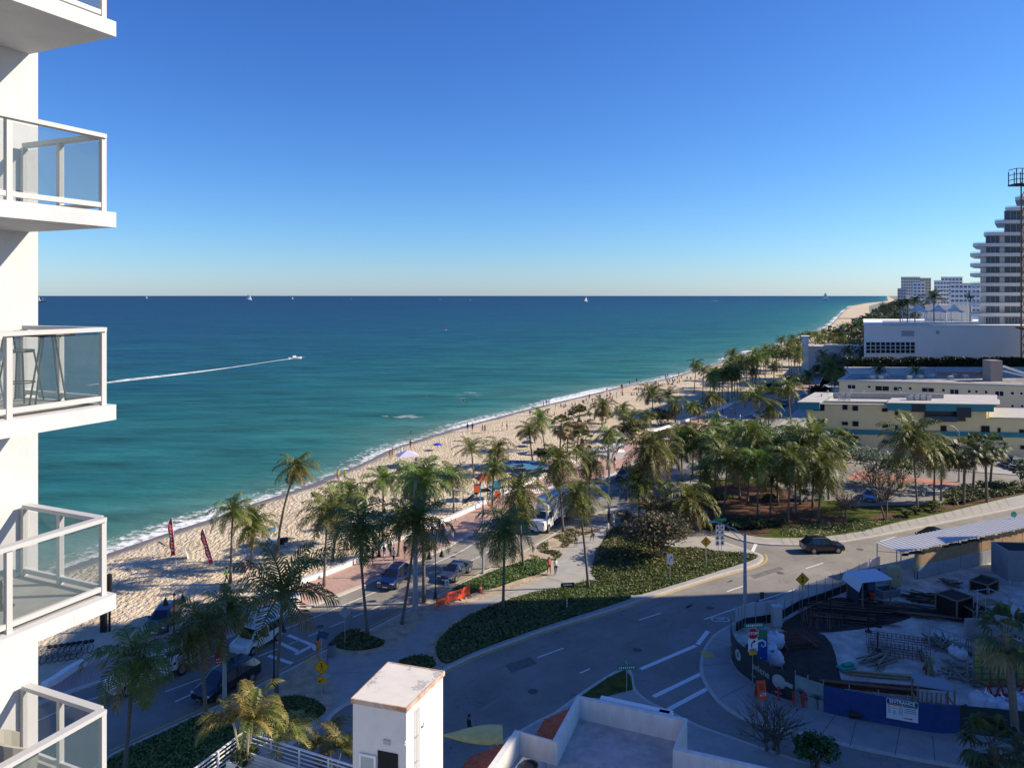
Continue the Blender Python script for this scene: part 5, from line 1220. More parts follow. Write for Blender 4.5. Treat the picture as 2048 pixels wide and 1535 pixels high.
pA = plane_px((Q(1765, 650, 248).x, 248), (Q(2000, 650, 244).x, 244)); wall_rect(pA, 1765, 641, 1960, 651, .15, glass('terrace_glass', (.6, .75, .78), .45), pod, 'terrace_rail', off=.6)
b, pf2 = simple_block('terrace_wall', 'pale bluish wall standing on the hotel terrace behind the tents', 1850, 1945, 612, 285, 6, mk('pale_blue_wall', (.42, .45, .48), .8), ybot=655, cat='wall')
simple_block('beach_pavilion', 'low pale pavilion with railings left of the hotel podium', 1603, 1728, 694, 300, 10, mk('pavilion_white', (.45, .48, .50), .8), rm=roofw)
b, _ = simple_block('white_pylon', 'slim white pylon beside the beach pavilion', 1603, 1617, 674, 290, 5, white_paint, cat='pylon')
# tensile tents
for i, (x, w_, lb) in enumerate(((1836, 52, 'left white peaked tent on the hotel terrace'), (1876, 44, 'middle white peaked tent on the hotel terrace'), (1908, 44, 'right white peaked tent on the hotel terrace'))):
    c = Q(x, 634, 262 + i * 4); k = c.y / F; t = thing('terrace_tent', lb, 'tent', tuple(c), 0, 'white peaked tents on the hotel terrace')
    R_ = w_ * k / 2; n_ = 24; rings = [(1.0, 0), (.8, .06), (.55, .2), (.3, .5), (.12, .85), (.03, 1.0)]; b = MB(); vs = []
    for (r_, z) in rings:
        for a in range(n_):
            an = 2 * PI * a / n_; rr = R_ * r_ * (1 + (.25 if a % 6 == 0 else 0) * r_); vs.append((rr * math.cos(an), rr * math.sin(an), 2.0 + z * 2.6 - (.4 * r_ if a % 6 == 0 else 0)))
    b.add(vs, [(j * n_ + a, j * n_ + (a + 1) % n_, (j + 1) * n_ + (a + 1) % n_, (j + 1) * n_ + a) for j in range(5) for a in range(n_)]); b.build('canopy', mk('tent_white', (.8, .8, .8), .7), t)
    for a in range(4): b = MB(); an = a * PI / 2; b.tube([(R_ * 1.2 * math.cos(an), R_ * 1.2 * math.sin(an), -2), (R_ * 1.2 * math.cos(an), R_ * 1.2 * math.sin(an), 1.7)], .1, 6); b.build('pole', white_paint, t)
# hotel tower with terraces
ht = thing('hotel_tower', 'curved white hotel tower with stepped terraces at the right edge', 'building', (Q(1943, 0, 255).x, 255, 0)); ox = ht.location.x
ys = [629, 608.6, 588, 569, 549.5, 530, 509.5, 490, 468, 444, 418, 397]; xs = [1943.5] * 7 + [1949, 1971, 1993, 2014, 2034]
Zs = [Q(0, y, 255).z for y in ys] + [Q(0, 380, 255).z]
base_z = Q(0, 651, 255).z
for i, (y, x) in enumerate(zip(ys, xs)):
    z = Zs[i]; xl = Q(x, 0, 255).x - ox; b = MB(); R_ = 2.6
    arc = [(xl + R_ - R_ * math.cos(a), 1.0 + R_ * (1 - math.sin(a)) - R_) for a in [k * PI / 16 for k in range(9)]]
    poly = [(xl + 12, 18), (xl, 1.0)] + arc + [(48, -R_ + 1), (48, 18)]
    poly = [p for j, p in enumerate(poly) if j == 0 or (Vector(p) - Vector(poly[j - 1])).length > .01]
    b.prism(poly, z - .5, z + .55); b.build('terrace_slab', hw, ht)
    b = MB(); b.prism([(p[0] + (.1 if p[0] < 10 else 0), p[1] + .1) for p in poly], z + .55, z + 1.1); b.build('terrace_rail', glass_m, ht)
    zb = z + .55; zt = (Zs[i + 1] - .5); xl2 = xl if i < 7 else Q(xs[min(i + 1, 11)], 0, 255).x - ox
    b = MB(); b.prism([(xl2 + 3.2, .5), (48, .5), (48, 17), (xl2 + 15, 17)], zb, zt); b.build('storey_wall', hw, ht)
    pz_ = plane_px((ox, 255.45), (ox + 30, 255.45))
    for (a0, a1) in (((1973, 2001),) if i < 8 else ()) + (((2010, 2047),) if i < 10 else ()):
        o = boxpart(0, 0, 0, (a1 - a0) * .17, .2, zt - zb - .15, 0, blueglass, ht, 'window', frame=white_paint, mull=2, sub='pane'); o.location = (Q((a0 + a1) / 2, 0, 255).x - ox, .42, (zb + zt) / 2)
for (a0, a1) in ((1975, 2004), (2014, 2047)):
    o = boxpart(0, 0, 0, (a1 - a0) * .17, .2, 2.4, 0, blueglass, ht, 'window', frame=white_paint, mull=4); o.location = (Q((a0 + a1) / 2, 0, 255).x - ox, 1.2, Q(0, 641, 255).z)
b = MB(); b.prism([(3.2, 1.4), (48, 1.4), (48, 17), (15, 17)], base_z, Zs[0] - .5); b.build('storey_wall', hw, ht)
# far buildings
for nm, lab, x0, x1, yt, d, cc, nx, ny, rc in (('far_tower', 'far grey beige tower, leftmost of the distant blocks', 1802, 1840, 554, 950, (.42, .40, .38), 8, 6, None), ('far_tower', 'far tan topped tower standing behind the leftmost block', 1838, 1862, 556, 980, (.36, .33, .27), 4, 6, None),
        ('far_block', 'low far grey block under the leftmost tower', 1795, 1812, 577, 930, (.30, .31, .33), 3, 4, None), ('far_tower', 'far pale slab in front of the tan topped tower', 1826, 1850, 565, 850, (.52, .52, .52), 3, 6, None),
        ('far_tower', 'far white tower with dark balcony columns', 1868, 1898, 561, 720, (.55, .55, .54), 5, 7, None), ('far_tower', 'far white tower with a stepped penthouse', 1882, 1925, 554, 800, (.52, .52, .51), 6, 5, None),
        ('far_hotel', 'far white hotel with a pink roof edge and wide window rows', 1901, 1960, 567, 600, (.55, .53, .51), 7, 7, (.5, .25, .2)), ('far_block', 'low far white block by the hotel terrace trees', 1850, 1872, 590, 700, (.5, .5, .5), 4, 3, None)):
    m_ = mk('far_wall_%d' % int(cc[0] * 100 + cc[2] * 10), tuple(min(.85, q * 1.55) for q in cc), .8)
    o, pz_ = simple_block(nm, lab, x0, x1, yt, d, 25, m_, rm=mk('pink_roof_edge', rc, .8) if rc else None)
    top = 29 - (yt - HY) * d / F; wpx = (x1 - x0) * d / F; wm = None
    for i in range(nx):
        for j in range(ny):
            ww = wpx / nx; hh = 3.4
            if wm is None: q_ = MB(); q_.box((0, 0, 0), (ww * .62, .3, hh * .5)); wm = q_.mesh('window', mk('far_glass', (.12, .15, .19), .3))
            w_ = put('window', wm, o); w_.location = ((i + .5) * ww, -.2, top - 2.5 - j * hh * 1.1)
# vegetation masses around the hotel
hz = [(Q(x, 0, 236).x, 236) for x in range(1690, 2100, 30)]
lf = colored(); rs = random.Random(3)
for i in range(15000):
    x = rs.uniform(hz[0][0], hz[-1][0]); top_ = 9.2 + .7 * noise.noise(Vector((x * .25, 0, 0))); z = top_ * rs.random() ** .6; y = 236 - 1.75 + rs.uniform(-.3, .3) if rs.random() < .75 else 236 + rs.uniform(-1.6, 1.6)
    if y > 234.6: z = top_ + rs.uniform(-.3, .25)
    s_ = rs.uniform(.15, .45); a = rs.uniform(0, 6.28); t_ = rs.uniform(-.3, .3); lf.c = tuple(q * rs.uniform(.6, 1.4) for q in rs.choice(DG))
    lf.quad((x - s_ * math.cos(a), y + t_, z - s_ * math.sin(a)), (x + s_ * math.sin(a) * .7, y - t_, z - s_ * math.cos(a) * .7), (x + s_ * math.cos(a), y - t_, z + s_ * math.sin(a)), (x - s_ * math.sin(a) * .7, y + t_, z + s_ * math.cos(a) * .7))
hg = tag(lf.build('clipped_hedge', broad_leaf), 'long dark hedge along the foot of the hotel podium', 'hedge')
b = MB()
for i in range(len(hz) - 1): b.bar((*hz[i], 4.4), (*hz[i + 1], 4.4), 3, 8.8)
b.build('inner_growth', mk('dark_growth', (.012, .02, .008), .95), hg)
o = belt('far_woodland', 'far woodland', 'trees', [(p.x, p.y, 0) for p in W([(1722, 704), (1740, 680), (1756, 662), (1768, 648), (1778, 634), (1788, 622), (1796, 613), (1806, 606), (1816, 603)])], 12, 40, 70, 1.6, [(.05, .07, .03), (.08, .10, .04), (.03, .045, .02)], 0, 9, 9); o['kind'] = 'stuff'
for i, (x, y, d, h, lb) in enumerate(((1790, 640, 300, 10, 'dense sunlit tree at the left end of the hotel terrace'), (1745, 690, 262, 13, 'broad green tree left of the hotel podium'), (1712, 700, 330, 9, 'olive tree above the beach pavilion'), (1770, 665, 330, 12, 'grey green tree behind the terrace end'), (1820, 612, 330, 9, 'dark tree above the left tent'), (1925, 645, 262, 5, 'dark shrub mass on the terrace below the tower'), (1735, 640, 520, 14, 'far bushy tree where the beach meets the trees'), (1775, 605, 700, 14, 'far tree line clump right of the beach end'), (1795, 598, 800, 14, 'far tree line clump below the distant towers'), (1850, 605, 600, 12, 'far tree clump before the low far block'), (1885, 752, 225, 5, 'low dark shrub by the garden wall'), (1650, 720, 280, 7, 'dark tree at the corner of the beach pavilion'))):
    c = Q(x, y, d); rs = random.Random(i + 70); o = thing('leafy_tree', lb, 'tree', (c.x, c.y, max(0, c.z - h)), 0); b = MB(); b.tube([(0, 0, -1), (0, 0, h * .6)], [.5, .3], 6); b.build('trunk', branchm, o); lf = colored()
    for k in range(12): leaf_blob(lf, rs, (rs.uniform(-.6, .6) * h * .6, rs.uniform(-.4, .4) * h * .6, h * rs.uniform(.5, .9)), h * .26, 130, h * .028, DG if i % 3 else [(.08, .10, .03), (.12, .13, .04), (.05, .07, .02)])
    lf.build('crown', broad_leaf, o)
for i, (x, yc, d, r_, lb) in enumerate(((1868, 596, 250, 22, 'dark palm standing tall between the terrace tents'), (1800, 605, 262, 13, 'dark palm left of the terrace tents'), (1815, 603, 262, 13, 'dark palm just left of the first tent peak'), (1830, 600, 268, 14, 'dark palm behind the first tent peak'), (1940, 590, 262, 10, 'dark palm against the hotel tower'), (1760, 738, 225, 16, 'shaded palm in front of the garden wall, left'), (1830, 742, 225, 14, 'shaded palm in front of the garden wall, middle'), (1700, 735, 235, 15, 'shaded palm near the garden wall end'), (1978, 744, 190, 16, 'yellow green palm beside the tan roof tower'))):
    c = Q(x, yc, d); zb = Q(0, 648, d).z if yc < 650 else 0
    B_ = F * (CH - zb) / d + HY
    palm((x, B_), (x, yc), r_, lb, z0=zb, variant=i, tr=.2)
# hoist mast at the right edge
cm = thing('crane_mast', 'rust orange lattice mast with a caged platform at the right edge', 'crane', (Q(2053, 0, 236).x, 236, 0)); b = MB()
for (x, y) in ((-1, -1), (1, -1), (1, 1), (-1, 1)): b.bar((x, y, 0), (x, y, 64.5), .3)
for k in range(26):
    z = k * 2.5; s_ = 1 if k % 2 else -1
    b.bar((-s_, -1, z), (s_, -1, z + 2.4), .18); b.bar((-1, -s_, z), (-1, s_, z + 2.4), .18); b.bar((-1, -1, z), (1, -1, z), .18)
b.build('mast', mk('crane_orange', (.36, .14, .05), .7, var=.2, scale=2), cm)
b = MB(); b.bar((-.3, 0, 64.5), (-.3, 0, 135), .35); b.build('upper_mast', dark_metal, cm)
b = MB(); z = 63.8; b.box((-2.0, 0, z), (5.2, 4, .5))
for x in (-4.4, -2.6, -.6): b.bar((x, -1.9, z), (x, -1.9, z + 5 - (x + 4.4) * .1), .2); b.bar((x, 1.9, z), (x, 1.9, z + 4.4), .2)
for zz in (1.6, 3.2, 4.9): b.bar((-4.4, -1.9, z + zz), (1, -1.9, z + zz), .18); b.bar((-4.4, -1.9, z + zz), (-4.4, 1.9, z + zz), .18)
b.build('platform', dark_metal, cm)
b = MB(); b.bar((-3.2, 0, 19), (1, 0, 18), .8, .5); b.build('bracket', mk('crane_orange', (.36, .14, .05)), cm)

rs = random.Random(31)
for i in range(9):
    x, y = 60 + i * 2.6 + rs.uniform(-1, 1), 142 + rs.uniform(0, 9); b = MB(); b.lathe([(.14, 0), (.14, .7), (.22, .72), (.22, .85)], n=8); tag(b.build('roof_vent', grey_metal), 'small pipe vent on the pale roof of the yellow building', 'vent', 'roof vents on the yellow building', loc=(x, y, 9.42))
for i in range(10):
    x, y = 86 + i * 3.2 + rs.uniform(-1, 1), 178 + rs.uniform(0, 7); b = MB(); b.box((0, 0, .5), (1.1, .9, .8), bev=.06); b.box((0, 0, .05), (1.4, 1.1, .1)); tag(b.build('roof_unit', grey_metal), 'small boxy unit on the dark roof of the cream building', 'air conditioner', 'roof units on the cream building', loc=(x, y, 8.93))
# ================================================================ VEHICLES, PEOPLE
def loft_body(secs, paint, par, open_top=False):
    """secs: list of (x, half width, z bottom, z belt, z top, half width at top). Faces between belt and top become glass where tall."""
    rings = []
    for (x, w_, zb, zm, zt, wt) in secs:
        rings.append([(x, -w_ * .86, zb), (x, -w_, zb + .12), (x, -w_, (zb + zm) / 2), (x, -w_ * .97, zm), (x, -wt, zt - .05), (x, -wt * .82, zt), (x, wt * .82, zt), (x, wt, zt - .05), (x, w_ * .97, zm), (x, w_, (zb + zm) / 2), (x, w_, zb + .12), (x, w_ * .86, zb)])
    b = MB(); g = MB(); n = 12
    vs = [v for r in rings for v in r]; fs = []
    for i in range(len(rings) - 1):
        tall0 = secs[i][4] - secs[i][3]; tall1 = secs[i + 1][4] - secs[i + 1][3]
        for k in range(n):
            a = i * n + k; c = i * n + (k + 1) % n; d = (i + 1) * n + (k + 1) % n; e = (i + 1) * n + k
            fs.append((a, e, d, c))
            side = k in (3, 7); top = k in (4, 5, 6)
            ws = abs(tall0 - tall1) > .28 and max(tall0, tall1) > .3
            if (side and max(tall0, tall1) > .3) or (k == 5 and ws):
                q = [Vector(vs[j]) for j in (a, e, d, c)]; cc = sum(q, Vector()) / 4
                nn = (q[1] - q[0]).cross(q[3] - q[0]); 
                if nn.length < 1e-6: nn = (q[2] - q[1]).cross(q[3] - q[1])
                nn.normalize()
                if nn.dot(cc - Vector((cc.x, 0, .9))) < 0: nn = -nn
                if k == 5: nn = Vector((nn.x, 0, abs(nn.z)))
                sh = .90 if side else .93
                g.add([cc + (p - cc) * sh + nn * .012 for p in q], [(0, 1, 2, 3)])
    b.add(vs, fs); b.add(rings[0], [tuple(range(n))]); b.add(rings[-1], [tuple(range(n - 1, -1, -1))])
    b.build('body', paint, par, smooth=False)
    # windows as separate panes
    for i, f in enumerate(g.f):
        q = MB(); q.add([g.v[j] for j in f], [(0, 1, 2, 3)]); q.build('window', carglass, par)
def wheels(par, xs, w_, r=.34, rim=chrome):
    for x in xs:
        for s in (-1, 1):
            b = MB(); b.lathe([(r * .55, -.11), (r * .92, -.11), (r, -.07), (r, .07), (r * .92, .11), (r * .55, .11)], n=20)
            o = b.build('wheel', rubber, par); o.location = (x, s * (w_ - .08), r); o.rotation_euler = (PI / 2, 0, 0)
            h = MB(); h.lathe([(r * .62, -.115), (r * .62, .115)], n=14)
            for k in range(5): a = k * 2 * PI / 5; h.box((math.cos(a) * r * .3, math.sin(a) * r * .3, 0), (r * .55, r * .14, .25), rz=a)
            h.build('rim', rim, o)
            a = MB(); a.lathe([(r * 1.14, -.02), (r * 1.14, .02)], n=20); ar = a.build('wheel_arch', blackm, par); ar.location = (x, s * (w_ - .005), r); ar.rotation_euler = (PI / 2, 0, 0)
def lights_(par, xf, xr, w_, zf, zr, bus=False):
    hl = mk('headlamp', (.7, .7, .68), .15); tl = mk('tail_lamp', (.35, .01, .01), .25)
    for s in (-1, 1):
        b = MB(); b.box((xf, s * w_ * .72, zf), (.14, .38, .13), bev=.03); b.build('headlight', hl, par)
        b = MB(); b.box((xr, s * w_ * .78, zr), (.10, .28, .18), bev=.03); b.build('taillight', tl, par)
def detail(par, xf, xr, w_, mirror_x, zm):
    b = MB(); b.box((xf + .01, 0, .52), (.05, w_ * 1.0, .22), bev=.02); b.build('grille', blackm, par)
    b = MB(); b.box((xf + .04, 0, .38), (.02, .5, .11)); b.build('number_plate', sign_white, par)
    b = MB(); b.box((xr - .03, 0, .75), (.02, .5, .12)); b.build('number_plate', sign_white, par)
    for s in (-1, 1): b = MB(); b.box((mirror_x, s * (w_ + .09), zm), (.14, .2, .14), bev=.03); b.build('mirror', blackm, par)
    for s in (-1, 1):
        b = MB(); b.box((-.1, s * (w_ + .004), .36), (2.2, .02, .09)); b.build('sill', blackm, par)
def car(kind, name, label, cat, pxf, pxr, paint, group=None):
    f = P(*pxf); r = P(*pxr); c = (f + r) / 2; rz = math.atan2(f.y - r.y, f.x - r.x)
    o = thing(name, label, cat, (c.x, c.y, .02), rz, group)
    if kind == 'suv':
        S_ = [(2.32, .80, .32, .55, .66, .74), (2.20, .90, .25, .74, .86, .82), (1.25, .93, .22, .93, 1.02, .80), (.55, .93, .22, .98, 1.56, .66), (-.5, .93, .22, 1.0, 1.66, .68), (-1.5, .93, .22, 1.02, 1.62, .67), (-2.12, .91, .26, 1.03, 1.12, .78), (-2.30, .82, .34, .86, .98, .74)]
        loft_body(S_, paint, o); wheels(o, (1.42, -1.40), .93, .36); lights_(o, 2.22, -2.24, .93, .72, .92); detail(o, 2.28, -2.3, .93, .75, 1.06)
        for s in (-1, 1): b = MB(); b.tube([(.4, s * .62, 1.62), (.2, s * .63, 1.70), (-1.2, s * .63, 1.70), (-1.4, s * .62, 1.64)], .018, 5); b.build('roof_rail', grey_metal, o)
    elif kind == 'sedan':
        S_ = [(2.38, .76, .30, .46, .55, .7), (2.2, .88, .22, .62, .72, .8), (1.2, .91, .20, .80, .88, .76), (.35, .91, .20, .86, 1.36, .60), (-.6, .91, .20, .88, 1.43, .62), (-1.5, .91, .20, .90, 1.12, .66), (-2.2, .87, .26, .84, .96, .74), (-2.36, .8, .34, .7, .8, .7)]
        loft_body(S_, paint, o); wheels(o, (1.42, -1.42), .91, .34); lights_(o, 2.24, -2.32, .9, .60, .82); detail(o, 2.34, -2.36, .91, .6, .9)
    elif kind == 'minivan':
        S_ = [(2.55, .82, .32, .58, .70, .76), (2.4, .95, .24, .76, .88, .86), (1.55, .98, .22, .98, 1.06, .84), (.8, .98, .22, 1.04, 1.66, .72), (-.5, .98, .22, 1.05, 1.74, .74), (-1.9, .98, .22, 1.06, 1.70, .72), (-2.42, .96, .26, 1.06, 1.2, .82), (-2.55, .86, .34, .9, 1.02, .78)]
        loft_body(S_, paint, o); wheels(o, (1.6, -1.5), .98, .36); lights_(o, 2.42, -2.48, .98, .74, 1.0); detail(o, 2.5, -2.55, .98, 1.05, 1.1)
    elif kind == 'van':
        S_ = [(2.2, .80, .32, .6, .75, .76), (2.05, .90, .24, .85, .98, .82), (1.35, .92, .22, 1.05, 1.16, .82), (.75, .92, .22, 1.1, 1.76, .74), (-.4, .92, .22, 1.12, 1.86, .77), (-1.9, .92, .22, 1.12, 1.86, .77), (-2.15, .92, .26, 1.1, 1.80, .76), (-2.2, .90, .34, 1.0, 1.7, .74)]
        loft_body(S_, paint, o); wheels(o, (1.35, -1.45), .92, .33); lights_(o, 2.1, -2.2, .9, .8, 1.2); detail(o, 2.14, -2.2, .92, .95, 1.15)
        b = MB(); b.box((-1.6, .0, 1.875), (.7, .9, .015)); b.build('roof_panel', mk('roof_graphic_blue', (.12, .35, .55), .5), o)
    elif kind == 'utility':
        S_ = [(3.1, .84, .42, .72, .86, .8), (2.95, .97, .34, .92, 1.05, .9), (2.0, 1.0, .32, 1.12, 1.22, .9), (1.4, 1.0, .32, 1.2, 1.82, .76), (.2, 1.0, .32, 1.2, 1.88, .76), (-.75, 1.0, .32, 1.2, 1.84, .75), (-.8, 1.0, .34, 1.15, 1.25, .9)]
        loft_body(S_, paint, o); wheels(o, (2.1, -1.9), 1.0, .42)
        b = MB(); b.box((-2.15, .80, 1.05), (2.6, .42, .95), bev=.03); b.box((-2.15, -.80, 1.05), (2.6, .42, .95), bev=.03); b.box((-2.15, 0, .72), (2.6, 1.2, .1)); b.box((-3.42, 0, .9), (.06, 1.2, .35)); b.build('service_body', paint, o)
        b = MB(); b.box((-1.9, 0, 1.15), (1.9, 1.0, .5)); b.bar((-3.3, .5, 1.5), (-1, .5, 1.75), .06); b.bar((-3.3, -.3, 1.5), (-1, .2, 1.8), .06); b.bar((-2.9, -.5, .9), (-2.9, -.5, 2.1), .07); b.build('load', blackm, o)
        for s in (-1, 1):
            for k in range(3): b = MB(); b.box((-1.3 - k * .85, s * 1.014, 1.1), (.22, .02, .2)); b.build('locker_latch', blackm, o)
        lights_(o, 2.98, -3.45, 1.0, .85, .8); detail(o, 3.05, -3.46, 1.0, 1.55, 1.3)
    elif kind == 'box':
        b = MB(); S_ = [(4.2, 1.0, .45, 1.0, 1.3, .95), (4.1, 1.1, .4, 1.35, 1.5, 1.0), (3.2, 1.12, .4, 1.5, 1.62, 1.05), (2.75, 1.12, .4, 1.55, 2.45, .98), (1.5, 1.12, .4, 1.55, 2.5, 1.0), (1.45, 1.12, .45, 1.5, 1.7, 1.0)]
        loft_body(S_, paint, o); b = MB(); b.box((-1.7, 0, 2.35), (6.2, 2.4, 2.7), bev=.04); b.build('cargo_box', mk('truck_box_white', (.8, .8, .79), .5, var=.03, scale=1), o)
        b = MB()
        for s in (-1, 1): b.box((-1.7, s * 1.205, 1.02), (6.22, .03, .08)); b.box((-1.7, s * 1.205, 3.66), (6.22, .03, .08)); b.box((-.9, s * 1.205, 2.35), (.06, .03, 2.6))
        b.build('box_trim', blackm, o)
        b = MB(); b.box((-1.0, 0, .75), (6.8, 1.0, .3)); b.build('chassis', blackm, o); b = MB(); b.box((1.9, 0, 2.85), (.9, 1.7, .5), taper=.75); b.build('wind_deflector', paint, o)
        wheels(o, (2.95, -3.1), 1.12, .48); lights_(o, 4.12, -4.8, 1.05, 1.0, .9); detail(o, 4.16, -4.82, 1.1, 3.0, 1.9)
    return o
def paintm(nm, c, r=.28): return mk(nm, c, r, coat=.6, spec=.6)
wp = paintm('car_paint_white', (.72, .73, .74)); bp = paintm('car_paint_black', (.008, .009, .011), .2); bl = paintm('car_paint_blue', (.004, .012, .075)); gp = paintm('car_paint_graphite', (.05, .06, .075)); sbl = paintm('car_paint_sky', (.08, .18, .3)); silv = paintm('car_paint_silver', (.38, .39, .4))
car('utility', 'utility_pickup', 'white utility pickup with side lockers behind the big shaded palm', 'pickup truck', (205, 1398), (392, 1326), wp)
car('minivan', 'parked_minivan', 'black minivan in the lane beneath the coconut palms, its roof facing the camera', 'minivan', (402, 1408), (502, 1348), bp)
car('van', 'delivery_van', 'white small delivery van waiting before the white hatched markings', 'van', (468, 1318), (556, 1267), wp)
car('suv', 'blue_suv', 'deep blue SUV driving between the leaning palm trunks', 'car', (765, 1186), (812, 1145), bl)
car('sedan', 'graphite_sedan', 'dark graphite sedan behind the orange barriers', 'car', (884, 1170), (936, 1134), gp)
car('box', 'box_truck', 'long white box truck half hidden by shaggy palms', 'truck', (1062, 1074), (1135, 1026), wp)
car('suv', 'black_suv', 'black SUV turning on the open sunlit road', 'car', (1682, 1101), (1606, 1103), bp)
car('sedan', 'dark_sedan', 'dark sedan whose roof shows above the covered walkway', 'car', (1905, 1072), (1835, 1084), bp)
car('sedan', 'sky_blue_sedan', 'pale blue sedan parked under the braced trees', 'car', (1738, 1012), (1744, 985), sbl)
car('suv', 'silver_suv', 'silver car parked behind the park palms', 'car', (1600, 1002), (1638, 998), silv)
car('suv', 'dark_suv', 'black car parked at the right end of the yellow building', 'car', (2006, 938), (2032, 925), bp)
car('suv', 'silver_suv', 'silver car next to the black one at the yellow building end', 'car', (2022, 944), (2050, 930), silv)
car('suv', 'beach_patrol_car', 'dark grey vehicle parked at the sand edge beside the double bell lamp', 'car', (318, 1262), (338, 1238), gp)
for i, (a, c, p_, lb) in enumerate((((1238, 964), (1262, 950), bp, 'dark car shaded by palms beyond the box truck'), ((1290, 938), (1312, 926), gp, 'grey car under the biggest park palm'), ((1462, 858), (1482, 848), bp, 'dark car on the far shaded road, nearest of three'), ((1510, 838), (1526, 830), silv, 'silver car on the far shaded road, middle of three'), ((1560, 816), (1574, 808), bl, 'blue car on the far shaded road, farthest of three'), ((1608, 770), (1620, 765), bp, 'tiny car far along the palm lined road'))):
    car('suv', 'distant_car', lb, 'car', a, c, p_)

# ---------------------------------------------------------------- people
PM = {}
def skin_mesh(key, V_, E_, lim, cols):
    """grow one continuous body from joints V_ (x,y,z,r) and bones E_; clothes by height / limb tag"""
    me = bpy.data.meshes.new('body'); me.from_pydata([v[:3] for v in V_], E_, [])
    o = bpy.data.objects.new('tmp', me); col.objects.link(o)
    m = o.modifiers.new('skin', 'SKIN'); m.use_smooth_shade = True
    o.modifiers.new('sub', 'SUBSURF').levels = 1
    sk = me.skin_vertices[0].data
    for i, v in enumerate(V_):
        r = v[3] if isinstance(v[3], tuple) else (v[3], v[3]); sk[i].radius = r; sk[i].use_root = (i == 0)
    dg = bpy.context.evaluated_depsgraph_get(); dg.update()
    me2 = bpy.data.meshes.new_from_object(o.evaluated_get(dg)); bpy.data.objects.remove(o)
    return me2
def body(pose='stand', fem=False, arm=0., stride=.0, fingers=True):
    """returns joints; person faces +X, feet on z=0, 1.74 m tall"""
    w_ = .165 if fem else .19
    V_ = [(0, 0, .95, (.115, .155)), (0, 0, 1.08, (.095, .13)), (.0, 0, 1.26, (.115, .165)), (0, 0, 1.42, (.09, .14)), (0, 0, 1.50, .055), (.015, 0, 1.56, .062), (.03, 0, 1.64, .095), (.02, 0, 1.70, .07)]
    E_ = [(0, 1), (1, 2), (2, 3), (3, 4), (4, 5), (5, 6), (6, 7)]
    sit = pose == 'sit'; lie = pose == 'lie'
    for s in (-1, 1):
        i = len(V_); sg = s * stride
        if sit: L_ = [(.05, s * .1, .90, .095), (.42, s * .13, .93, .072), (.52, s * .13, .50, .048), (.50, s * .13, .12, .038), (.64, s * .14, .06, .035)]
        else:
            L_ = [(.01, s * .10, .84, .092), (.02 + sg * .22, s * .105, .50, .062), (-.02 + sg * .42, s * .105, .12, .038), (.12 + sg * .42, s * .115, .04, .036)]
        V_ += L_; E_.append((0, i)); E_ += [(i + k, i + k + 1) for k in range(len(L_) - 1)]
        i = len(V_); f_ = -sg * .9
        A_ = [(0, s * w_, 1.40, .055), (.02 + f_ * .12 - .02, s * (w_ + .05), 1.13, .038), (.10 + f_ * .35 + arm * .12, s * (w_ + .05 - arm * .12), .90 + arm * .25, .026), (.12 + f_ * .38 + arm * .15, s * (w_ + .045 - arm * .14), .82 + arm * .25, (.018, .032))]
        V_ += A_; E_.append((3, i)); E_ += [(i + k, i + k + 1) for k in range(3)]
        if fingers:
            h = i + 3; hx, hy, hz = A_[3][:3]
            for q in range(4):
                j = len(V_); ox_ = (q - 1.5) * .016; ln = (.045, .052, .05, .038)[q]
                V_ += [(hx + ox_, hy, hz - .035, .0085), (hx + ox_ + .006, hy - s * .006, hz - .035 - ln * .7, .0075), (hx + ox_ + .002, hy - s * .018, hz - .035 - ln * 1.2, .006)]
                E_ += [(h, j), (j, j + 1), (j + 1, j + 2)]
            j = len(V_); V_ += [(hx + .035, hy - s * .012, hz + .005, .010), (hx + .05, hy - s * .02, hz - .03, .0085)]; E_ += [(h, j), (j, j + 1)]
    return V_, E_
skins = [mk('skin_light', (.50, .29, .20), .6), mk('skin_tan', (.33, .17, .10), .6), mk('skin_brown', (.14, .07, .04), .6)]
def cloth(nm, c): return mk('cloth_' + nm, c, .9)
HAIR = [mk('hair_dark', (.02, .014, .01), .7), mk('hair_blond', (.35, .22, .09), .7), mk('hair_grey', (.35, .34, .33), .7)]
def get_body(pose, fem, stride, arm, fingers):
    k = (pose, fem, stride, arm, fingers)
    if k not in PM:
        V_, E_ = body(pose, fem, arm, stride, fingers); PM[k] = skin_mesh(k, V_, E_, None, None)
    return PM[k]
def hair_mesh(long):
    k = ('hair', long)
    if k not in PM:
        b = MB(); vs = []; n = 12; m = 6
        for j in range(m + 1):
            ph = PI * .5 - PI * (.62 if not long else .70) * j / m
            for a in range(n):
                an = 2 * PI * a / n; fr = max(0, math.cos(an)); rr = .115
                z = 1.645 + rr * math.sin(ph) * 1.08 + (fr * .075 * (j / m) ** 2) - (0.16 * (1 - fr) * (j / m) ** 3 if long else 0)
                vs.append((.012 + rr * math.cos(ph) * math.cos(an), rr * .88 * math.cos(ph) * math.sin(an), z))
        b.add(vs, [(j * n + a, j * n + (a + 1) % n, (j + 1) * n + (a + 1) % n, (j + 1) * n + a) for j in range(m) for a in range(n)])
        PM[k] = b.mesh('hair', HAIR[0], True); PM[k].materials.clear()
    return PM[k]
def face_mesh():
    if 'face' not in PM:
        b = MB()
        for s in (-1, 1): b.sphere((.118, s * .034, 1.655), .013, 6, 4); b.sphere((.03, s * .096, 1.64), .02, 6, 4, (.6, .5, 1.3))
        b.sphere((.130, 0, 1.625), .016, 6, 4, (1, .8, 1.5)); b.sphere((.115, 0, 1.585), .02, 6, 4, (.6, 1.4, .4)); PM['face'] = b.mesh('face', skins[1])
    return PM['face']
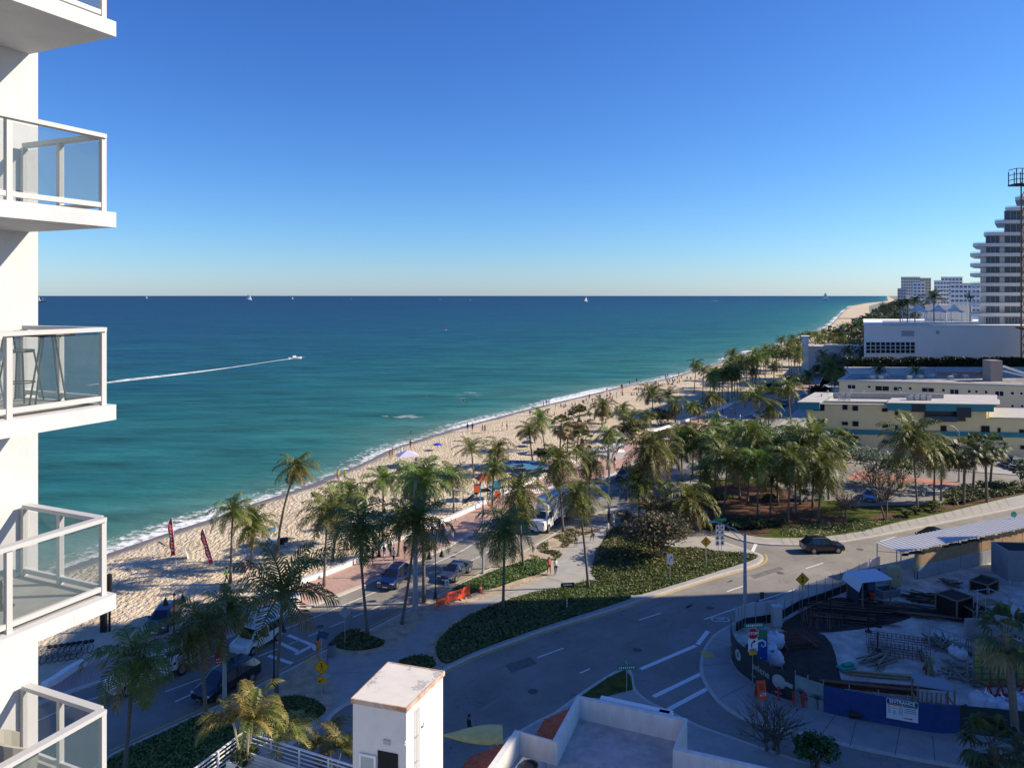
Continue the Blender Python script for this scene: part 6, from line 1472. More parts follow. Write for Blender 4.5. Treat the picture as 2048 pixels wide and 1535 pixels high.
def person(foot, heading, label, top, bottom, skin=0, hair=0, fem=False, stride=.0, arm=0., pose='stand', long_=None, sleeves=True, shorts=True, z0=.0, h=1.0, group=None, skirt=False, near=True, cat='person', bag=None, cap=None):
    me0 = get_body(pose, fem, stride, arm, near)
    key = (pose, fem, stride, arm, near, top, bottom, skin, sleeves, shorts, cap)
    if key not in PM:
        me = me0.copy(); me.materials.clear()
        for m in (skins[skin], cloth(*top) if top else skins[skin], cloth(*bottom), mk('shoe_dark', (.05, .05, .05), .7)): me.materials.append(m)
        for p in me.polygons:
            c = p.center; mi = 0; ay = abs(c.y)
            armlike = ay > (.20 if not fem else .175) or (ay > .15 and .78 < c.z < 1.0)
            if c.z < .075 and not pose == 'sit': mi = 3
            elif pose == 'sit' and c.z < .10: mi = 3
            elif armlike and c.z > .6 and not (pose == 'sit' and c.x > .3): mi = 1 if (c.z > 1.22 or (not sleeves == 'short' and sleeves and c.z > .93)) and c.z < 1.47 else 0
            elif c.z > 1.48: mi = 0
            elif c.z > .97: mi = 1
            elif c.z > (.52 if shorts else .10): mi = 2
            elif pose == 'sit' and not shorts: mi = 2
            p.material_index = mi
        PM[key] = me
    B = P(foot[0], foot[1], z0); dz = 0
    if pose == 'sit': dz = -.50 if z0 > .3 else -.86
    o = put('person', PM[key]); tag(o, label, cat, group, loc=(B.x, B.y, z0 + dz + (.02 if pose != 'sit' else 0)), rz=heading); o.scale = (h, h, h)
    hm = hair_mesh(fem if long_ is None else long_); ho = put('hair', hm, o)
    if not hm.materials: hm.materials.append(HAIR[0])
    ho.material_slots[0].link = 'OBJECT'; ho.material_slots[0].material = HAIR[hair] if not cap else cloth(*cap)
    if near: put('face', face_mesh(), o)
    if skirt:
        b = MB(); b.lathe([(.17, 1.05), (.2, .85), (.30, .48)], n=14); b.build('skirt', cloth(*bottom), o)
    if bag:
        b = MB(); b.box((-.02, .25, .85), (.30, .12, .28), bev=.03); b.build('bag', cloth(*bag), o)
    return o
Wh = ('white', (.7, .7, .68)); Bk = ('black', (.02, .02, .025)); Rd = ('red', (.45, .04, .04)); Nv = ('navy', (.03, .05, .15)); Gy = ('grey', (.25, .26, .28)); Kh = ('khaki', (.32, .27, .18)); Ve = ('vest', (.55, .75, .03)); Or = ('orange', (.65, .22, .08)); Sa = ('salmon', (.6, .15, .12)); Dn = ('denim', (.06, .10, .2)); Te = ('teal', (.02, .2, .25)); Li = ('light_blue', (.35, .45, .6)); Ye = ('yellow', (.6, .45, .05))
person((1098, 1147), -1.2, 'person in a salmon red jacket walking beside another on the path', Sa, Bk, 0, 0, True, .35, shorts=False, z0=.14)
person((1111, 1149), -1.3, 'person in a white top and black trousers, arm bent, beside the one in red', Wh, Bk, 0, 0, True, -.35, .5, shorts=False, z0=.14, bag=Wh)
person((1152, 1093), 1.8, 'person in grey shirt and dark trousers standing on the path by the palm', Gy, Bk, 1, 0, False, .1, shorts=False, z0=.14)
person((1184, 1084), -1.0, 'person in black with pale legs striding past the palm trunk with a bag', Bk, Bk, 0, 1, True, .5, sleeves=False, z0=.14, bag=Bk)
person((1215, 1071), -1.5, 'person in a white shirt and light shorts walking towards the camera', Wh, Kh, 1, 0, False, .4, z0=.14)
person((1226, 1056), 1.9, 'person in pale clothes at the lamp pole, walking away', Gy, Wh, 1, 2, False, .35, z0=.14)
person((1218, 1050), 1.2, 'person in black close to the foot of the lamp pole', Bk, Bk, 1, 0, False, .1, z0=.14, shorts=False)
person((746, 1127), -2.2, 'person in dark top and short shorts, leftmost of the strolling group', Bk, Bk, 0, 0, True, .3, sleeves=False, z0=.13)
person((768, 1120), -2.2, 'person in navy shirt near the wall, second of the strolling group', Nv, Wh, 1, 0, False, .4, z0=.13)
person((781, 1113), 1.0, 'person in a white shirt standing at the wall among the group', Wh, Bk, 1, 0, False, .1, shorts=False, z0=.13)
person((787, 1127), 1.0, 'person in black shorts walking a step in front of the white shirt', Wh, Bk, 1, 0, False, .4, z0=.13, sleeves='short')
person((810, 1118), .9, 'person in black shirt and khaki shorts, rightmost of the group', Bk, Kh, 0, 0, False, .45, z0=.13, sleeves='short')
person((886, 1074), -2.0, 'person in blue carrying a bag beside the parked bicycle', Dn, Dn, 1, 0, True, .2, z0=.13, bag=Te)
person((879, 1066), -1.8, 'person in dark green behind the one in blue near the bicycle', ('green', (.05, .1, .05)), Kh, 1, 0, False, .2, z0=.13)
person((864, 1070), .9, 'person in white and blue beside the wall left of the bicycle group', Wh, Dn, 1, 0, True, .2, z0=.13)
person((905, 1080), -1.9, 'person in grey shirt and pale shorts in front of the bicycle', Gy, Wh, 1, 0, False, .4, z0=.13, sleeves='short')
person((977, 1016), -.6, 'shirtless person sitting on the white wall by the bench rail', None, Kh, 1, 0, False, 0, .4, 'sit', z0=.6)
person((600, 1172), 2.6, 'person in dark clothes sitting on the end of the white wall', Bk, Bk, 1, 0, True, 0, .5, 'sit', z0=.6)
person((453, 1168), .4, 'person in a yellow safety vest walking on the sand beside a palm', Ve, Bk, 1, 0, False, .5, shorts=False, z0=.0)
person((636, 1316), 1.2, 'long haired person in an orange top waiting at the crossing', Or, Or, 0, 0, True, .1, z0=.14)
person((1229, 933), -1.5, 'person in black top with a red bag alone on the far promenade', Bk, Wh, 1, 0, True, .3, z0=.13)
person((1832, 1158), 1.6, 'construction worker in a yellow vest and white helmet', Ve, Bk, 1, 0, False, .2, shorts=False, z0=.14, cap=Wh)
person((938, 1482), .5, 'person in dark clothes on the pavement beyond the yellow awning', Bk, Nv, 1, 0, False, .2, z0=.13)
person((821, 897), 1.2, 'person in red at the water edge', Rd, Rd, 1, 0, False, .2)
person((780, 918), 1.6, 'bare skinned walker near the surf, left of a pair', None, Kh, 1, 0, False, .3)
person((785, 915), 1.7, 'bare skinned walker near the surf, right of a pair', ('coral', (.5, .2, .15)), Kh, 0, 0, True, .3)
person((803, 911), 2.0, 'person in white at the water line above the canopy tent', Wh, Wh, 0, 1, True, .3)
person((676, 961), 1.8, 'person in yellowish clothes on the sand above the palm clump', Ye, Kh, 1, 0, False, .1)
person((690, 962), -2.0, 'person in lime green lounging upright near the surf', Ve, Te, 0, 1, True, .1)
person((572, 1094), 2.0, 'sunbather sitting on the sand right of the striped umbrella', Li, Bk, 0, 0, True, 0, .5, 'sit', z0=0)
person((945, 862), 1.2, 'dark clad person walking near the water past the red one', Bk, Nv, 1, 0, False, .3)
person((935, 862), 1.2, 'second dark figure walking near the water', Nv, Bk, 1, 0, False, -.3)
for i, (x, y) in enumerate(((965, 866), (970, 865), (1014, 861), (1005, 862), (1087, 812), (1093, 811), (1098, 812), (1112, 820), (1060, 832), (1225, 803), (1222, 800), (1233, 796), (1243, 779), (1245, 778), (1331, 758), (1335, 757), (1338, 757), (1259, 770), (1273, 766), (1214, 787), (1442, 719), (1457, 712))):
    person((x, y), rs_.uniform(0, 6), 'small figure standing at the water line in the distance', [Bk, Rd, Nv, None, Wh, Te][i % 6], [Bk, Nv, Rd, Wh][i % 4], i % 3, i % 3, i % 2 == 0, (.3, 0, -.3)[i % 3], near=False, group='bathers standing along the water')
for i in range(150):
    t = rs_.random() ** .8; x = 1090 + t * 560; ysh = 812 - (x - 1090) * .247 + 6; y = ysh + rs_.uniform(1, 22 * (1 - t * .6))
    person((x, y), rs_.uniform(0, 6), 'small figure resting or standing on the crowded far sand', [Bk, Rd, Nv, None, Wh, Te, Or][i % 7], [Bk, Nv, Rd, Te][i % 4], i % 3, i % 3, i % 2 == 0, (.3, 0, -.3)[i % 3], near=False, pose='sit' if i % 3 else 'stand', group='beachgoers on the far sand')
for i, (x, y) in enumerate(((850, 790), (862, 789), (868, 791), (922, 800), (928, 799), (822, 862), (934, 802))):
    o = person((x, y), rs_.uniform(0, 6), 'swimmer whose head and shoulders show above the water', None, Nv, 1, 0, False, 0, near=False, group='swimmers in the surf'); o.location.z = -1.62
for i, (x, y) in enumerate(((1305, 838), (1310, 840), (1316, 838), (1345, 842), (1388, 838), (1398, 836), (1430, 832), (1445, 830), (1462, 826), (1490, 818), (1530, 848), (1556, 840), (1520, 835), (1480, 842), (1440, 858), (1410, 862), (1470, 832), (1510, 812), (1545, 800), (1575, 790))):
    person((x, y), rs_.uniform(0, 6), 'pedestrian on the shaded far promenade', [Rd, Or, Bk, Wh, Te][i % 5], [Bk, Nv, Kh][i % 3], i % 3, 0, i % 2 == 0, .3, near=False, z0=.13, group='pedestrians on the far promenade')
# ================================================================ STREET FURNITURE, SIGNS
def at(name, label, cat, px, rz=0., z0=.13, group=None):
    p = P(px[0], px[1], z0); return thing(name, label, cat, tuple(p), rz, group)
def hgt(px, ytop, z0=.13): return (px[1] - ytop) * P(px[0], px[1], z0).y / F
pole_m = mk('concrete_pole', (.36, .36, .35), .7, var=.1, scale=3)
def marks(par, n, w_, h, z=0., y=-.016, m=None, x0=0.):
    """small white strokes where the lettering is too small to read"""
    b = MB()
    for k in range(n): x = x0 + (k - (n - 1) / 2) * w_ / n; b.box((x, y, z), (w_ / n * .55, .008, h * (.8 + .2 * (k % 2)))); 
    b.build('lettering', m or sign_white, par)
def cobra(px, ytop, arm, label, r=.11, z0=.13, mat_=None, rise=.8):
    o = at('street_lamp', label, 'street lamp', px, 0, z0); h = hgt(px, ytop, z0); m = mat_ or pole_m
    b = MB(); b.tube([(0, 0, 0), (0, 0, h)], [r * 1.35, r * .8], 10); b.build('pole', m, o); b = MB(); b.lathe([(r * 2.2, 0), (r * 2, .18), (r * 1.5, .25)], n=10); b.build('base', m, o)
    if arm:
        L_ = arm
        b = MB(); b.tube([(0, 0, h - .3), (L_ * .35, 0, h + rise * .4), (L_ * .75, 0, h + rise * .8), (L_, 0, h + rise)], .045, 6); b.tube([(0, 0, h - .9), (L_ * .35, 0, h - .1), (L_ * .6, 0, h + rise * .6)], .03, 6); b.build('arm', grey_metal, o)
        b = MB(); s = 1 if L_ > 0 else -1; b.sphere((L_ + s * .3, 0, h + rise + .02), .36, 10, 6, (1.1, .42, .25)); b.build('lamp_head', mk('lamp_head_grey', (.4, .4, .4), .5), o)
    return o
cobra((1490, 1242), 1066, -2.6, 'tall grey street lamp with an arm over the junction', .14, rise=1.0)
cobra((831, 1216), 958, None, 'tallest plain grey concrete pole beside the leaning palms', .19)
cobra((449, 1405), 1195, -1.9, 'grey lamp pole behind the palms carrying a small red banner', .12, rise=.9)
cobra((966, 1146), 995, -2.6, 'slim street lamp rising through the palm left of the truck', .09)
cobra((1218, 1046), 905, None, 'slim grey pole on the path beside the people in white', .12)
cobra((1452, 880), 832, -3.6, 'street lamp arching over the far bend of the beach road', .12, mat_=white_paint)
cobra((1918, 962), 862, -1.0, 'slim lamp pole in front of the yellow building', .10)
def bell(px, ytop, label, rz, z0=.13, sp=.65):
    o = at('bell_lamp', label, 'street lamp', px, rz, z0, 'black double bell lamps'); h = hgt(px, ytop, z0)
    b = MB(); b.lathe([(.22, 0), (.24, .12), (.16, .2), (.13, .6), (.07, .75), (.055, 1.2), (.045, h - .05), (.08, h), (.03, h + .12)], n=12); b.build('pole', dark_metal, o)
    b = MB(); b.tube([(-sp, 0, h - .2), (-sp, 0, h + .02), (-sp * .6, 0, h + .16), (0, 0, h - .1), (sp * .6, 0, h + .16), (sp, 0, h + .02), (sp, 0, h - .2)], .028, 6); b.build('arm', dark_metal, o)
    for s in (-1, 1):
        b = MB(); b.lathe([(.27, -.55), (.24, -.45), (.16, -.3), (.11, -.12), (.06, 0), (.02, .06)], (s * sp, 0, h - .22), 14); q = b.build('bell_shade', dark_metal, o)
        b = MB(); b.sphere((s * sp, 0, h - .76), .12, 8, 5); b.build('bulb', mk('frosted_bulb', (.6, .58, .5), .4), q)
bell((871, 1196), 1098, 'black double bell lamp behind the orange barriers', .5)
bell((548, 1370), 1245, 'black double bell lamp in front of the white van', .6)
bell((348, 1292), 1187, 'black double bell lamp beside the parked dark vehicle on the sand edge', .5)
bell((758, 1112), 1012, 'black bell lamp at the white wall steps, hidden by palm crowns', .5)
bell((1253, 1000), 925, 'black bell lamp in the shade beyond the box truck', .4)
o = at('sensor_pole', 'thick black pole with a bulky top rising from the sand beside the balconies', 'pole', (219, 1262), z0=0); h = hgt((219, 1262), 1147, 0)
b = MB(); b.tube([(0, 0, 0), (0, 0, h)], .10, 10); b.build('pole', dark_metal, o); b = MB(); b.lathe([(.1, h - 1.9), (.21, h - 1.8), (.21, h - .05), (.15, h)], n=12); b.build('housing', dark_metal, o); b = MB(); b.box((-.5, 0, .8), (.45, .4, 1.6)); b.build('cabinet', dark_metal, o)
def plate(o, loc, w_, h_, mtl, name='plate', shape='rect', rz=0., back=None):
    b = MB()
    if shape == 'rect': b.box((0, 0, 0), (w_, .02, h_))
    else:
        n_ = {'diamond': 4, 'oct': 8}[shape]; r_ = w_ / 2 / (1 if n_ == 4 else math.cos(PI / 8)); st_ = 0 if n_ == 4 else PI / 8
        vs = [(r_ * math.cos(st_ + k * 2 * PI / n_), -.01, r_ * math.sin(st_ + k * 2 * PI / n_)) for k in range(n_)]; vs += [(v[0], .01, v[2]) for v in vs]
        b.add(vs, [tuple(range(n_)), tuple(range(2 * n_ - 1, n_ - 1, -1))] + [(k, k + n_, (k + 1) % n_ + n_, (k + 1) % n_) for k in range(n_)])
    q = b.build(name, mtl, o); q.location = loc; q.rotation_euler = (0, 0, rz); return q
def post(o, h, r=.035, m=None): b = MB(); b.tube([(0, .035, 0), (0, .035, h)], r, 6); b.build('post', m or grey_metal, o)
def ring(b, w_, t, z0=0., y=-.016, n_=4, st=0.):
    for k in range(n_):
        a0 = st + k * 2 * PI / n_; a1 = st + (k + 1) * 2 * PI / n_
        b.quad((w_ * math.cos(a0), y, w_ * math.sin(a0)), (w_ * math.cos(a1), y, w_ * math.sin(a1)), ((w_ - t) * math.cos(a1), y, (w_ - t) * math.sin(a1)), ((w_ - t) * math.cos(a0), y, (w_ - t) * math.sin(a0)))
def signal_sign(px, yc, label, w_=1.15):
    o = at('warning_sign', label, 'road sign', px, .05); h = hgt(px, yc); post(o, h + .5)
    q = plate(o, (0, 0, h), w_, w_, sign_yellow, 'sign_plate', 'diamond')
    b = MB(); ring(b, w_ / 2 - .02, .03); b.box((0, -.018, 0), (.20, .01, .56)); b.build('emblem', sign_black, q)
    for c_, z in ((red, .17), (sign_yellow, 0), (mk('lamp_green', (.02, .30, .08), .4), -.17)):
        b = MB(); b.sphere((0, -.024, z), .07, 10, 6, (1, .2, 1)); b.build('signal_disc', c_, q)
signal_sign((1412, 1136), 1083, 'yellow diamond sign with a signal symbol in the green bed by the sea grape')
signal_sign((1605, 1218), 1158, 'yellow diamond sign with a signal symbol by the site fence', 1.3)
o = at('crossing_sign', 'yellow diamond pedestrian sign with an arrow plaque at the crossing', 'road sign', (643, 1394), .1); h = hgt((643, 1394), 1333); post(o, h + 2.3)
q = plate(o, (0, 0, h), 1.15, 1.15, sign_yellow, 'sign_plate', 'diamond'); b = MB(); ring(b, .55, .03)
b.sphere((.0, -.02, .25), .06, 8, 5, (1, .2, 1)); b.bar((0, -.02, .17), (.01, -.02, -.04), .13, .012); b.bar((.01, -.02, -.04), (.12, -.02, -.30), .06, .012); b.bar((.0, -.02, -.04), (-.11, -.02, -.29), .06, .012); b.bar((0, -.02, .14), (.15, -.02, 0), .045, .012); b.bar((0, -.02, .14), (-.13, -.02, .02), .045, .012); b.build('emblem', sign_black, q)
q = plate(o, (0, 0, h - .95), .62, .42, sign_yellow, 'arrow_plate'); b = MB(); b.bar((.2, -.02, .12), (-.12, -.02, -.08), .06, .012); b.add([(-.22, -.02, -.15), (-.03, -.02, -.13), (-.16, -.02, .04)], [(0, 1, 2)]); b.build('emblem', sign_black, q)
b = MB(); b.box((0, 0, 0), (.75, .5, .04)); q = b.build('solar_panel', mk('solar_blue', (.03, .06, .1), .2), o); q.location = (.1, 0, h + 2.3); q.rotation_euler = (.5, .3, 0)
o = at('sign_back', 'grey back of a diamond sign in the round green bed', 'road sign', (690, 1289), .4); h = hgt((690, 1289), 1224); post(o, h); plate(o, (0, 0, h), 1.1, 1.1, grey_metal, 'sign_plate', 'diamond')
o = at('lane_sign', 'small white sign plate on the kerb in front of the graphite sedan', 'road sign', (894, 1180), .2); h = hgt((894, 1180), 1166); post(o, h); q = plate(o, (0, 0, h), .42, .8, sign_white, 'sign_plate'); b = MB(); b.bar((0, -.015, -.2), (0, -.015, .1), .06, .01); b.add([(-.1, -.015, .08), (.1, -.015, .08), (0, -.015, .25)], [(0, 1, 2)]); b.build('emblem', sign_black, q)
o = at('bed_sign', 'low dark green name board on short legs at the edge of the big green bed', 'sign', (1135, 1180), .15); b = MB(); b.box((-.4, .03, .25), (.06, .06, .5)); b.box((.4, .03, .25), (.06, .06, .5)); b.build('post', dark_metal, o); plate(o, (0, 0, .55), 1.35, .42, mk('dark_green_board', (.01, .03, .025), .5), 'board'); marks(o, 7, .9, .14, .55)
o = at('small_diamond_sign', 'small orange diamond marker on a white post in the dark green bed', 'road sign', (1134, 1217), .1); h = hgt((1134, 1217), 1189); post(o, h, m=white_paint); plate(o, (0, 0, h), .6, .6, sign_yellow, 'sign_plate', 'diamond')
o = at('lane_sign', 'white lane use sign with a black arrow in the middle of the green bed', 'road sign', (1340, 1161), .1); h = hgt((1340, 1161), 1117); post(o, h); q = plate(o, (0, 0, h), .65, .95, sign_white, 'sign_plate'); b = MB(); b.tube([(-.08, -.015, -.3), (-.08, -.015, 0), (.02, -.015, .12), (.12, -.015, .14)], .03, 5); b.add([(.1, -.02, .02), (.1, -.02, .26), (.24, -.02, .14)], [(0, 1, 2)]); b.build('emblem', sign_black, q)
o = at('route_sign', 'post of stacked white route markers under a green street name blade', 'road sign', (1440, 1107), .15); h = hgt((1440, 1107), 1040); b = MB(); b.tube([(-.2, .04, 0), (-.2, .04, h)], .03, 6); b.tube([(.2, .04, 0), (.2, .04, h)], .03, 6); b.build('post', grey_metal, o)
for k in range(4):
    for s in (-1, 1): q = plate(o, (s * .28, 0, h - .8 - k * .58), .46, .50, sign_white, 'marker_plate'); b = MB(); b.box((0, -.014, -.02), (.22, .008, .2)); b.box((0, -.014, .18), (.3, .008, .05)); b.build('emblem', sign_black, q)
plate(o, (0, 0, h + .05), 1.5, .3, sign_green, 'name_blade'); plate(o, (0, .1, h + .4), 1.1, .3, mk('name_blade_light', (.3, .5, .45), .5), 'name_blade', rz=1.2)
o = at('street_name_sign', 'green crossed street name blades on a post by the small grass triangle', 'street sign', (1253, 1382), -.4); h = hgt((1253, 1382), 1334); post(o, h + .4)
for (rz, z, s_) in ((.5, h, 8), (-1.0, h + .38, 3)):
    q = plate(o, (0, 0, z), 1.35 if rz > 0 else .9, .32, sign_green, 'name_blade', rz=rz); marks(q, s_, .14 * s_ + .1, .17)
o = at('stop_sign', 'red STOP sign with white right turn plate ONLY in front of the corner banner', 'road sign', (1506, 1366), .12); h0 = lambda y: hgt((1506, 1366), y); post(o, h0(1250))
q = plate(o, (0, 0, h0(1266)), .86, .86, mk('stop_red', (.45, .01, .02), .45), 'stop_plate', 'oct'); b = MB(); ring(b, .455, .035, n_=8, st=PI / 8); b.build('border', sign_white, q); text('lettering', 'STOP', .30, sign_white, q, (0, -.018, 0), (PI / 2, 0, 0), bold=.008)
q = plate(o, (0, 0, h0(1289)), .75, .98, sign_white, 'turn_plate'); b = MB(); b.tube([(-.12, -.015, -.15), (-.12, -.015, .08), (-.02, -.015, .24), (.08, -.015, .28)], .04, 5); b.add([(.05, -.02, .14), (.05, -.02, .42), (.22, -.02, .28)], [(0, 1, 2)]); b.build('emblem', sign_black, q); text('lettering', 'ONLY', .2, sign_black, q, (0, -.016, -.33), (PI / 2, 0, 0), bold=.006)
plate(o, (0, 0, h0(1304)), .6, .35, sign_yellow, 'yellow_plate'); q = plate(o, (.1, .02, h0(1250)), 1.6, .32, sign_green, 'name_blade'); marks(q, 9, 1.3, .16)
o = at('banner_sign', 'tall green and blue banner with a white wave curl behind the stop sign', 'banner', (1521, 1345), .2); hb = hgt((1521, 1345), 1260); b = MB(); b.tube([(.55, .05, 0), (.55, .05, hb + .1)], .04, 6); b.tube([(-.55, .05, 0), (-.55, .05, hb + .1)], .04, 6); b.build('post', grey_metal, o)
q = plate(o, (0, 0, hb - 1.15), 1.15, 2.3, mk('banner_blue', (.01, .08, .38), .6), 'banner_panel'); b = MB(); b.box((0, -.014, .85), (1.13, .008, .58)); b.box((-.35, -.014, .4), (.42, .008, .35)); b.build('green_field', mk('banner_green', (.03, .22, .09), .6), q)
b = MB(); b.tube([(-.5, -.02, .05), (-.25, -.02, .35), (.1, -.02, .42), (.38, -.02, .25), (.40, -.02, 0), (.2, -.02, -.12), (.05, -.02, 0), (.12, -.02, .12)], [.05, .08, .08, .07, .06, .05, .04, .02], 6); b.build('wave_emblem', sign_white, q)
o = at('route_sign', 'white A1A route plate with a green shield above at the walkway end', 'road sign', (2026, 1092), 0); h = hgt((2026, 1092), 1041); post(o, h + .8); q = plate(o, (.1, 0, h), .75, .7, sign_white, 'sign_plate'); text('lettering', 'A1A', .33, sign_black, q, (0, -.016, 0), (PI / 2, 0, 0), bold=.008); b = MB(); b.sphere((0, 0, 0), .36, 12, 8, (1, .06, 1)); q = b.build('shield', mk('shield_green', (.10, .35, .25), .5), o); q.location = (.1, 0, h + .75)
o = at('dark_sign', 'small dark sign on a post at the bend of the site pavement', 'road sign', (1524, 1238), 0); h = hgt((1524, 1238), 1190); post(o, h); plate(o, (0, 0, h), .35, .6, mk('sign_dark_brown', (.05, .04, .02), .5), 'sign_plate')
o = at('blue_post_box', 'blue parking pay station on a post by the site fence', 'pay station', (1514, 1240), 0); post(o, 1.2, .05, mk('blue_paint', (.01, .04, .25), .5)); b = MB(); b.box((0, 0, 1.4), (.35, .3, .8), bev=.03); b.build('box', mk('blue_paint', (.01, .04, .25), .5), o)
o = at('electric_cabinet', 'grey electric cabinet inside the fence corner', 'cabinet', (1553, 1254), .1); b = MB(); b.box((0, 0, 1.0), (.75, .6, 1.7), bev=.03); b.build('body', mk('cabinet_grey', (.45, .46, .46), .5), o); b = MB(); b.box((0, 0, 1.88), (.85, .7, .07)); b.build('lid', mk('cabinet_grey', (.45, .46, .46), .5), o); b = MB(); b.box((0, 0, .07), (.6, .5, .14)); b.build('plinth', concrete, o)
# red banner on the lamp pole
o = at('pole_banner', 'small red banner with white lettering hanging from the shaded lamp pole', 'banner', (440, 1405), .1); z = hgt((440, 1405), 1316); q = plate(o, (0, 0, z), .7, .8, mk('banner_red', (.35, .02, .03), .7), 'banner_panel'); b = MB(); b.sphere((0, 0, z + .5), .3, 10, 6, (1, .1, 1)); b.build('round_top', mk('banner_red', (.35, .02, .03), .7), o); marks(q, 5, .55, .1, -.05); marks(q, 6, .6, .1, -.25)
# orange barriers, cone
for (a, c, lb) in (((873, 1219), (893, 1208), 'orange plastic barrier at the near end, turned end-on'), ((894, 1207), (925, 1198), 'orange slotted plastic barrier, the middle and broadest one'), ((926, 1197), (939, 1189), 'orange plastic barrier at the far end beside the bed')):
    p0, p1 = P(*a, .13), P(*c, .13); L_ = (p1 - p0).length; o = thing('orange_barrier', lb, 'barrier', tuple((p0 + p1) / 2), math.atan2(p1.y - p0.y, p1.x - p0.x), 'orange barriers across the path')
    b = MB(); b.box((0, 0, .95), (L_ * .96, .07, .14)); b.box((0, 0, .35), (L_ * .96, .07, .34)); b.box((-L_ * .46, 0, .55), (.09, .08, .9)); b.box((L_ * .46, 0, .55), (.09, .08, .9))
    for k in range(9): b.box((-L_ * .42 + k * L_ * .105, 0, .70), (.05, .05, .42))
    b.build('panel', orange, o)
    for s in (-1, 1): b = MB(); b.box((s * L_ * .38, 0, .06), (.22, .6, .12), bev=.03); b.build('foot', mk('barrier_foot', (.55, .35, .25), .7), o)
o = at('traffic_cone', 'orange traffic cone standing on the sandy path edge', 'cone', (961, 1184)); b = MB(); b.lathe([(.17, .03), (.12, .4), (.07, .7), (.03, .82)], n=14); b.build('cone', orange, o); b = MB(); b.box((0, 0, .02), (.42, .42, .05), bev=.02); b.build('base', blackm, o); b = MB(); b.lathe([(.125, .40), (.10, .55)], n=14); b.build('band', sign_white, o)
# bikes
def bicycle(loc, rz, label, mtl, group=None):
    o = thing('bicycle', label, 'bicycle', loc, rz, group)
    for x in (-.52, .52):
        b = MB(); b.tube([(x + .33 * math.cos(a), 0, .34 + .33 * math.sin(a)) for a in [k * PI / 9 for k in range(19)]], .022, 5, cap=False)
        for k in range(6): a = k * PI / 3; b.tube([(x, 0, .34), (x + .32 * math.cos(a), 0, .34 + .32 * math.sin(a))], .004, 3)
        b.build('wheel', rubber, o)
    b = MB()
    for p0, p1 in (((-.52, 0, .34), (-.15, 0, .82)), ((-.52, 0, .34), (-.05, 0, .3)), ((-.05, 0, .3), (-.18, 0, .9)), ((-.05, 0, .3), (.38, 0, .85)), ((-.16, 0, .8), (.38, 0, .85)), ((.52, 0, .34), (.34, 0, 1.02))): b.tube([p0, p1], .02, 5)
    b.build('frame', mtl, o); b = MB(); b.sphere((-.2, 0, .93), .11, 8, 5, (1.2, .7, .35)); b.build('saddle', blackm, o); b = MB(); b.tube([(.22, -.28, 1.05), (.34, -.1, 1.04), (.34, .1, 1.04), (.22, .28, 1.05)], .016, 5); b.build('handlebar', blackm, o)
    return o
p = P(905, 1052, .13); bicycle(tuple(p), .25, 'black bicycle leaning at the white wall behind the walkers', blackm)
p = P(94, 1335, .0)
b0 = bicycle(tuple(P(86, 1322, 0)), 1.3, 'rental bicycle in the shaded row at the sand edge', mk('bike_grey', (.2, .22, .26), .5), 'shaded row of rental bicycles')
b = MB(); b.box((.62, 0, .88), (.3, .34, .24), bev=.04); b.build('basket', blackm, b0)
for i in range(1, 8): p = P(86 + i * 12, 1322 - i * 1.8, 0); dup(b0, 'rental bicycle in the shaded row at the sand edge', tuple(p), 1.3 + rs_.uniform(-.1, .1), 'shaded row of rental bicycles')
# ------------------------------------------------ beach things
flagred = mk('flag_red', (.50, .02, .03), .7)
def feather(px, ytop, dx, label):
    o = at('feather_flag', label, 'flag', px, .1, 0, 'red feather flags'); h = hgt(px, ytop, 0); k = P(*px).y / F * dx
    b = MB(); pl_ = [(k * t, 0, h * t) for t in (0, .25, .5, .75, 1)]; b.tube(pl_, .025, 5); b.build('pole', white_paint, o)
    b = MB(); n_ = 12; vs = []
    for i in range(n_ + 1):
        t = .24 + .76 * i / n_; w_ = .46 * (1 if t < .8 else math.sqrt(max(0, 1 - ((t - .8) / .2) ** 2)) * .95 + .05); wv = .10 * math.sin(i * 1.3)
        vs += [(k * t, 0, h * t), (k * t - w_ * .5, wv, h * t), (k * t - w_, wv * 1.6, h * t - .05)]
    b.add(vs, [(i * 3 + j, i * 3 + j + 1, i * 3 + j + 4, i * 3 + j + 3) for i in range(n_) for j in (0, 1)]); q = b.build('sail', flagred, o); m_ = q.modifiers.new('s', 'SOLIDIFY'); m_.thickness = .02
    lb_ = MB()
    for i in range(8): t = .84 - i * .07; lb_.box((k * t - .21, -.13, h * t), (.15 + .05 * (i % 2), .02, .10)); lb_.box((k * t - .26, -.13, h * (t + .02)), (.07, .02, .14))
    lb_.build('lettering', sign_white, q)
feather((353, 1134), 1034, -9, 'upright red feather flag with white lettering near the surf')
feather((434, 1148), 1056, -27, 'leaning red feather flag with a twisted top')
def aframe(px, m, label, rz=.3):
    o = at('a_frame_sign', label, 'sign', px, rz, 0); 
    for s in (-1, 1): b = MB(); b.bar((s * .42, 0, 0), (s * .04, 0, 1.15), .8, .03); o2 = b.build('board', m, o)
aframe((368, 1116), sign_white, 'white folding board standing on the sand beside the upright flag'); aframe((487, 1142), mk('sign_red_white', (.5, .12, .1), .6, c2=(.7, .6, .58), scale=2.2), 'red and white folding board between two beach palms', .1)
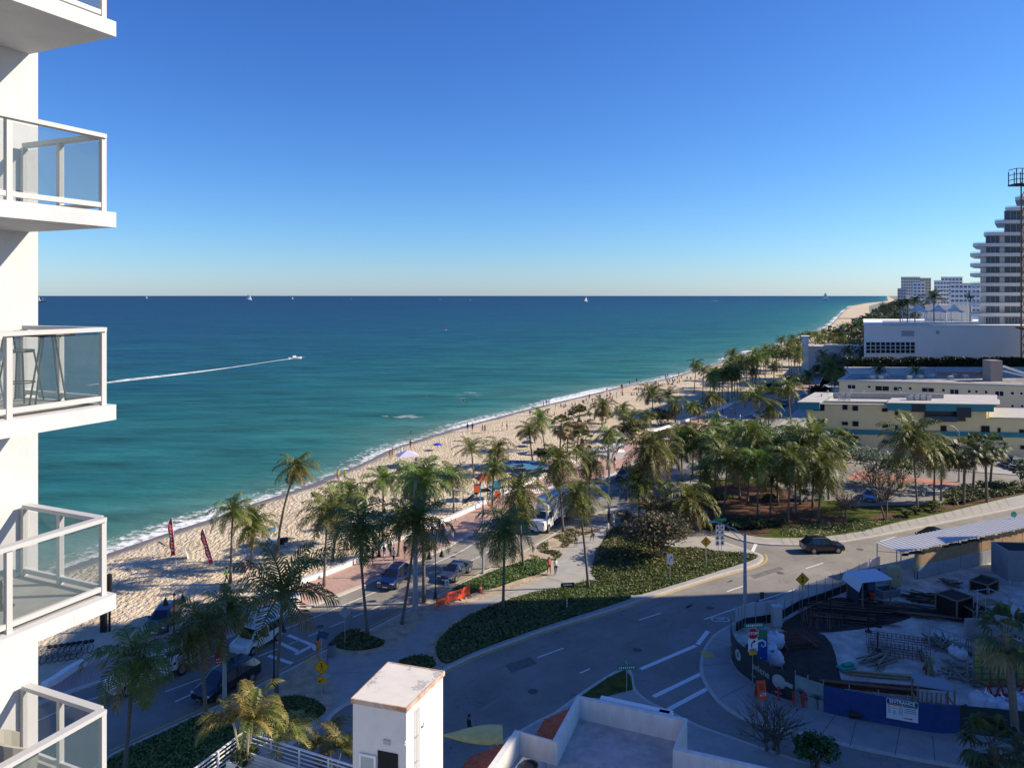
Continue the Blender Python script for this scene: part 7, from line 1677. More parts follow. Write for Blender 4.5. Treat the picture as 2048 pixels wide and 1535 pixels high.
def umbrella(px, yt, rpx, m, label, z0=0):
    o = at('beach_umbrella', label, 'umbrella', px, rs_.uniform(0, 1), z0); h = hgt(px, yt, z0); r_ = rpx * P(*px).y / F; b = MB(); b.tube([(0, 0, 0), (0, 0, h)], .025, 6); b.build('pole', white_paint, o); b = MB(); b.cur = 0; n_ = 8
    vs = [(0, 0, h)]
    for (f_, z) in ((.5, -.12), (1, -.38)):
        for k in range(n_): a = k * PI / 4; vs.append((r_ * f_ * math.cos(a), r_ * f_ * math.sin(a), h + z * r_))
    for k in range(n_):
        b.f += [(0, 1 + k, 1 + (k + 1) % n_), (1 + k, 9 + k, 9 + (k + 1) % n_, 1 + (k + 1) % n_)]; b.mi += [k % 2, k % 2]
    b.v = vs; q = b.build('canopy', m, o); m_ = q.modifiers.new('s', 'SOLIDIFY'); m_.thickness = .02
umbrella((541, 1090), 1054, 14, [mk('umb_blue', (.15, .35, .5), .8), mk('umb_pale', (.55, .62, .62), .8)], 'blue and white striped beach umbrella between the palms')
umbrella((875, 900), 885, 10, [mk('umb_royal', (.01, .05, .42), .7), mk('umb_royal', (.01, .05, .42), .7)], 'royal blue beach umbrella near the water')
umbrella((1055, 892), 880, 13, [mk('umb_navy', (.04, .06, .14), .7), mk('umb_navy', (.04, .06, .14), .7)], 'dark umbrella above the blue canopies')
for i, (x, y) in enumerate(((1505, 724), (1570, 715), (1470, 728), (1540, 706), (1600, 700), (1400, 762), (1440, 748), (1350, 775), (1495, 735), (1625, 690), (1575, 725), (1290, 790), (1190, 815), (1655, 678))): umbrella((x, y), y - 6, 5, [mk('umb_royal', (.01, .05, .42), .7), mk('umb_pale', (.55, .62, .62), .8)], 'far beach umbrella, %s counted towards the horizon' % ords[i])
def lounger(px, rz, m, label):
    o = at('beach_chair', label, 'beach chair', px, rz, 0); b = MB(); b.box((.1, 0, .22), (1.0, .55, .05)); b.build('seat', m, o); b = MB(); b.bar((-.4, 0, .22), (-.85, 0, .8), .55, .05); b.build('backrest', m, o)
    for (x, y) in ((.5, .25), (.5, -.25), (-.4, .25), (-.4, -.25)): b = MB(); b.box((x, y, .1), (.04, .04, .22)); b.build('leg', white_paint, o)
lounger((523, 1086), .4, mk('towel_blue', (.2, .4, .6), .9), 'pale blue beach chair left under the striped umbrella'); lounger((534, 1082), .5, mk('towel_pale', (.6, .65, .7), .9), 'whitish beach chair right under the striped umbrella')
lounger((548, 1084), 1.0, mk('towel_blue', (.2, .4, .6), .9), 'pale blue beach chair beside the umbrella pole')
o = at('cooler_box', 'black box on the sand beside the slim curved palm', 'box', (566, 1087), .3, 0); b = MB(); b.box((0, 0, .3), (1.1, .6, .6), bev=.05); b.build('body', blackm, o); b = MB(); b.box((0, 0, .64), (1.14, .64, .08), bev=.03); b.build('lid', blackm, o)
o = at('canopy_tent', 'white and lilac pop-up canopy tent near the surf', 'tent', (815, 932), .35, 0)
for (x, y) in ((-1.5, -1.2), (1.5, -1.2), (1.5, 1.2), (-1.5, 1.2)): b = MB(); b.tube([(x, y, 0), (x, y, 2.0)], .03, 5); b.build('leg', white_paint, o)
b = MB(); b.add([(-1.8, -1.5, 1.9), (1.8, -1.5, 1.9), (1.8, 1.5, 1.9), (-1.8, 1.5, 1.9), (0, 0, 2.8)], [(0, 1, 4), (1, 2, 4), (2, 3, 4), (3, 0, 4), (3, 2, 1, 0)]); b.build('canopy', mk('canopy_lilac', (.55, .53, .68), .8), o)
for i, (x, y) in enumerate(((806, 936), (813, 934), (821, 933))): lounger((x, y), .5 + i * .2, mk('towel_navy', (.04, .05, .12), .9), 'dark folding chair under the lilac tent, %s from the left' % ords[i])
# blue ground canopies
for i, (x, y, w_, lb) in enumerate(((1045, 940, 3.4, 'left blue shade sail over the sand by the playground'), (1085, 948, 3.0, 'right blue shade sail over the sand by the playground'))):
    o = at('shade_sail', lb, 'shade sail', (x, y), .2, 0); b = MB(); vs = [(-w_, -1.4, 1.2), (w_, -1.4, 1.5), (w_, 1.4, 1.1), (-w_, 1.4, 1.6), (0, 0, 1.25)]; b.add(vs, [(0, 1, 4), (1, 2, 4), (2, 3, 4), (3, 0, 4)]); q = b.build('fabric', mk('sail_blue', (.05, .18, .32), .7), o); m_ = q.modifiers.new('s', 'SOLIDIFY'); m_.thickness = .04
    for v in vs[:4]: b = MB(); b.tube([(v[0], v[1], 0), v], .05, 5); b.build('pole', dark_metal, o)
# playground
o = at('playground_set', 'orange and blue playground tower with a black slide on the sand', 'playground', (968, 998), .35, 0)
bluep = mk('play_blue', (.03, .28, .5), .5); playr = mk('play_orange', (.6, .12, .05), .6)
for (x, y) in ((-.8, -.8), (.8, -.8), (.8, .8), (-.8, .8), (2.6, -.8), (2.6, .8)): b = MB(); b.tube([(x, y, 0), (x, y, 3.1)], .07, 6); b.build('post', bluep, o)
b = MB(); b.box((0, 0, 1.3), (1.7, 1.7, .1)); b.box((1.7, 0, 1.6), (1.8, 1.6, .1)); b.build('platform', blackm, o)
b = MB(); b.add([(-1.1, -1.1, 2.9), (1.1, -1.1, 2.9), (1.1, 1.1, 2.9), (-1.1, 1.1, 2.9), (0, 0, 3.9)], [(0, 1, 4), (1, 2, 4), (2, 3, 4), (3, 0, 4), (3, 2, 1, 0)]); b.build('roof', playr, o)
b = MB(); b.box((-1.3, -.82, 1.9), (.9, .06, 1.2)); b.build('panel', playr, o); b = MB(); b.box((1.7, -.86, 2.1), (1.0, .06, 1.3)); b.build('panel', bluep, o); b = MB(); b.box((1.7, -.92, .8), (.8, .06, 1.0)); b.build('panel', playr, o)
b = MB()
for s in (-1, 1): b.bar((-.8, s * .3 - .2, 1.35), (-3.0, s * .3 - .9, .15), .06, .25)
b.bar((-.8, -.2, 1.35), (-3.0, -.9, .12), .6, .04); b.build('slide', blackm, o)
# white plaza furniture beyond the palms
o = at('white_kiosk', 'white low kiosk with sloping panels on the far plaza', 'kiosk', (1215, 915), .3); b = MB(); b.prism([(-3, -1.2), (3, -1.2), (3.6, 1.2), (-2.4, 1.2)], 0, 1.1); b.build('wall', white_paint, o); b = MB(); b.bar((-3, 0, 1.5), (3.2, 0, 2.1), 2.6, .15); b.build('roof', white_paint, o)
for i, (x, y) in enumerate(((1165, 935), (1098, 975), (1130, 962), (1075, 985))):
    o = at('curved_bench', 'white curved promenade seat, %s beyond the truck' % ords[i], 'bench', (x, y), .6); b = MB(); b.box((0, 0, .45), (2.6, .6, .12), bev=.04); b.build('seat', white_paint, o); b = MB(); b.box((0, 0, .2), (1.8, .4, .4)); b.build('base', white_paint, o)
# litter bin near crossing etc
o = at('litter_bin', 'grey street bin by the crossing', 'bin', (664, 1312), 0); b = MB(); b.lathe([(.28, 0), (.32, .9), (.3, 1.0)], n=14); b.build('body', mk('bin_grey', (.18, .2, .22), .5), o); b = MB(); b.lathe([(.33, 1.0), (.2, 1.15)], n=14); b.build('lid', blackm, o)
o = at('promenade_planter', 'round clipped bright green shrub in the promenade beside the bell lamp', 'shrub', (860, 1098), 0); lf = colored(); leaf_blob(lf, random.Random(4), (0, 0, .55), .8, 700, .09, [(.06, .12, .02), (.09, .16, .03)]); lf.build('foliage', broad_leaf, o); b = MB(); b.tube([(0, 0, 0), (0, 0, .5)], .06, 5); b.build('stem', branchm, o)
# ------------------------------------------------ boats
def boat(kind, px, label, L_, rz=0.):
    o = at(kind, label, {'sailboat': 'sailboat', 'speedboat': 'boat', 'ship': 'ship', 'motorboat': 'boat'}[kind], px, rz, -.3)
    hm = mk('hull_white', (.75, .75, .74), .5) if kind != 'ship' else mk('hull_dark', (.08, .09, .11), .5)
    b = MB(); w_ = L_ * (.14 if kind != 'ship' else .09); h = L_ * .11; st_ = [(-.5, .8, .9), (-.2, 1, .9), (.15, .95, 1.0), (.4, .5, 1.15), (.5, .03, 1.25)]; vs = []
    for (x, ww, hh) in st_: vs += [(x * L_, -w_ * ww, h * hh), (x * L_, -w_ * ww * .6, -.1), (x * L_, w_ * ww * .6, -.1), (x * L_, w_ * ww, h * hh)]
    b.add(vs, [(i * 4 + j, i * 4 + (j + 1) % 4, i * 4 + 4 + (j + 1) % 4, i * 4 + 4 + j) for i in range(4) for j in range(4)] + [(0, 1, 2, 3)]); b.build('hull', hm, o)
    if kind == 'sailboat':
        b = MB(); b.tube([(.05 * L_, 0, 0), (.05 * L_, 0, L_ * 1.35)], L_ * .012, 5); b.build('mast', white_paint, o)
        for (p0, p1, p2) in (((.04, .15, 1.3), (.04, .15, .2), (-.48, .15, .22)), ((.07, .15, 1.2), (.07, .15, .2), (.48, .15, .18))):
            b = MB(); b.add([(p0[0] * L_, 0, p0[2] * L_), (p1[0] * L_, 0, p1[2] * L_), (p2[0] * L_, L_ * .06, p2[2] * L_)], [(0, 1, 2)]); q = b.build('sail', mk('sail_white', (.8, .8, .78), .8), o); m_ = q.modifiers.new('s', 'SOLIDIFY'); m_.thickness = .05
    else:
        b = MB(); b.box((-.05 * L_ if kind != 'ship' else -.3 * L_, 0, h * 1.5), (L_ * .3, w_ * 1.2, h * 1.3), taper=.8); b.build('cabin', white_paint, o)
        if kind == 'ship': b = MB(); b.box((-.33 * L_, 0, h * 3), (L_ * .12, w_, h * 3)); b.bar((.1 * L_, 0, h), (.1 * L_, 0, h * 4), L_ * .02); b.build('superstructure', white_paint, o)
    return o
boat('speedboat', (590, 717), 'small speedboat at the head of the long white wake', 6, .5)
for i, (x, y, L_, rz, lb) in enumerate(((293, 597, 22, .3, 'small sailboat on the horizon at the left'), (496, 599, 30, 2.8, 'pair-like white sailboat on the horizon, the larger left of centre'), (500, 600, 24, .4, 'sailboat hard against the larger one left of centre'), (585, 598, 14, .5, 'tiny sailboat on the horizon right of the pair'), (1172, 603, 18, .5, 'small sailboat on the horizon in the middle of the picture'), (1651, 599, 42, 2.6, 'tall sailboat on the horizon by the end of the beach'))): boat('sailboat', (x, y), lb, L_, rz)
boat('ship', (84, 603.5), 'dark cargo ship on the horizon beside the white wall', 42, .2)
for i, (x, y, lb) in enumerate(((940, 600, 'motorboat with a thin wake on the horizon, middle'), (880, 599, 'far motorboat left of the middle one'), (1430, 602, 'far motorboat towards the end of the beach'), (702, 598, 'far motorboat between the sailboats and the middle'))): boat('motorboat', (x, y), lb, 16, .1)
o = boat('motorboat', (890, 660), 'small red topped boat or buoy alone on the blue water', 3.2, .2); b = MB(); b.box((0, 0, 1.1), (.8, .5, 1.2)); b.build('red_top', red, o)
b = MB()
for (x0, x1, y) in ((905, 960, 600.6), (690, 720, 598.8), (1380, 1445, 602.6)):
    a0 = P(x0, y, -.25); a1 = P(x1, y, -.25); strip(b, [(a0.x, a0.y), (a1.x, a1.y)], -8, 8, -.24)
tag(b.build('distant_wake', mk('wake_white', (.6, .65, .68), .8)), kind='stuff')
# ================================================================ CONSTRUCTION SITE
fp = [(p.x, p.y) for p in W(FL[1:], .13)]; fpx = cr(fp, 4)
fe = thing('banner_fence', 'curved site fence with printed banners and blue screens along the corner pavement', 'fence', (fp[0][0], fp[0][1], .13)); fo = Vector(fp[0])
mdk = mk('banner_dark', (.018, .03, .035), .6, var=.15, scale=1); mpic = mk('banner_picture', (.16, .22, .22), .6, c2=(.24, .31, .32), scale=.8); mgr = mk('screen_dark_green', (.01, .03, .03), .7)
def seg(i0, i1, m, nm, h=1.95, label=None, z0=.05):
    b = MB(); p_ = [(x - fo.x, y - fo.y) for x, y in fpx[i0:i1 + 1]]; O = offs(p_, .03)
    for i in range(len(p_) - 1):
        b.add([(*p_[i], z0), (*p_[i + 1], z0), (*p_[i + 1], h), (*p_[i], h), (*O[i], z0), (*O[i + 1], z0), (*O[i + 1], h), (*O[i], h)], [(0, 1, 2, 3), (7, 6, 5, 4), (3, 2, 6, 7), (0, 4, 5, 1)])
    return b.build(nm, m, fe, label=label)
# control points: 0(1462) 1(1463) 2(1476) 3(1504) 4(1539) 5(1590) 6(1647) 7(1757) 8(1868) 9(1919) 10(2048) 11
seg(0, 12, mdk, 'banner', 2.2, 'dark banner with the round S emblem'); seg(12, 16, mdk, 'banner', 2.15, 'dark banner with the word selene'); seg(16, 20, mdk, 'banner', 2.05, 'dark banner with the pale disc'); seg(20, 24, mpic, 'banner', 2.0, 'pale blue picture banner with palms')
seg(24, 28, blue_tarp, 'blue_screen', 1.9); seg(28, 32, blue_tarp, 'blue_screen', 1.9); seg(32, 36, blue_tarp, 'blue_screen', 1.9); seg(36, len(fpx) - 1, mgr, 'dark_screen', 1.9)
for i in range(0, len(fpx), 2):
    x, y = fpx[i]; b = MB(); b.tube([(0, 0, 0), (0, 0, 2.25)], .03, 6); o = b.build('post', grey_metal, fe); n_ = offs(fpx, -.06)[i]; o.location = (n_[0] - fo.x, n_[1] - fo.y, 0)
def onf(i, z, off=.05):
    """position and heading of a mark on the outside of the fence"""
    i0 = int(i); t = i - i0; a, c = Vector(fpx[i0]), Vector(fpx[i0 + 1]); d = (c - a); n = Vector((d.y, -d.x)).normalized(); p = a + d * t + n * off; return (p.x - fo.x, p.y - fo.y, z), math.atan2(d.y, d.x)
def disc(i, z, r, m, nm='emblem_disc'):
    p, rz = onf(i, z); b = MB(); b.sphere((0, 0, 0), r, 20, 10, (1, .03, 1)); o = b.build(nm, m, fe); o.location = p; o.rotation_euler = (0, 0, rz); return o
pd = mk('banner_pale_print', (.35, .40, .40), .6, var=.1, scale=3)
q = disc(8.2, 1.25, .42, pd); text('lettering', 'S', .5, mdk, q, (0, -.03, 0), (PI / 2, 0, 0), bold=.01)
p, rz = onf(14.3, 1.35, .07); text('lettering', 'selene', .72, pd, fe, p, (PI / 2, 0, rz), bold=.004)
q = disc(17.6, 1.15, .5, pd)
for i, z in ((4.5, 1.2), (5, .7), (12.5, .55), (18.9, 1.15), (19.4, 1.1), (17.5, .35)):
    p, rz = onf(i, z); b = MB(); b.box((0, 0, 0), (.5 if z < 1.1 else .26, .01, .07 if z < 1.1 else .3)); o = b.build('print_line', pd, fe); o.location = p; o.rotation_euler = (0, 0, rz)
for i in (21, 23.3):
    p, rz = onf(i, .8); b = MB()
    for k in range(7): a = .3 + k * .42; b.tube([(0, 0, 0), (.35 * math.cos(a), 0, .35 * math.sin(a)), (.6 * math.cos(a), 0, .5 * math.sin(a) - .1)], [.03, .03, .01], 4)
    b.tube([(0, 0, 0), (.05, 0, -.7)], .03, 4); o = b.build('palm_print', mk('print_palm', (.03, .06, .05), .7), fe); o.location = p; o.rotation_euler = (0, 0, rz)
p, rz = onf(29.6, 1.22, .09); b = MB(); b.box((0, 0, 0), (1.9, .02, 1.35)); q = b.build('entrance_board', sign_white, fe); q.location = p; q.rotation_euler = (0, 0, rz)
b = MB(); b.box((0, -.014, .5), (1.84, .008, .30)); b.build('header', mk('navy_print', (.01, .03, .14), .5), q); text('lettering', 'ENTRANCE', .30, sign_white, q, (0, -.022, .5), (PI / 2, 0, 0), bold=.010)
b = MB(); b.box((-.45, -.014, .29), (.88, .008, .09)); b.build('caution_bar', mk('print_orange', (.5, .2, .1), .6), q); b = MB(); b.box((.48, -.014, .29), (.85, .008, .09)); b.build('green_bar', mk('print_green', (.05, .25, .15), .6), q)
b = MB(); b.box((.02, -.014, -.1), (.015, .008, .7)); b.bar((-.45, -.016, -.05), (-.52, -.016, -.35), .05, .01); b.bar((-.45, -.016, -.05), (-.38, -.016, -.35), .05, .01); b.bar((-.62, -.016, .12), (-.28, -.016, .04), .05, .01); b.box((.3, -.014, -.5), (.4, .008, .05)); b.sphere((.55, -.014, -.5), .05, 8, 5, (1, .1, 1))
for k in range(4): b.box((-.78, -.014, .14 - k * .13), (.18, .008, .03)); b.box((-.12, -.014, .14 - k * .13), (.18, .008, .03))
for k in range(3): b.box((.48, -.014, .14 - k * .12), (.7, .008, .035))
b.build('print', sign_black, q)
# mesh fence on the road side
sc_m = glass('pale_fence_mesh', (.55, .58, .6), .55, .8)
mf = [P(x, y, .13) for x, y in ((1471, 1262), (1490, 1252), (1553, 1243), (1599, 1216), (1650, 1199), (1695, 1181), (1760, 1150))]
t = thing('mesh_fence', 'pale mesh fence with black skirt between road and construction ground', 'fence', tuple(mf[0])); 
for i in range(len(mf) - 1):
    a, c = mf[i] - mf[0], mf[i + 1] - mf[0]
    for z0, z1, m_, nm in ((0, .75, blackm, 'black_skirt'), (.75, 2.0, sc_m, 'mesh_panel')): b = MB(); b.bar((a.x, a.y, (z0 + z1) / 2), (c.x, c.y, (z0 + z1) / 2), .03, z1 - z0 - .01); b.build(nm, m_, t)
    for k in range(3): f_ = k / 3; b = MB(); b.tube([(a.x + (c.x - a.x) * f_, a.y + (c.y - a.y) * f_ - .05, 0), (a.x + (c.x - a.x) * f_, a.y + (c.y - a.y) * f_ - .05, 2.2)], .03, 5); b.build('post', grey_metal, t)
# covered walkway
A0, A1 = Vector((37.9, 78.0)), Vector((38.9, 75.2)); dr = (Vector((60.2, 88.2)) - A0).normalized(); nr = Vector((-dr.y, dr.x)); LW_ = 44
t = thing('covered_walkway', 'long covered walkway with a white corrugated roof beside the road', 'walkway', (A0.x, A0.y, .13))
def Wk(s, d): v = dr * s - nr * d; return (v.x, v.y)
b = MB(); n_ = 300
vs = []
for i in range(n_ + 1):
    x, y = Wk(i * LW_ / n_, -.1); x2, y2 = Wk(i * LW_ / n_, 2.9); zz = 3.15 + .05 * math.sin(i * PI / 2 + .7); vs += [(x, y, zz + .05), (x2, y2, zz - .05)]
b.add(vs, [(i * 2, i * 2 + 1, i * 2 + 3, i * 2 + 2) for i in range(n_)]); q = b.build('roof', mk('roof_sheet', (.50, .51, .52), .5, var=.06, scale=1), t); m_ = q.modifiers.new('s', 'SOLIDIFY'); m_.thickness = .03
for k in range(16):
    s = .1 + k * (LW_ - .2) / 15
    for d in (0, 2.8): b = MB(); x, y = Wk(s, d); b.tube([(x, y, 0), (x, y, 3.08)], .05, 6); b.build('post', grey_metal, t)
    b = MB(); b.bar((*Wk(s, 0), 2.3), (*Wk(s, 2.8), 3.0), .05); b.build('brace', grey_metal, t)
for k in range(12):
    s0 = 2 + k * 3.5; b = MB(); b.bar((*Wk(s0, 2.87), 2.1), (*Wk(s0 + 3.44, 2.87), 2.1), .04, 1.3); b.build('plywood_panel', pine, t)
    b = MB(); b.bar((*Wk(s0, 2.9), .72), (*Wk(s0 + 3.44, 2.9), .72), .06, 1.35); b.build('hoarding_panel', mk('hoarding_grey', (.34, .36, .38), .7, var=.08, scale=2), t)
b = MB()
for k in range(44): s = k * 1.0; b.bar((*Wk(s, 3.0), 2.9), (*Wk(s + .9, 3.02), 2.8 + .08 * math.sin(k * 2.1)), .05, .28)
b.build('edge_scrim', mk('dark_scrim', (.03, .03, .03), .9), t)
def site(name, label, cat, px, rz=0., group=None): return at(name, label, cat, px, rz, .15, group)
# booth with tarpaulin roof
t = site('site_booth', 'small open site booth under a white tarpaulin roof by the fence', 'booth', (1737, 1208), .15)
for (x, y) in ((-1.4, -1.2), (1.4, -1.2), (1.4, 1.2), (-1.4, 1.2)): b = MB(); b.bar((x, y, 0), (x, y, 2.6), .1); b.build('post', wood, t)
b = MB(); b.box((.2, 1.15, 1.2), (2.4, .06, 2.2)); b.box((-1.35, .3, 1.1), (.06, 1.6, 2.1)); b.build('wall', mk('booth_dark', (.04, .06, .08), .7), t); b = MB(); b.add([(-1.5, -1.3, 2.6), (1.6, -1.3, 2.75), (1.6, 1.3, 2.8), (-1.5, 1.3, 2.75), (-1.9, -1.4, 1.8), (-1.9, 1.3, 2.0)], [(0, 1, 2, 3), (0, 3, 5, 4)]); q = b.build('tarpaulin', mk('tarp_white', (.6, .63, .68), .6), t); m_ = q.modifiers.new('s', 'SOLIDIFY'); m_.thickness = .03
b = MB(); b.box((.7, .7, 1.4), (.8, .3, .6)); b.build('shelf_box', mk('box_blue', (.05, .12, .2), .6), t)
t = site('orange_bucket', 'orange drum at the mouth of the booth', 'drum', (1743, 1200)); b = MB(); b.lathe([(.24, 0), (.27, .3), (.26, .6), (.2, .62)], n=14); b.build('body', mk('drum_red', (.6, .06, .03), .5), t); b = MB(); b.lathe([(.28, .58), (.28, .66)], n=14); b.build('lid', mk('drum_red', (.6, .06, .03), .5), t)
t = site('wardrobe_cabinet', 'tall pale yellow double-door cabinet near the booth', 'cabinet', (1789, 1171), .35); cy = mk('cabinet_cream', (.50, .44, .22), .6); b = MB(); b.box((0, 0, 1.05), (1.15, .75, 1.9), bev=.02); b.build('body', cy, t)
for s in (-1, 1): b = MB(); b.box((s * .28, -.39, 1.05), (.53, .03, 1.8)); b.build('door', cy, t)
b = MB(); b.box((.05, -.42, 1.1), (.04, .03, .25)); b.build('handle', blackm, t)
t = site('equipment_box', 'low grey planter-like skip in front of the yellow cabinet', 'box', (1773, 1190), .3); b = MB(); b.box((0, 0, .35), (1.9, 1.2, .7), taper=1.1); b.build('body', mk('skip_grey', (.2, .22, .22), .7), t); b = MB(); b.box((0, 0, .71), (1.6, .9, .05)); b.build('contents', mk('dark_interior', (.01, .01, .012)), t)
def crate(px, sz, rz, label):
    t = site('timber_crate', label, 'crate', px, rz); b = MB(); b.box((0, 0, sz[2] / 2), (sz[0] - .1, sz[1] - .1, sz[2] - .05)); b.build('lining', mk('crate_dark', (.015, .013, .012), .9), t); b = MB()
    for x in (-1, 1):
        for y in (-1, 1): b.box((x * sz[0] / 2, y * sz[1] / 2, sz[2] / 2), (.12, .12, sz[2]))
        for z in (.06, sz[2]): b.box((x * sz[0] / 2, 0, z), (.1, sz[1], .1)); b.box((0, x * sz[1] / 2, z), (sz[0], .1, .1))
        for k in range(4): b.box((sz[0] / 2, 0, .3 + k * sz[2] / 4), (.04, sz[1], sz[2] / 5))
    b.build('frame', wood, t)
crate((1909, 1228), (2.3, 2.0, 1.75), .45, 'big dark timber-framed crate on the pale sand'); crate((1950, 1240), (1.6, 1.8, 1.2), .1, 'smaller timber crate right of the big one')
crate((1968, 1180), (2.2, 1.6, 1.0), .6, 'open steel-grey form box near the concrete block')
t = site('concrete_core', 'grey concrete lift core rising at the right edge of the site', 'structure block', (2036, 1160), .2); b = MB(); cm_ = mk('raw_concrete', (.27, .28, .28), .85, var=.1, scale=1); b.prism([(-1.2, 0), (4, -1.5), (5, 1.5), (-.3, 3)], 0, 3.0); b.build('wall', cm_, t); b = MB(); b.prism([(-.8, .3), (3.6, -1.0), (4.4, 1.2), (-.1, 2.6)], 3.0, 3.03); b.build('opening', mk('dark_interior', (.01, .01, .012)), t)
# rebar
def rebar_cage(px, L_, w_, h, rz, label, nx=14):
    t = site('rebar_cage', label, 'rebar cage', px, rz); b = MB()
    for z in (.15, h):
        for k in range(5): y = -w_ / 2 + k * w_ / 4; b.bar((-L_ / 2, y, z), (L_ / 2, y, z), .035)
        for k in range(nx + 1): x = -L_ / 2 + k * L_ / nx; b.bar((x, -w_ / 2, z), (x, w_ / 2, z), .03)
    for k in range(nx + 1):
        x = -L_ / 2 + k * L_ / nx
        for y in (-w_ / 2, w_ / 2): b.bar((x, y, 0), (x, y, h), .03)
    b.build('bars', rust, t); b = MB()
    for x in (-L_ * .4, L_ * .4): b.box((x, 0, .08), (.2, w_, .16))
    b.build('bearer', wood, t)
rebar_cage((1795, 1305), 4.4, 2.0, 1.1, -.35, 'rusty box-shaped rebar cage in the middle of the site'); rebar_cage((1590, 1285), 3.2, 2.2, .5, .2, 'flat rebar mat cage near the white bags', 18); rebar_cage((1970, 1310), 2.6, 1.2, 1.2, .3, 'upright rebar cage by the scrap timber', 10)
def pile(name, px, n, L_, spread, rz, m, label, cat, w_=.06, tilt=.1, jz=.5, msc=.25):
    t = site(name, label, cat, px, rz); rs = random.Random(n + px[0]); b = MB(); c = MB()
    for k in range(n):
        a = rs.uniform(-jz, jz); y = rs.uniform(-spread, spread); x = rs.uniform(-L_ * msc, L_ * msc); l_ = L_ * rs.uniform(.6, 1) / 2; z = .05 + rs.random() * .3; dz = rs.uniform(-tilt, tilt)
        (b if k % 3 else c).bar((x - math.cos(a) * l_, y - math.sin(a) * l_, max(.03, z - dz)), (x + math.cos(a) * l_, y + math.sin(a) * l_, max(.03, z + dz)), w_, w_ * .7)
    b.build('pieces', m, t); c.build('pieces', wood if m is not wood else pine, t)
dkr = mk('dark_rebar', (.03, .02, .016), .8, var=.3, scale=4)
pile('rebar_stack', (1700, 1225), 90, 6.5, 2.4, -.2, dkr, 'broad dark bundle of steel bars lying behind the black posts', 'rebar stack', .05, .02, .08); pile('rebar_stack', (1830, 1225), 70, 6.5, 1.3, -.35, dkr, 'long dark bundle of steel bars ending at the big crate', 'rebar stack', .07, .05, .12); pile('rebar_stack', (1850, 1200), 60, 3.0, 1.0, -.3, dkr, 'short thick heap of dark bars on the pale sand', 'rebar stack', .09, .2, .3)
pile('rebar_stack', (1640, 1240), 50, 4.0, 1.8, 1.2, rust, 'thin rusty bars laid side by side near the fence', 'rebar stack', .03, .02, .03); pile('timber_heap', (1880, 1290), 40, 2.2, .8, .2, mk('grey_timber', (.28, .26, .2), .8), 'tangled heap of grey scrap timber beside the steel frame', 'timber heap', .09, .6, 1.5); pile('timber_heap', (1757, 1325), 14, 3.0, .9, .6, mk('grey_timber', (.28, .26, .2)), 'fan of grey planks below the rebar cage', 'timber heap', .12, .02, .3)
pile('timber_heap', (1905, 1170), 16, 2.2, .9, .0, dkr, 'loose dark hose and scrap near the worker', 'scrap heap', .06, .05, 1.5); pile('timber_heap', (1860, 1345), 16, 1.9, .4, 1.1, mk('yellow_timber', (.4, .34, .15), .8), 'standing bundle of yellowish battens in a white bag', 'timber heap', .12, .9, .3); pile('timber_heap', (1930, 1350), 26, 3.2, 1.2, 2.2, mk('grey_timber', (.28, .26, .2)), 'second spill of boards and boxes left of the yellow formwork', 'timber heap', .10, .3, 1.2)
pile('pipe_row', (1760, 1352), 5, 6.0, .35, -.18, mk('yellow_timber', (.4, .34, .15), .8), 'long yellow timber beam by the green netting', 'timber beam', .16, .02, .03, .03)
t = site('steel_beam', 'long rusty steel beam lying near the blue screens', 'beam', (1735, 1385), -.22); b = MB(); b.box((0, 0, .25), (6.5, .35, .08)); b.box((0, 0, .55), (6.5, .35, .08)); b.box((0, 0, .4), (6.5, .08, .3)); b.build('profile', rust, t); b = MB(); b.box((-3.28, 0, .4), (.05, .5, .5)); b.build('end_plate', rust, t)
t = site('steel_beam', 'second thinner rusty beam reaching further right', 'beam', (1790, 1378), -.16); b = MB(); b.box((0, 0, .3), (7.5, .16, .16)); b.build('profile', rust, t); b = MB(); b.box((-1, 0, .1), (.2, .8, .2)); b.build('bearer', wood, t)
t = site('green_net', 'folded green net on the sand', 'net', (1692, 1338), .3); b = MB(); b.box((0, 0, .15), (1.3, .8, .2), bev=.05); b.box((.3, .1, .32), (.9, .5, .12), bev=.04); b.build('fabric', mk('net_green', (.02, .3, .2), .7), t)
t = site('black_mat', 'black rolled sheet lying against the blue screens', 'roll', (1790, 1440), -.12); b = MB(); b.tube([(-3, 0, .3), (3, 0, .35)], .3, 12); b.build('roll', blackm, t); b = MB(); b.box((1.2, -.2, .65), (.2, .2, .1)); b.box((-.9, -.2, .6), (.2, .2, .1)); b.build('weight', sign_white, t)
for i, (x, y) in enumerate(((1688, 1252), (1737, 1263), (1757, 1252), (1661, 1228), (1755, 1300))):
    t = site('black_post', 'black post on a weighted foot, %s in the scattered set' % ords[i], 'post', (x, y), 0, 'black weighted posts on the site'); b = MB(); b.tube([(0, 0, 0), (0, 0, 1.5)], .06, 6); b.build('shaft', blackm, t); b = MB(); b.lathe([(.3, 0), (.26, .14), (.1, .18)], n=10); b.build('foot', blackm, t)
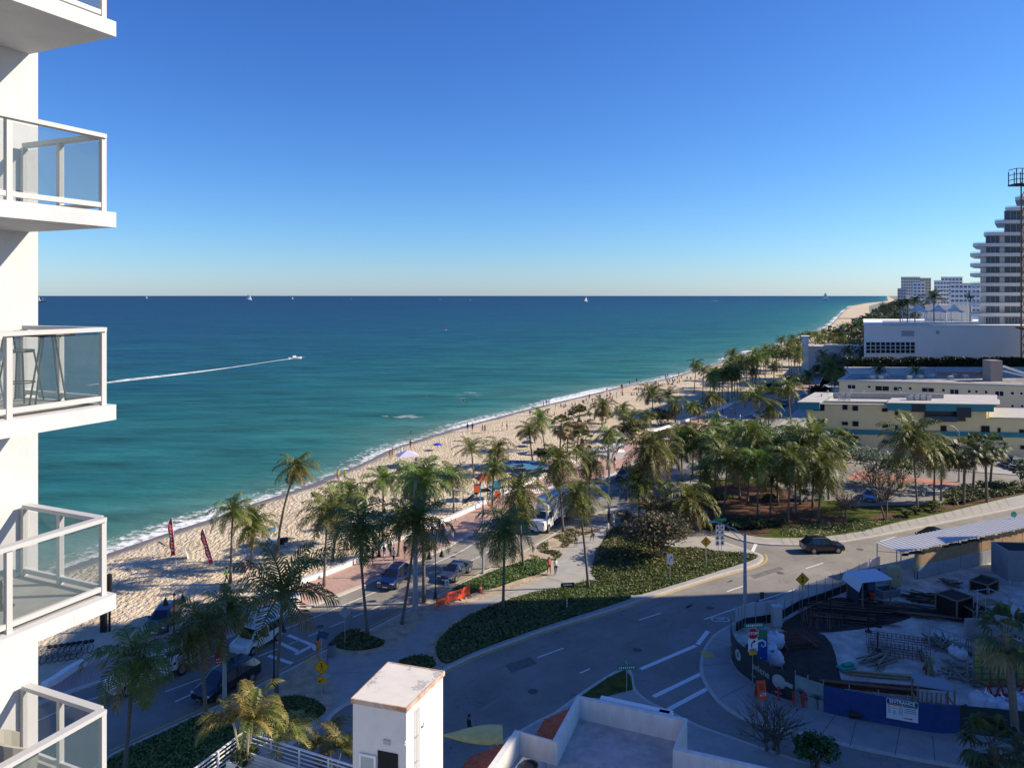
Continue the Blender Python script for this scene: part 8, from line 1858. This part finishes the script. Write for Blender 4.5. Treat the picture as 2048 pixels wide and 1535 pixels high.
# white bulk bags
def bag(px, r_, label, sd):
    t = site('bulk_bag', label, 'bag', px, sd, 'white bulk bags'); rs = random.Random(sd); b = MB(); vs = []; n_ = 14; m_ = 9
    for j in range(m_):
        ph = -PI / 2 + PI * j / (m_ - 1)
        for k in range(n_):
            a = 2 * PI * k / n_; w_ = 1 + .22 * noise.noise(Vector((math.cos(a) * 2 + sd, math.sin(a) * 2, ph * 2))); vs.append((r_ * w_ * math.cos(ph) ** .6 * math.cos(a) if math.cos(ph) > .01 else 0, r_ * w_ * math.cos(ph) ** .6 * math.sin(a) if math.cos(ph) > .01 else 0, r_ * .8 * (1 + math.sin(ph)) * w_))
    b.add(vs, [(j * n_ + k, j * n_ + (k + 1) % n_, (j + 1) * n_ + (k + 1) % n_, (j + 1) * n_ + k) for j in range(m_ - 1) for k in range(n_)]); b.build('sack', mk('sack_white', (.68, .68, .70), .7, var=.1, scale=4, bump=1, bscale=9), t, smooth=True)
    for k in range(3): a = k * 2.1; b = MB(); b.tube([(r_ * .4 * math.cos(a), r_ * .4 * math.sin(a), r_ * 1.5), (r_ * .5 * math.cos(a), r_ * .5 * math.sin(a), r_ * 1.9), (r_ * .2 * math.cos(a), r_ * .2 * math.sin(a), r_ * 1.6)], .03, 4); b.build('loop', sign_white, t)
for i, (x, y, r_, lb) in enumerate(((1551, 1295, .75, 'white bulk bag, uppermost at the fence corner'), (1540, 1310, .6, 'crumpled white bag right behind the blue banner'), (1549, 1330, .72, 'white bulk bag, lowest at the fence corner with a dark strap'), (1536, 1325, .5, 'small white bag between the corner bags'),
                                     (1968, 1432, .95, 'bulging white bag left of two behind the dark screen'), (2012, 1440, .9, 'bulging white bag right of two behind the dark screen'), (2044, 1430, .9, 'white bag at the right edge behind the dark screen'), (1940, 1438, .5, 'small slumped white bag at the end of the blue screens'), (1985, 1452, .5, 'flattened white bag between the bulging ones'), (1908, 1310, .45, 'white plastic bag on the timber spill, left'), (1922, 1318, .5, 'white plastic sheet bundle on the timber spill, right'))): bag((x, y), r_, lb, i + 3)
# yellow formwork wall, red frame
t = site('formwork_wall', 'yellow ribbed formwork wall standing behind the tall fan palm', 'formwork', (1946, 1372), 0); b = MB(); k = P(1946, 1372, .15).y / F; w_ = 7.0; h = (1372 - 1288) * k * .95
b.box((w_ / 2, 0, h / 2), (w_, .08, h)); b.build('panel', mk('formwork_yellow', (.50, .40, .04), .7, c2=(.24, .22, .07), scale=2.4), t); b = MB()
for i in range(12): b.box((i * w_ / 11, -.09, h / 2), (.09, .12, h + .15))
for i in range(7): b.box((w_ / 2, -.1, .1 + i * h / 6.5), (w_, .10, .07))
b.build('rib', mk('formwork_grey', (.15, .17, .14), .7), t)
rs = random.Random(8); b = MB()
for i in range(60): b.box((rs.uniform(0, w_), -.16, rs.uniform(.2, h)), (rs.uniform(.1, .3), .03, rs.uniform(.04, .12)))
b.build('clamp', mk('clamp_mix', (.45, .38, .08), .6, c2=(.1, .12, .14), scale=6), t)
t = site('concrete_upstand', 'raw grey concrete wall above the yellow formwork', 'wall', (1944, 1300), 0); b = MB(); b.box((4.2, 1.2, 1.3), (8, .35, 1.5)); b.build('wall', cm_, t); b = MB()
for i in range(6): b.bar((.8 + i * 1.3, 1.0, 2.0), (1.2 + i * 1.3, .8, 3.6), .06)
b.build('props', wood, t)
t = site('red_trestle', 'red steel trestle at the foot of the formwork', 'trestle', (1965, 1405), .1); b = MB(); rp = mk('trestle_red', (.45, .03, .03), .6)
for i in range(6): b.bar((i * .9, 0, 0), (i * .9 + .45, 0, 1.3), .1); b.bar((i * .9 + .9, 0, 0), (i * .9 + .45, 0, 1.3), .1)
b.build('truss', rp, t); b = MB(); b.box((2.7, 0, .3), (5.5, .1, .5)); b.build('sheet', rp, t)
t = site('ply_lean_to', 'pale timber and plywood box frame at the end of the blue screens', 'frame', (1870, 1425), -.2); b = MB(); pt = mk('grey_blue_ply', (.25, .29, .32), .8)
b.bar((-1.2, .6, 1.9), (1.3, .6, 1.7), 1.7, .05); b.build('ply_sheet', pt, t); b = MB()
for x in (-1.1, 1.2):
    for y in (-.1, 1.2): b.bar((x, y, 0), (x, y, 1.8), .1)
for k in range(6): b.bar((-.9 + k * .3, -.1, 0), (-.8 + k * .3, 0, 1.4), .08)
b.bar((-1.1, -.1, .7), (1.2, -.1, .7), .09)
b.bar((-1.1, -.1, .7), (-1.1, 1.2, .7), .09); b.bar((1.2, -.1, .7), (1.2, 1.2, .7), .09)
b.build('stud', pine, t)
for i, (x, y, h, lb) in enumerate(((1953, 1262, 3.6, 'tall grey steel prop right of the big crate'), (1977, 1300, 3.2, 'second steel prop leaning near the formwork'), (1857, 1300, 2.4, 'thin dark pole left of the scrap timber'), (2018, 1235, 3.4, 'steel prop near the right edge of the site'), (1934, 1360, 1.8, 'short dark stake before the yellow formwork'))):
    t = site('steel_prop', lb, 'prop', (x, y), 0); b = MB(); b.tube([(0, 0, 0), (.05, 0, h * .6)], .07, 6); b.build('outer_tube', grey_metal, t); b = MB(); b.tube([(.05, 0, h * .55), (.08, 0, h)], .045, 6); b.build('inner_tube', grey_metal, t)
t = site('ladder_frame', 'grey steel ladder-like frame leaning among the scrap', 'frame', (1900, 1285), -.5); b = MB(); b.bar((-2, 0, 1.3), (2.2, 0, .4), .07); b.bar((-2, 0, .3), (2.2, 0, -.0), .07)
for k in range(10): x = -1.9 + k * .44; b.bar((x, 0, 1.28 - k * .09), (x, 0, .28 - k * .03), .05)
b.build('bars', grey_metal, t)
t = site('scaffold_tower', 'grey scaffold frame standing near the concrete core', 'scaffold', (1975, 1245), .3); b = MB()
for (x, y) in ((-.9, -.6), (.9, -.6), (.9, .6), (-.9, .6)): b.tube([(x, y, 0), (x, y, 2.8)], .035, 5)
for z in (.8, 1.8, 2.7): b.bar((-.9, -.6, z), (.9, -.6, z), .05); b.bar((-.9, .6, z), (.9, .6, z), .05); b.bar((-.9, -.6, z), (-.9, .6, z), .05); b.bar((.9, -.6, z), (.9, .6, z), .05)
b.bar((-.9, -.6, .8), (.9, -.6, 1.8), .04); b.build('frame', grey_metal, t); b = MB(); b.box((0, 0, 1.85), (1.8, 1.1, .06)); b.build('deck', wood, t)
t = site('generator', 'pale boxy generator lit by the sun beside the walkway', 'generator', (1915, 1126), .3); b = MB(); b.box((0, 0, .6), (1.5, .9, .8), bev=.05); b.build('body', mk('gen_cream', (.5, .48, .4), .5), t)
for s in (-1, 1): b = MB(); b.lathe([(.25, -.06), (.28, 0), (.25, .06)], n=12); o = b.build('wheel', rubber, t); o.location = (s * .4, -.5, .28); o.rotation_euler = (PI / 2, 0, 0)
t = site('sidewalk_sign', 'orange folding work sign with white stripes on the corner pavement', 'sign', (1521, 1395), .15)
for s in (-1, 1): b = MB(); b.bar((0, s * .35, 0), (0, s * .03, 1.25), .66, .03); b.build('board', orange, t)
b = MB()
for k in range(3): b.bar((-.15 + k * .16, -.34, .32), (-.08 + k * .16, -.27, .50), .07, .01)
b.build('stripe', sign_white, t); b = MB()
for z in (.75, .9, 1.05): b.box((0, -.16 - (.9 - z) * .28 , z), (.38, .02, .06))
b.build('lettering', mk('print_brown', (.25, .02, .01), .6), t)
for i, (x, y) in enumerate(((1557, 1399), (1587, 1408), (1606, 1413), (1612, 1411))):
    t = site('red_hydrant_pipe', 'red standpipe before the banner fence, %s from the left' % ords[i], 'standpipe', (x, y), 0, 'red standpipes at the banner fence'); b = MB(); b.tube([(0, 0, 0), (0, 0, .95)], .08, 8); b.build('pipe', red, t); b = MB(); b.sphere((0, 0, .85), .12, 8, 6); b.box((0, -.1, .6), (.14, .2, .14)); b.build('valve', red, t)
t = site('timber_prop_rail', 'thin rail strung between the red standpipes', 'rail', (1560, 1396), -.18); b = MB(); b.bar((0, 0, .75), (3.4, 0, .6), .04); b.build('bar', grey_metal, t)
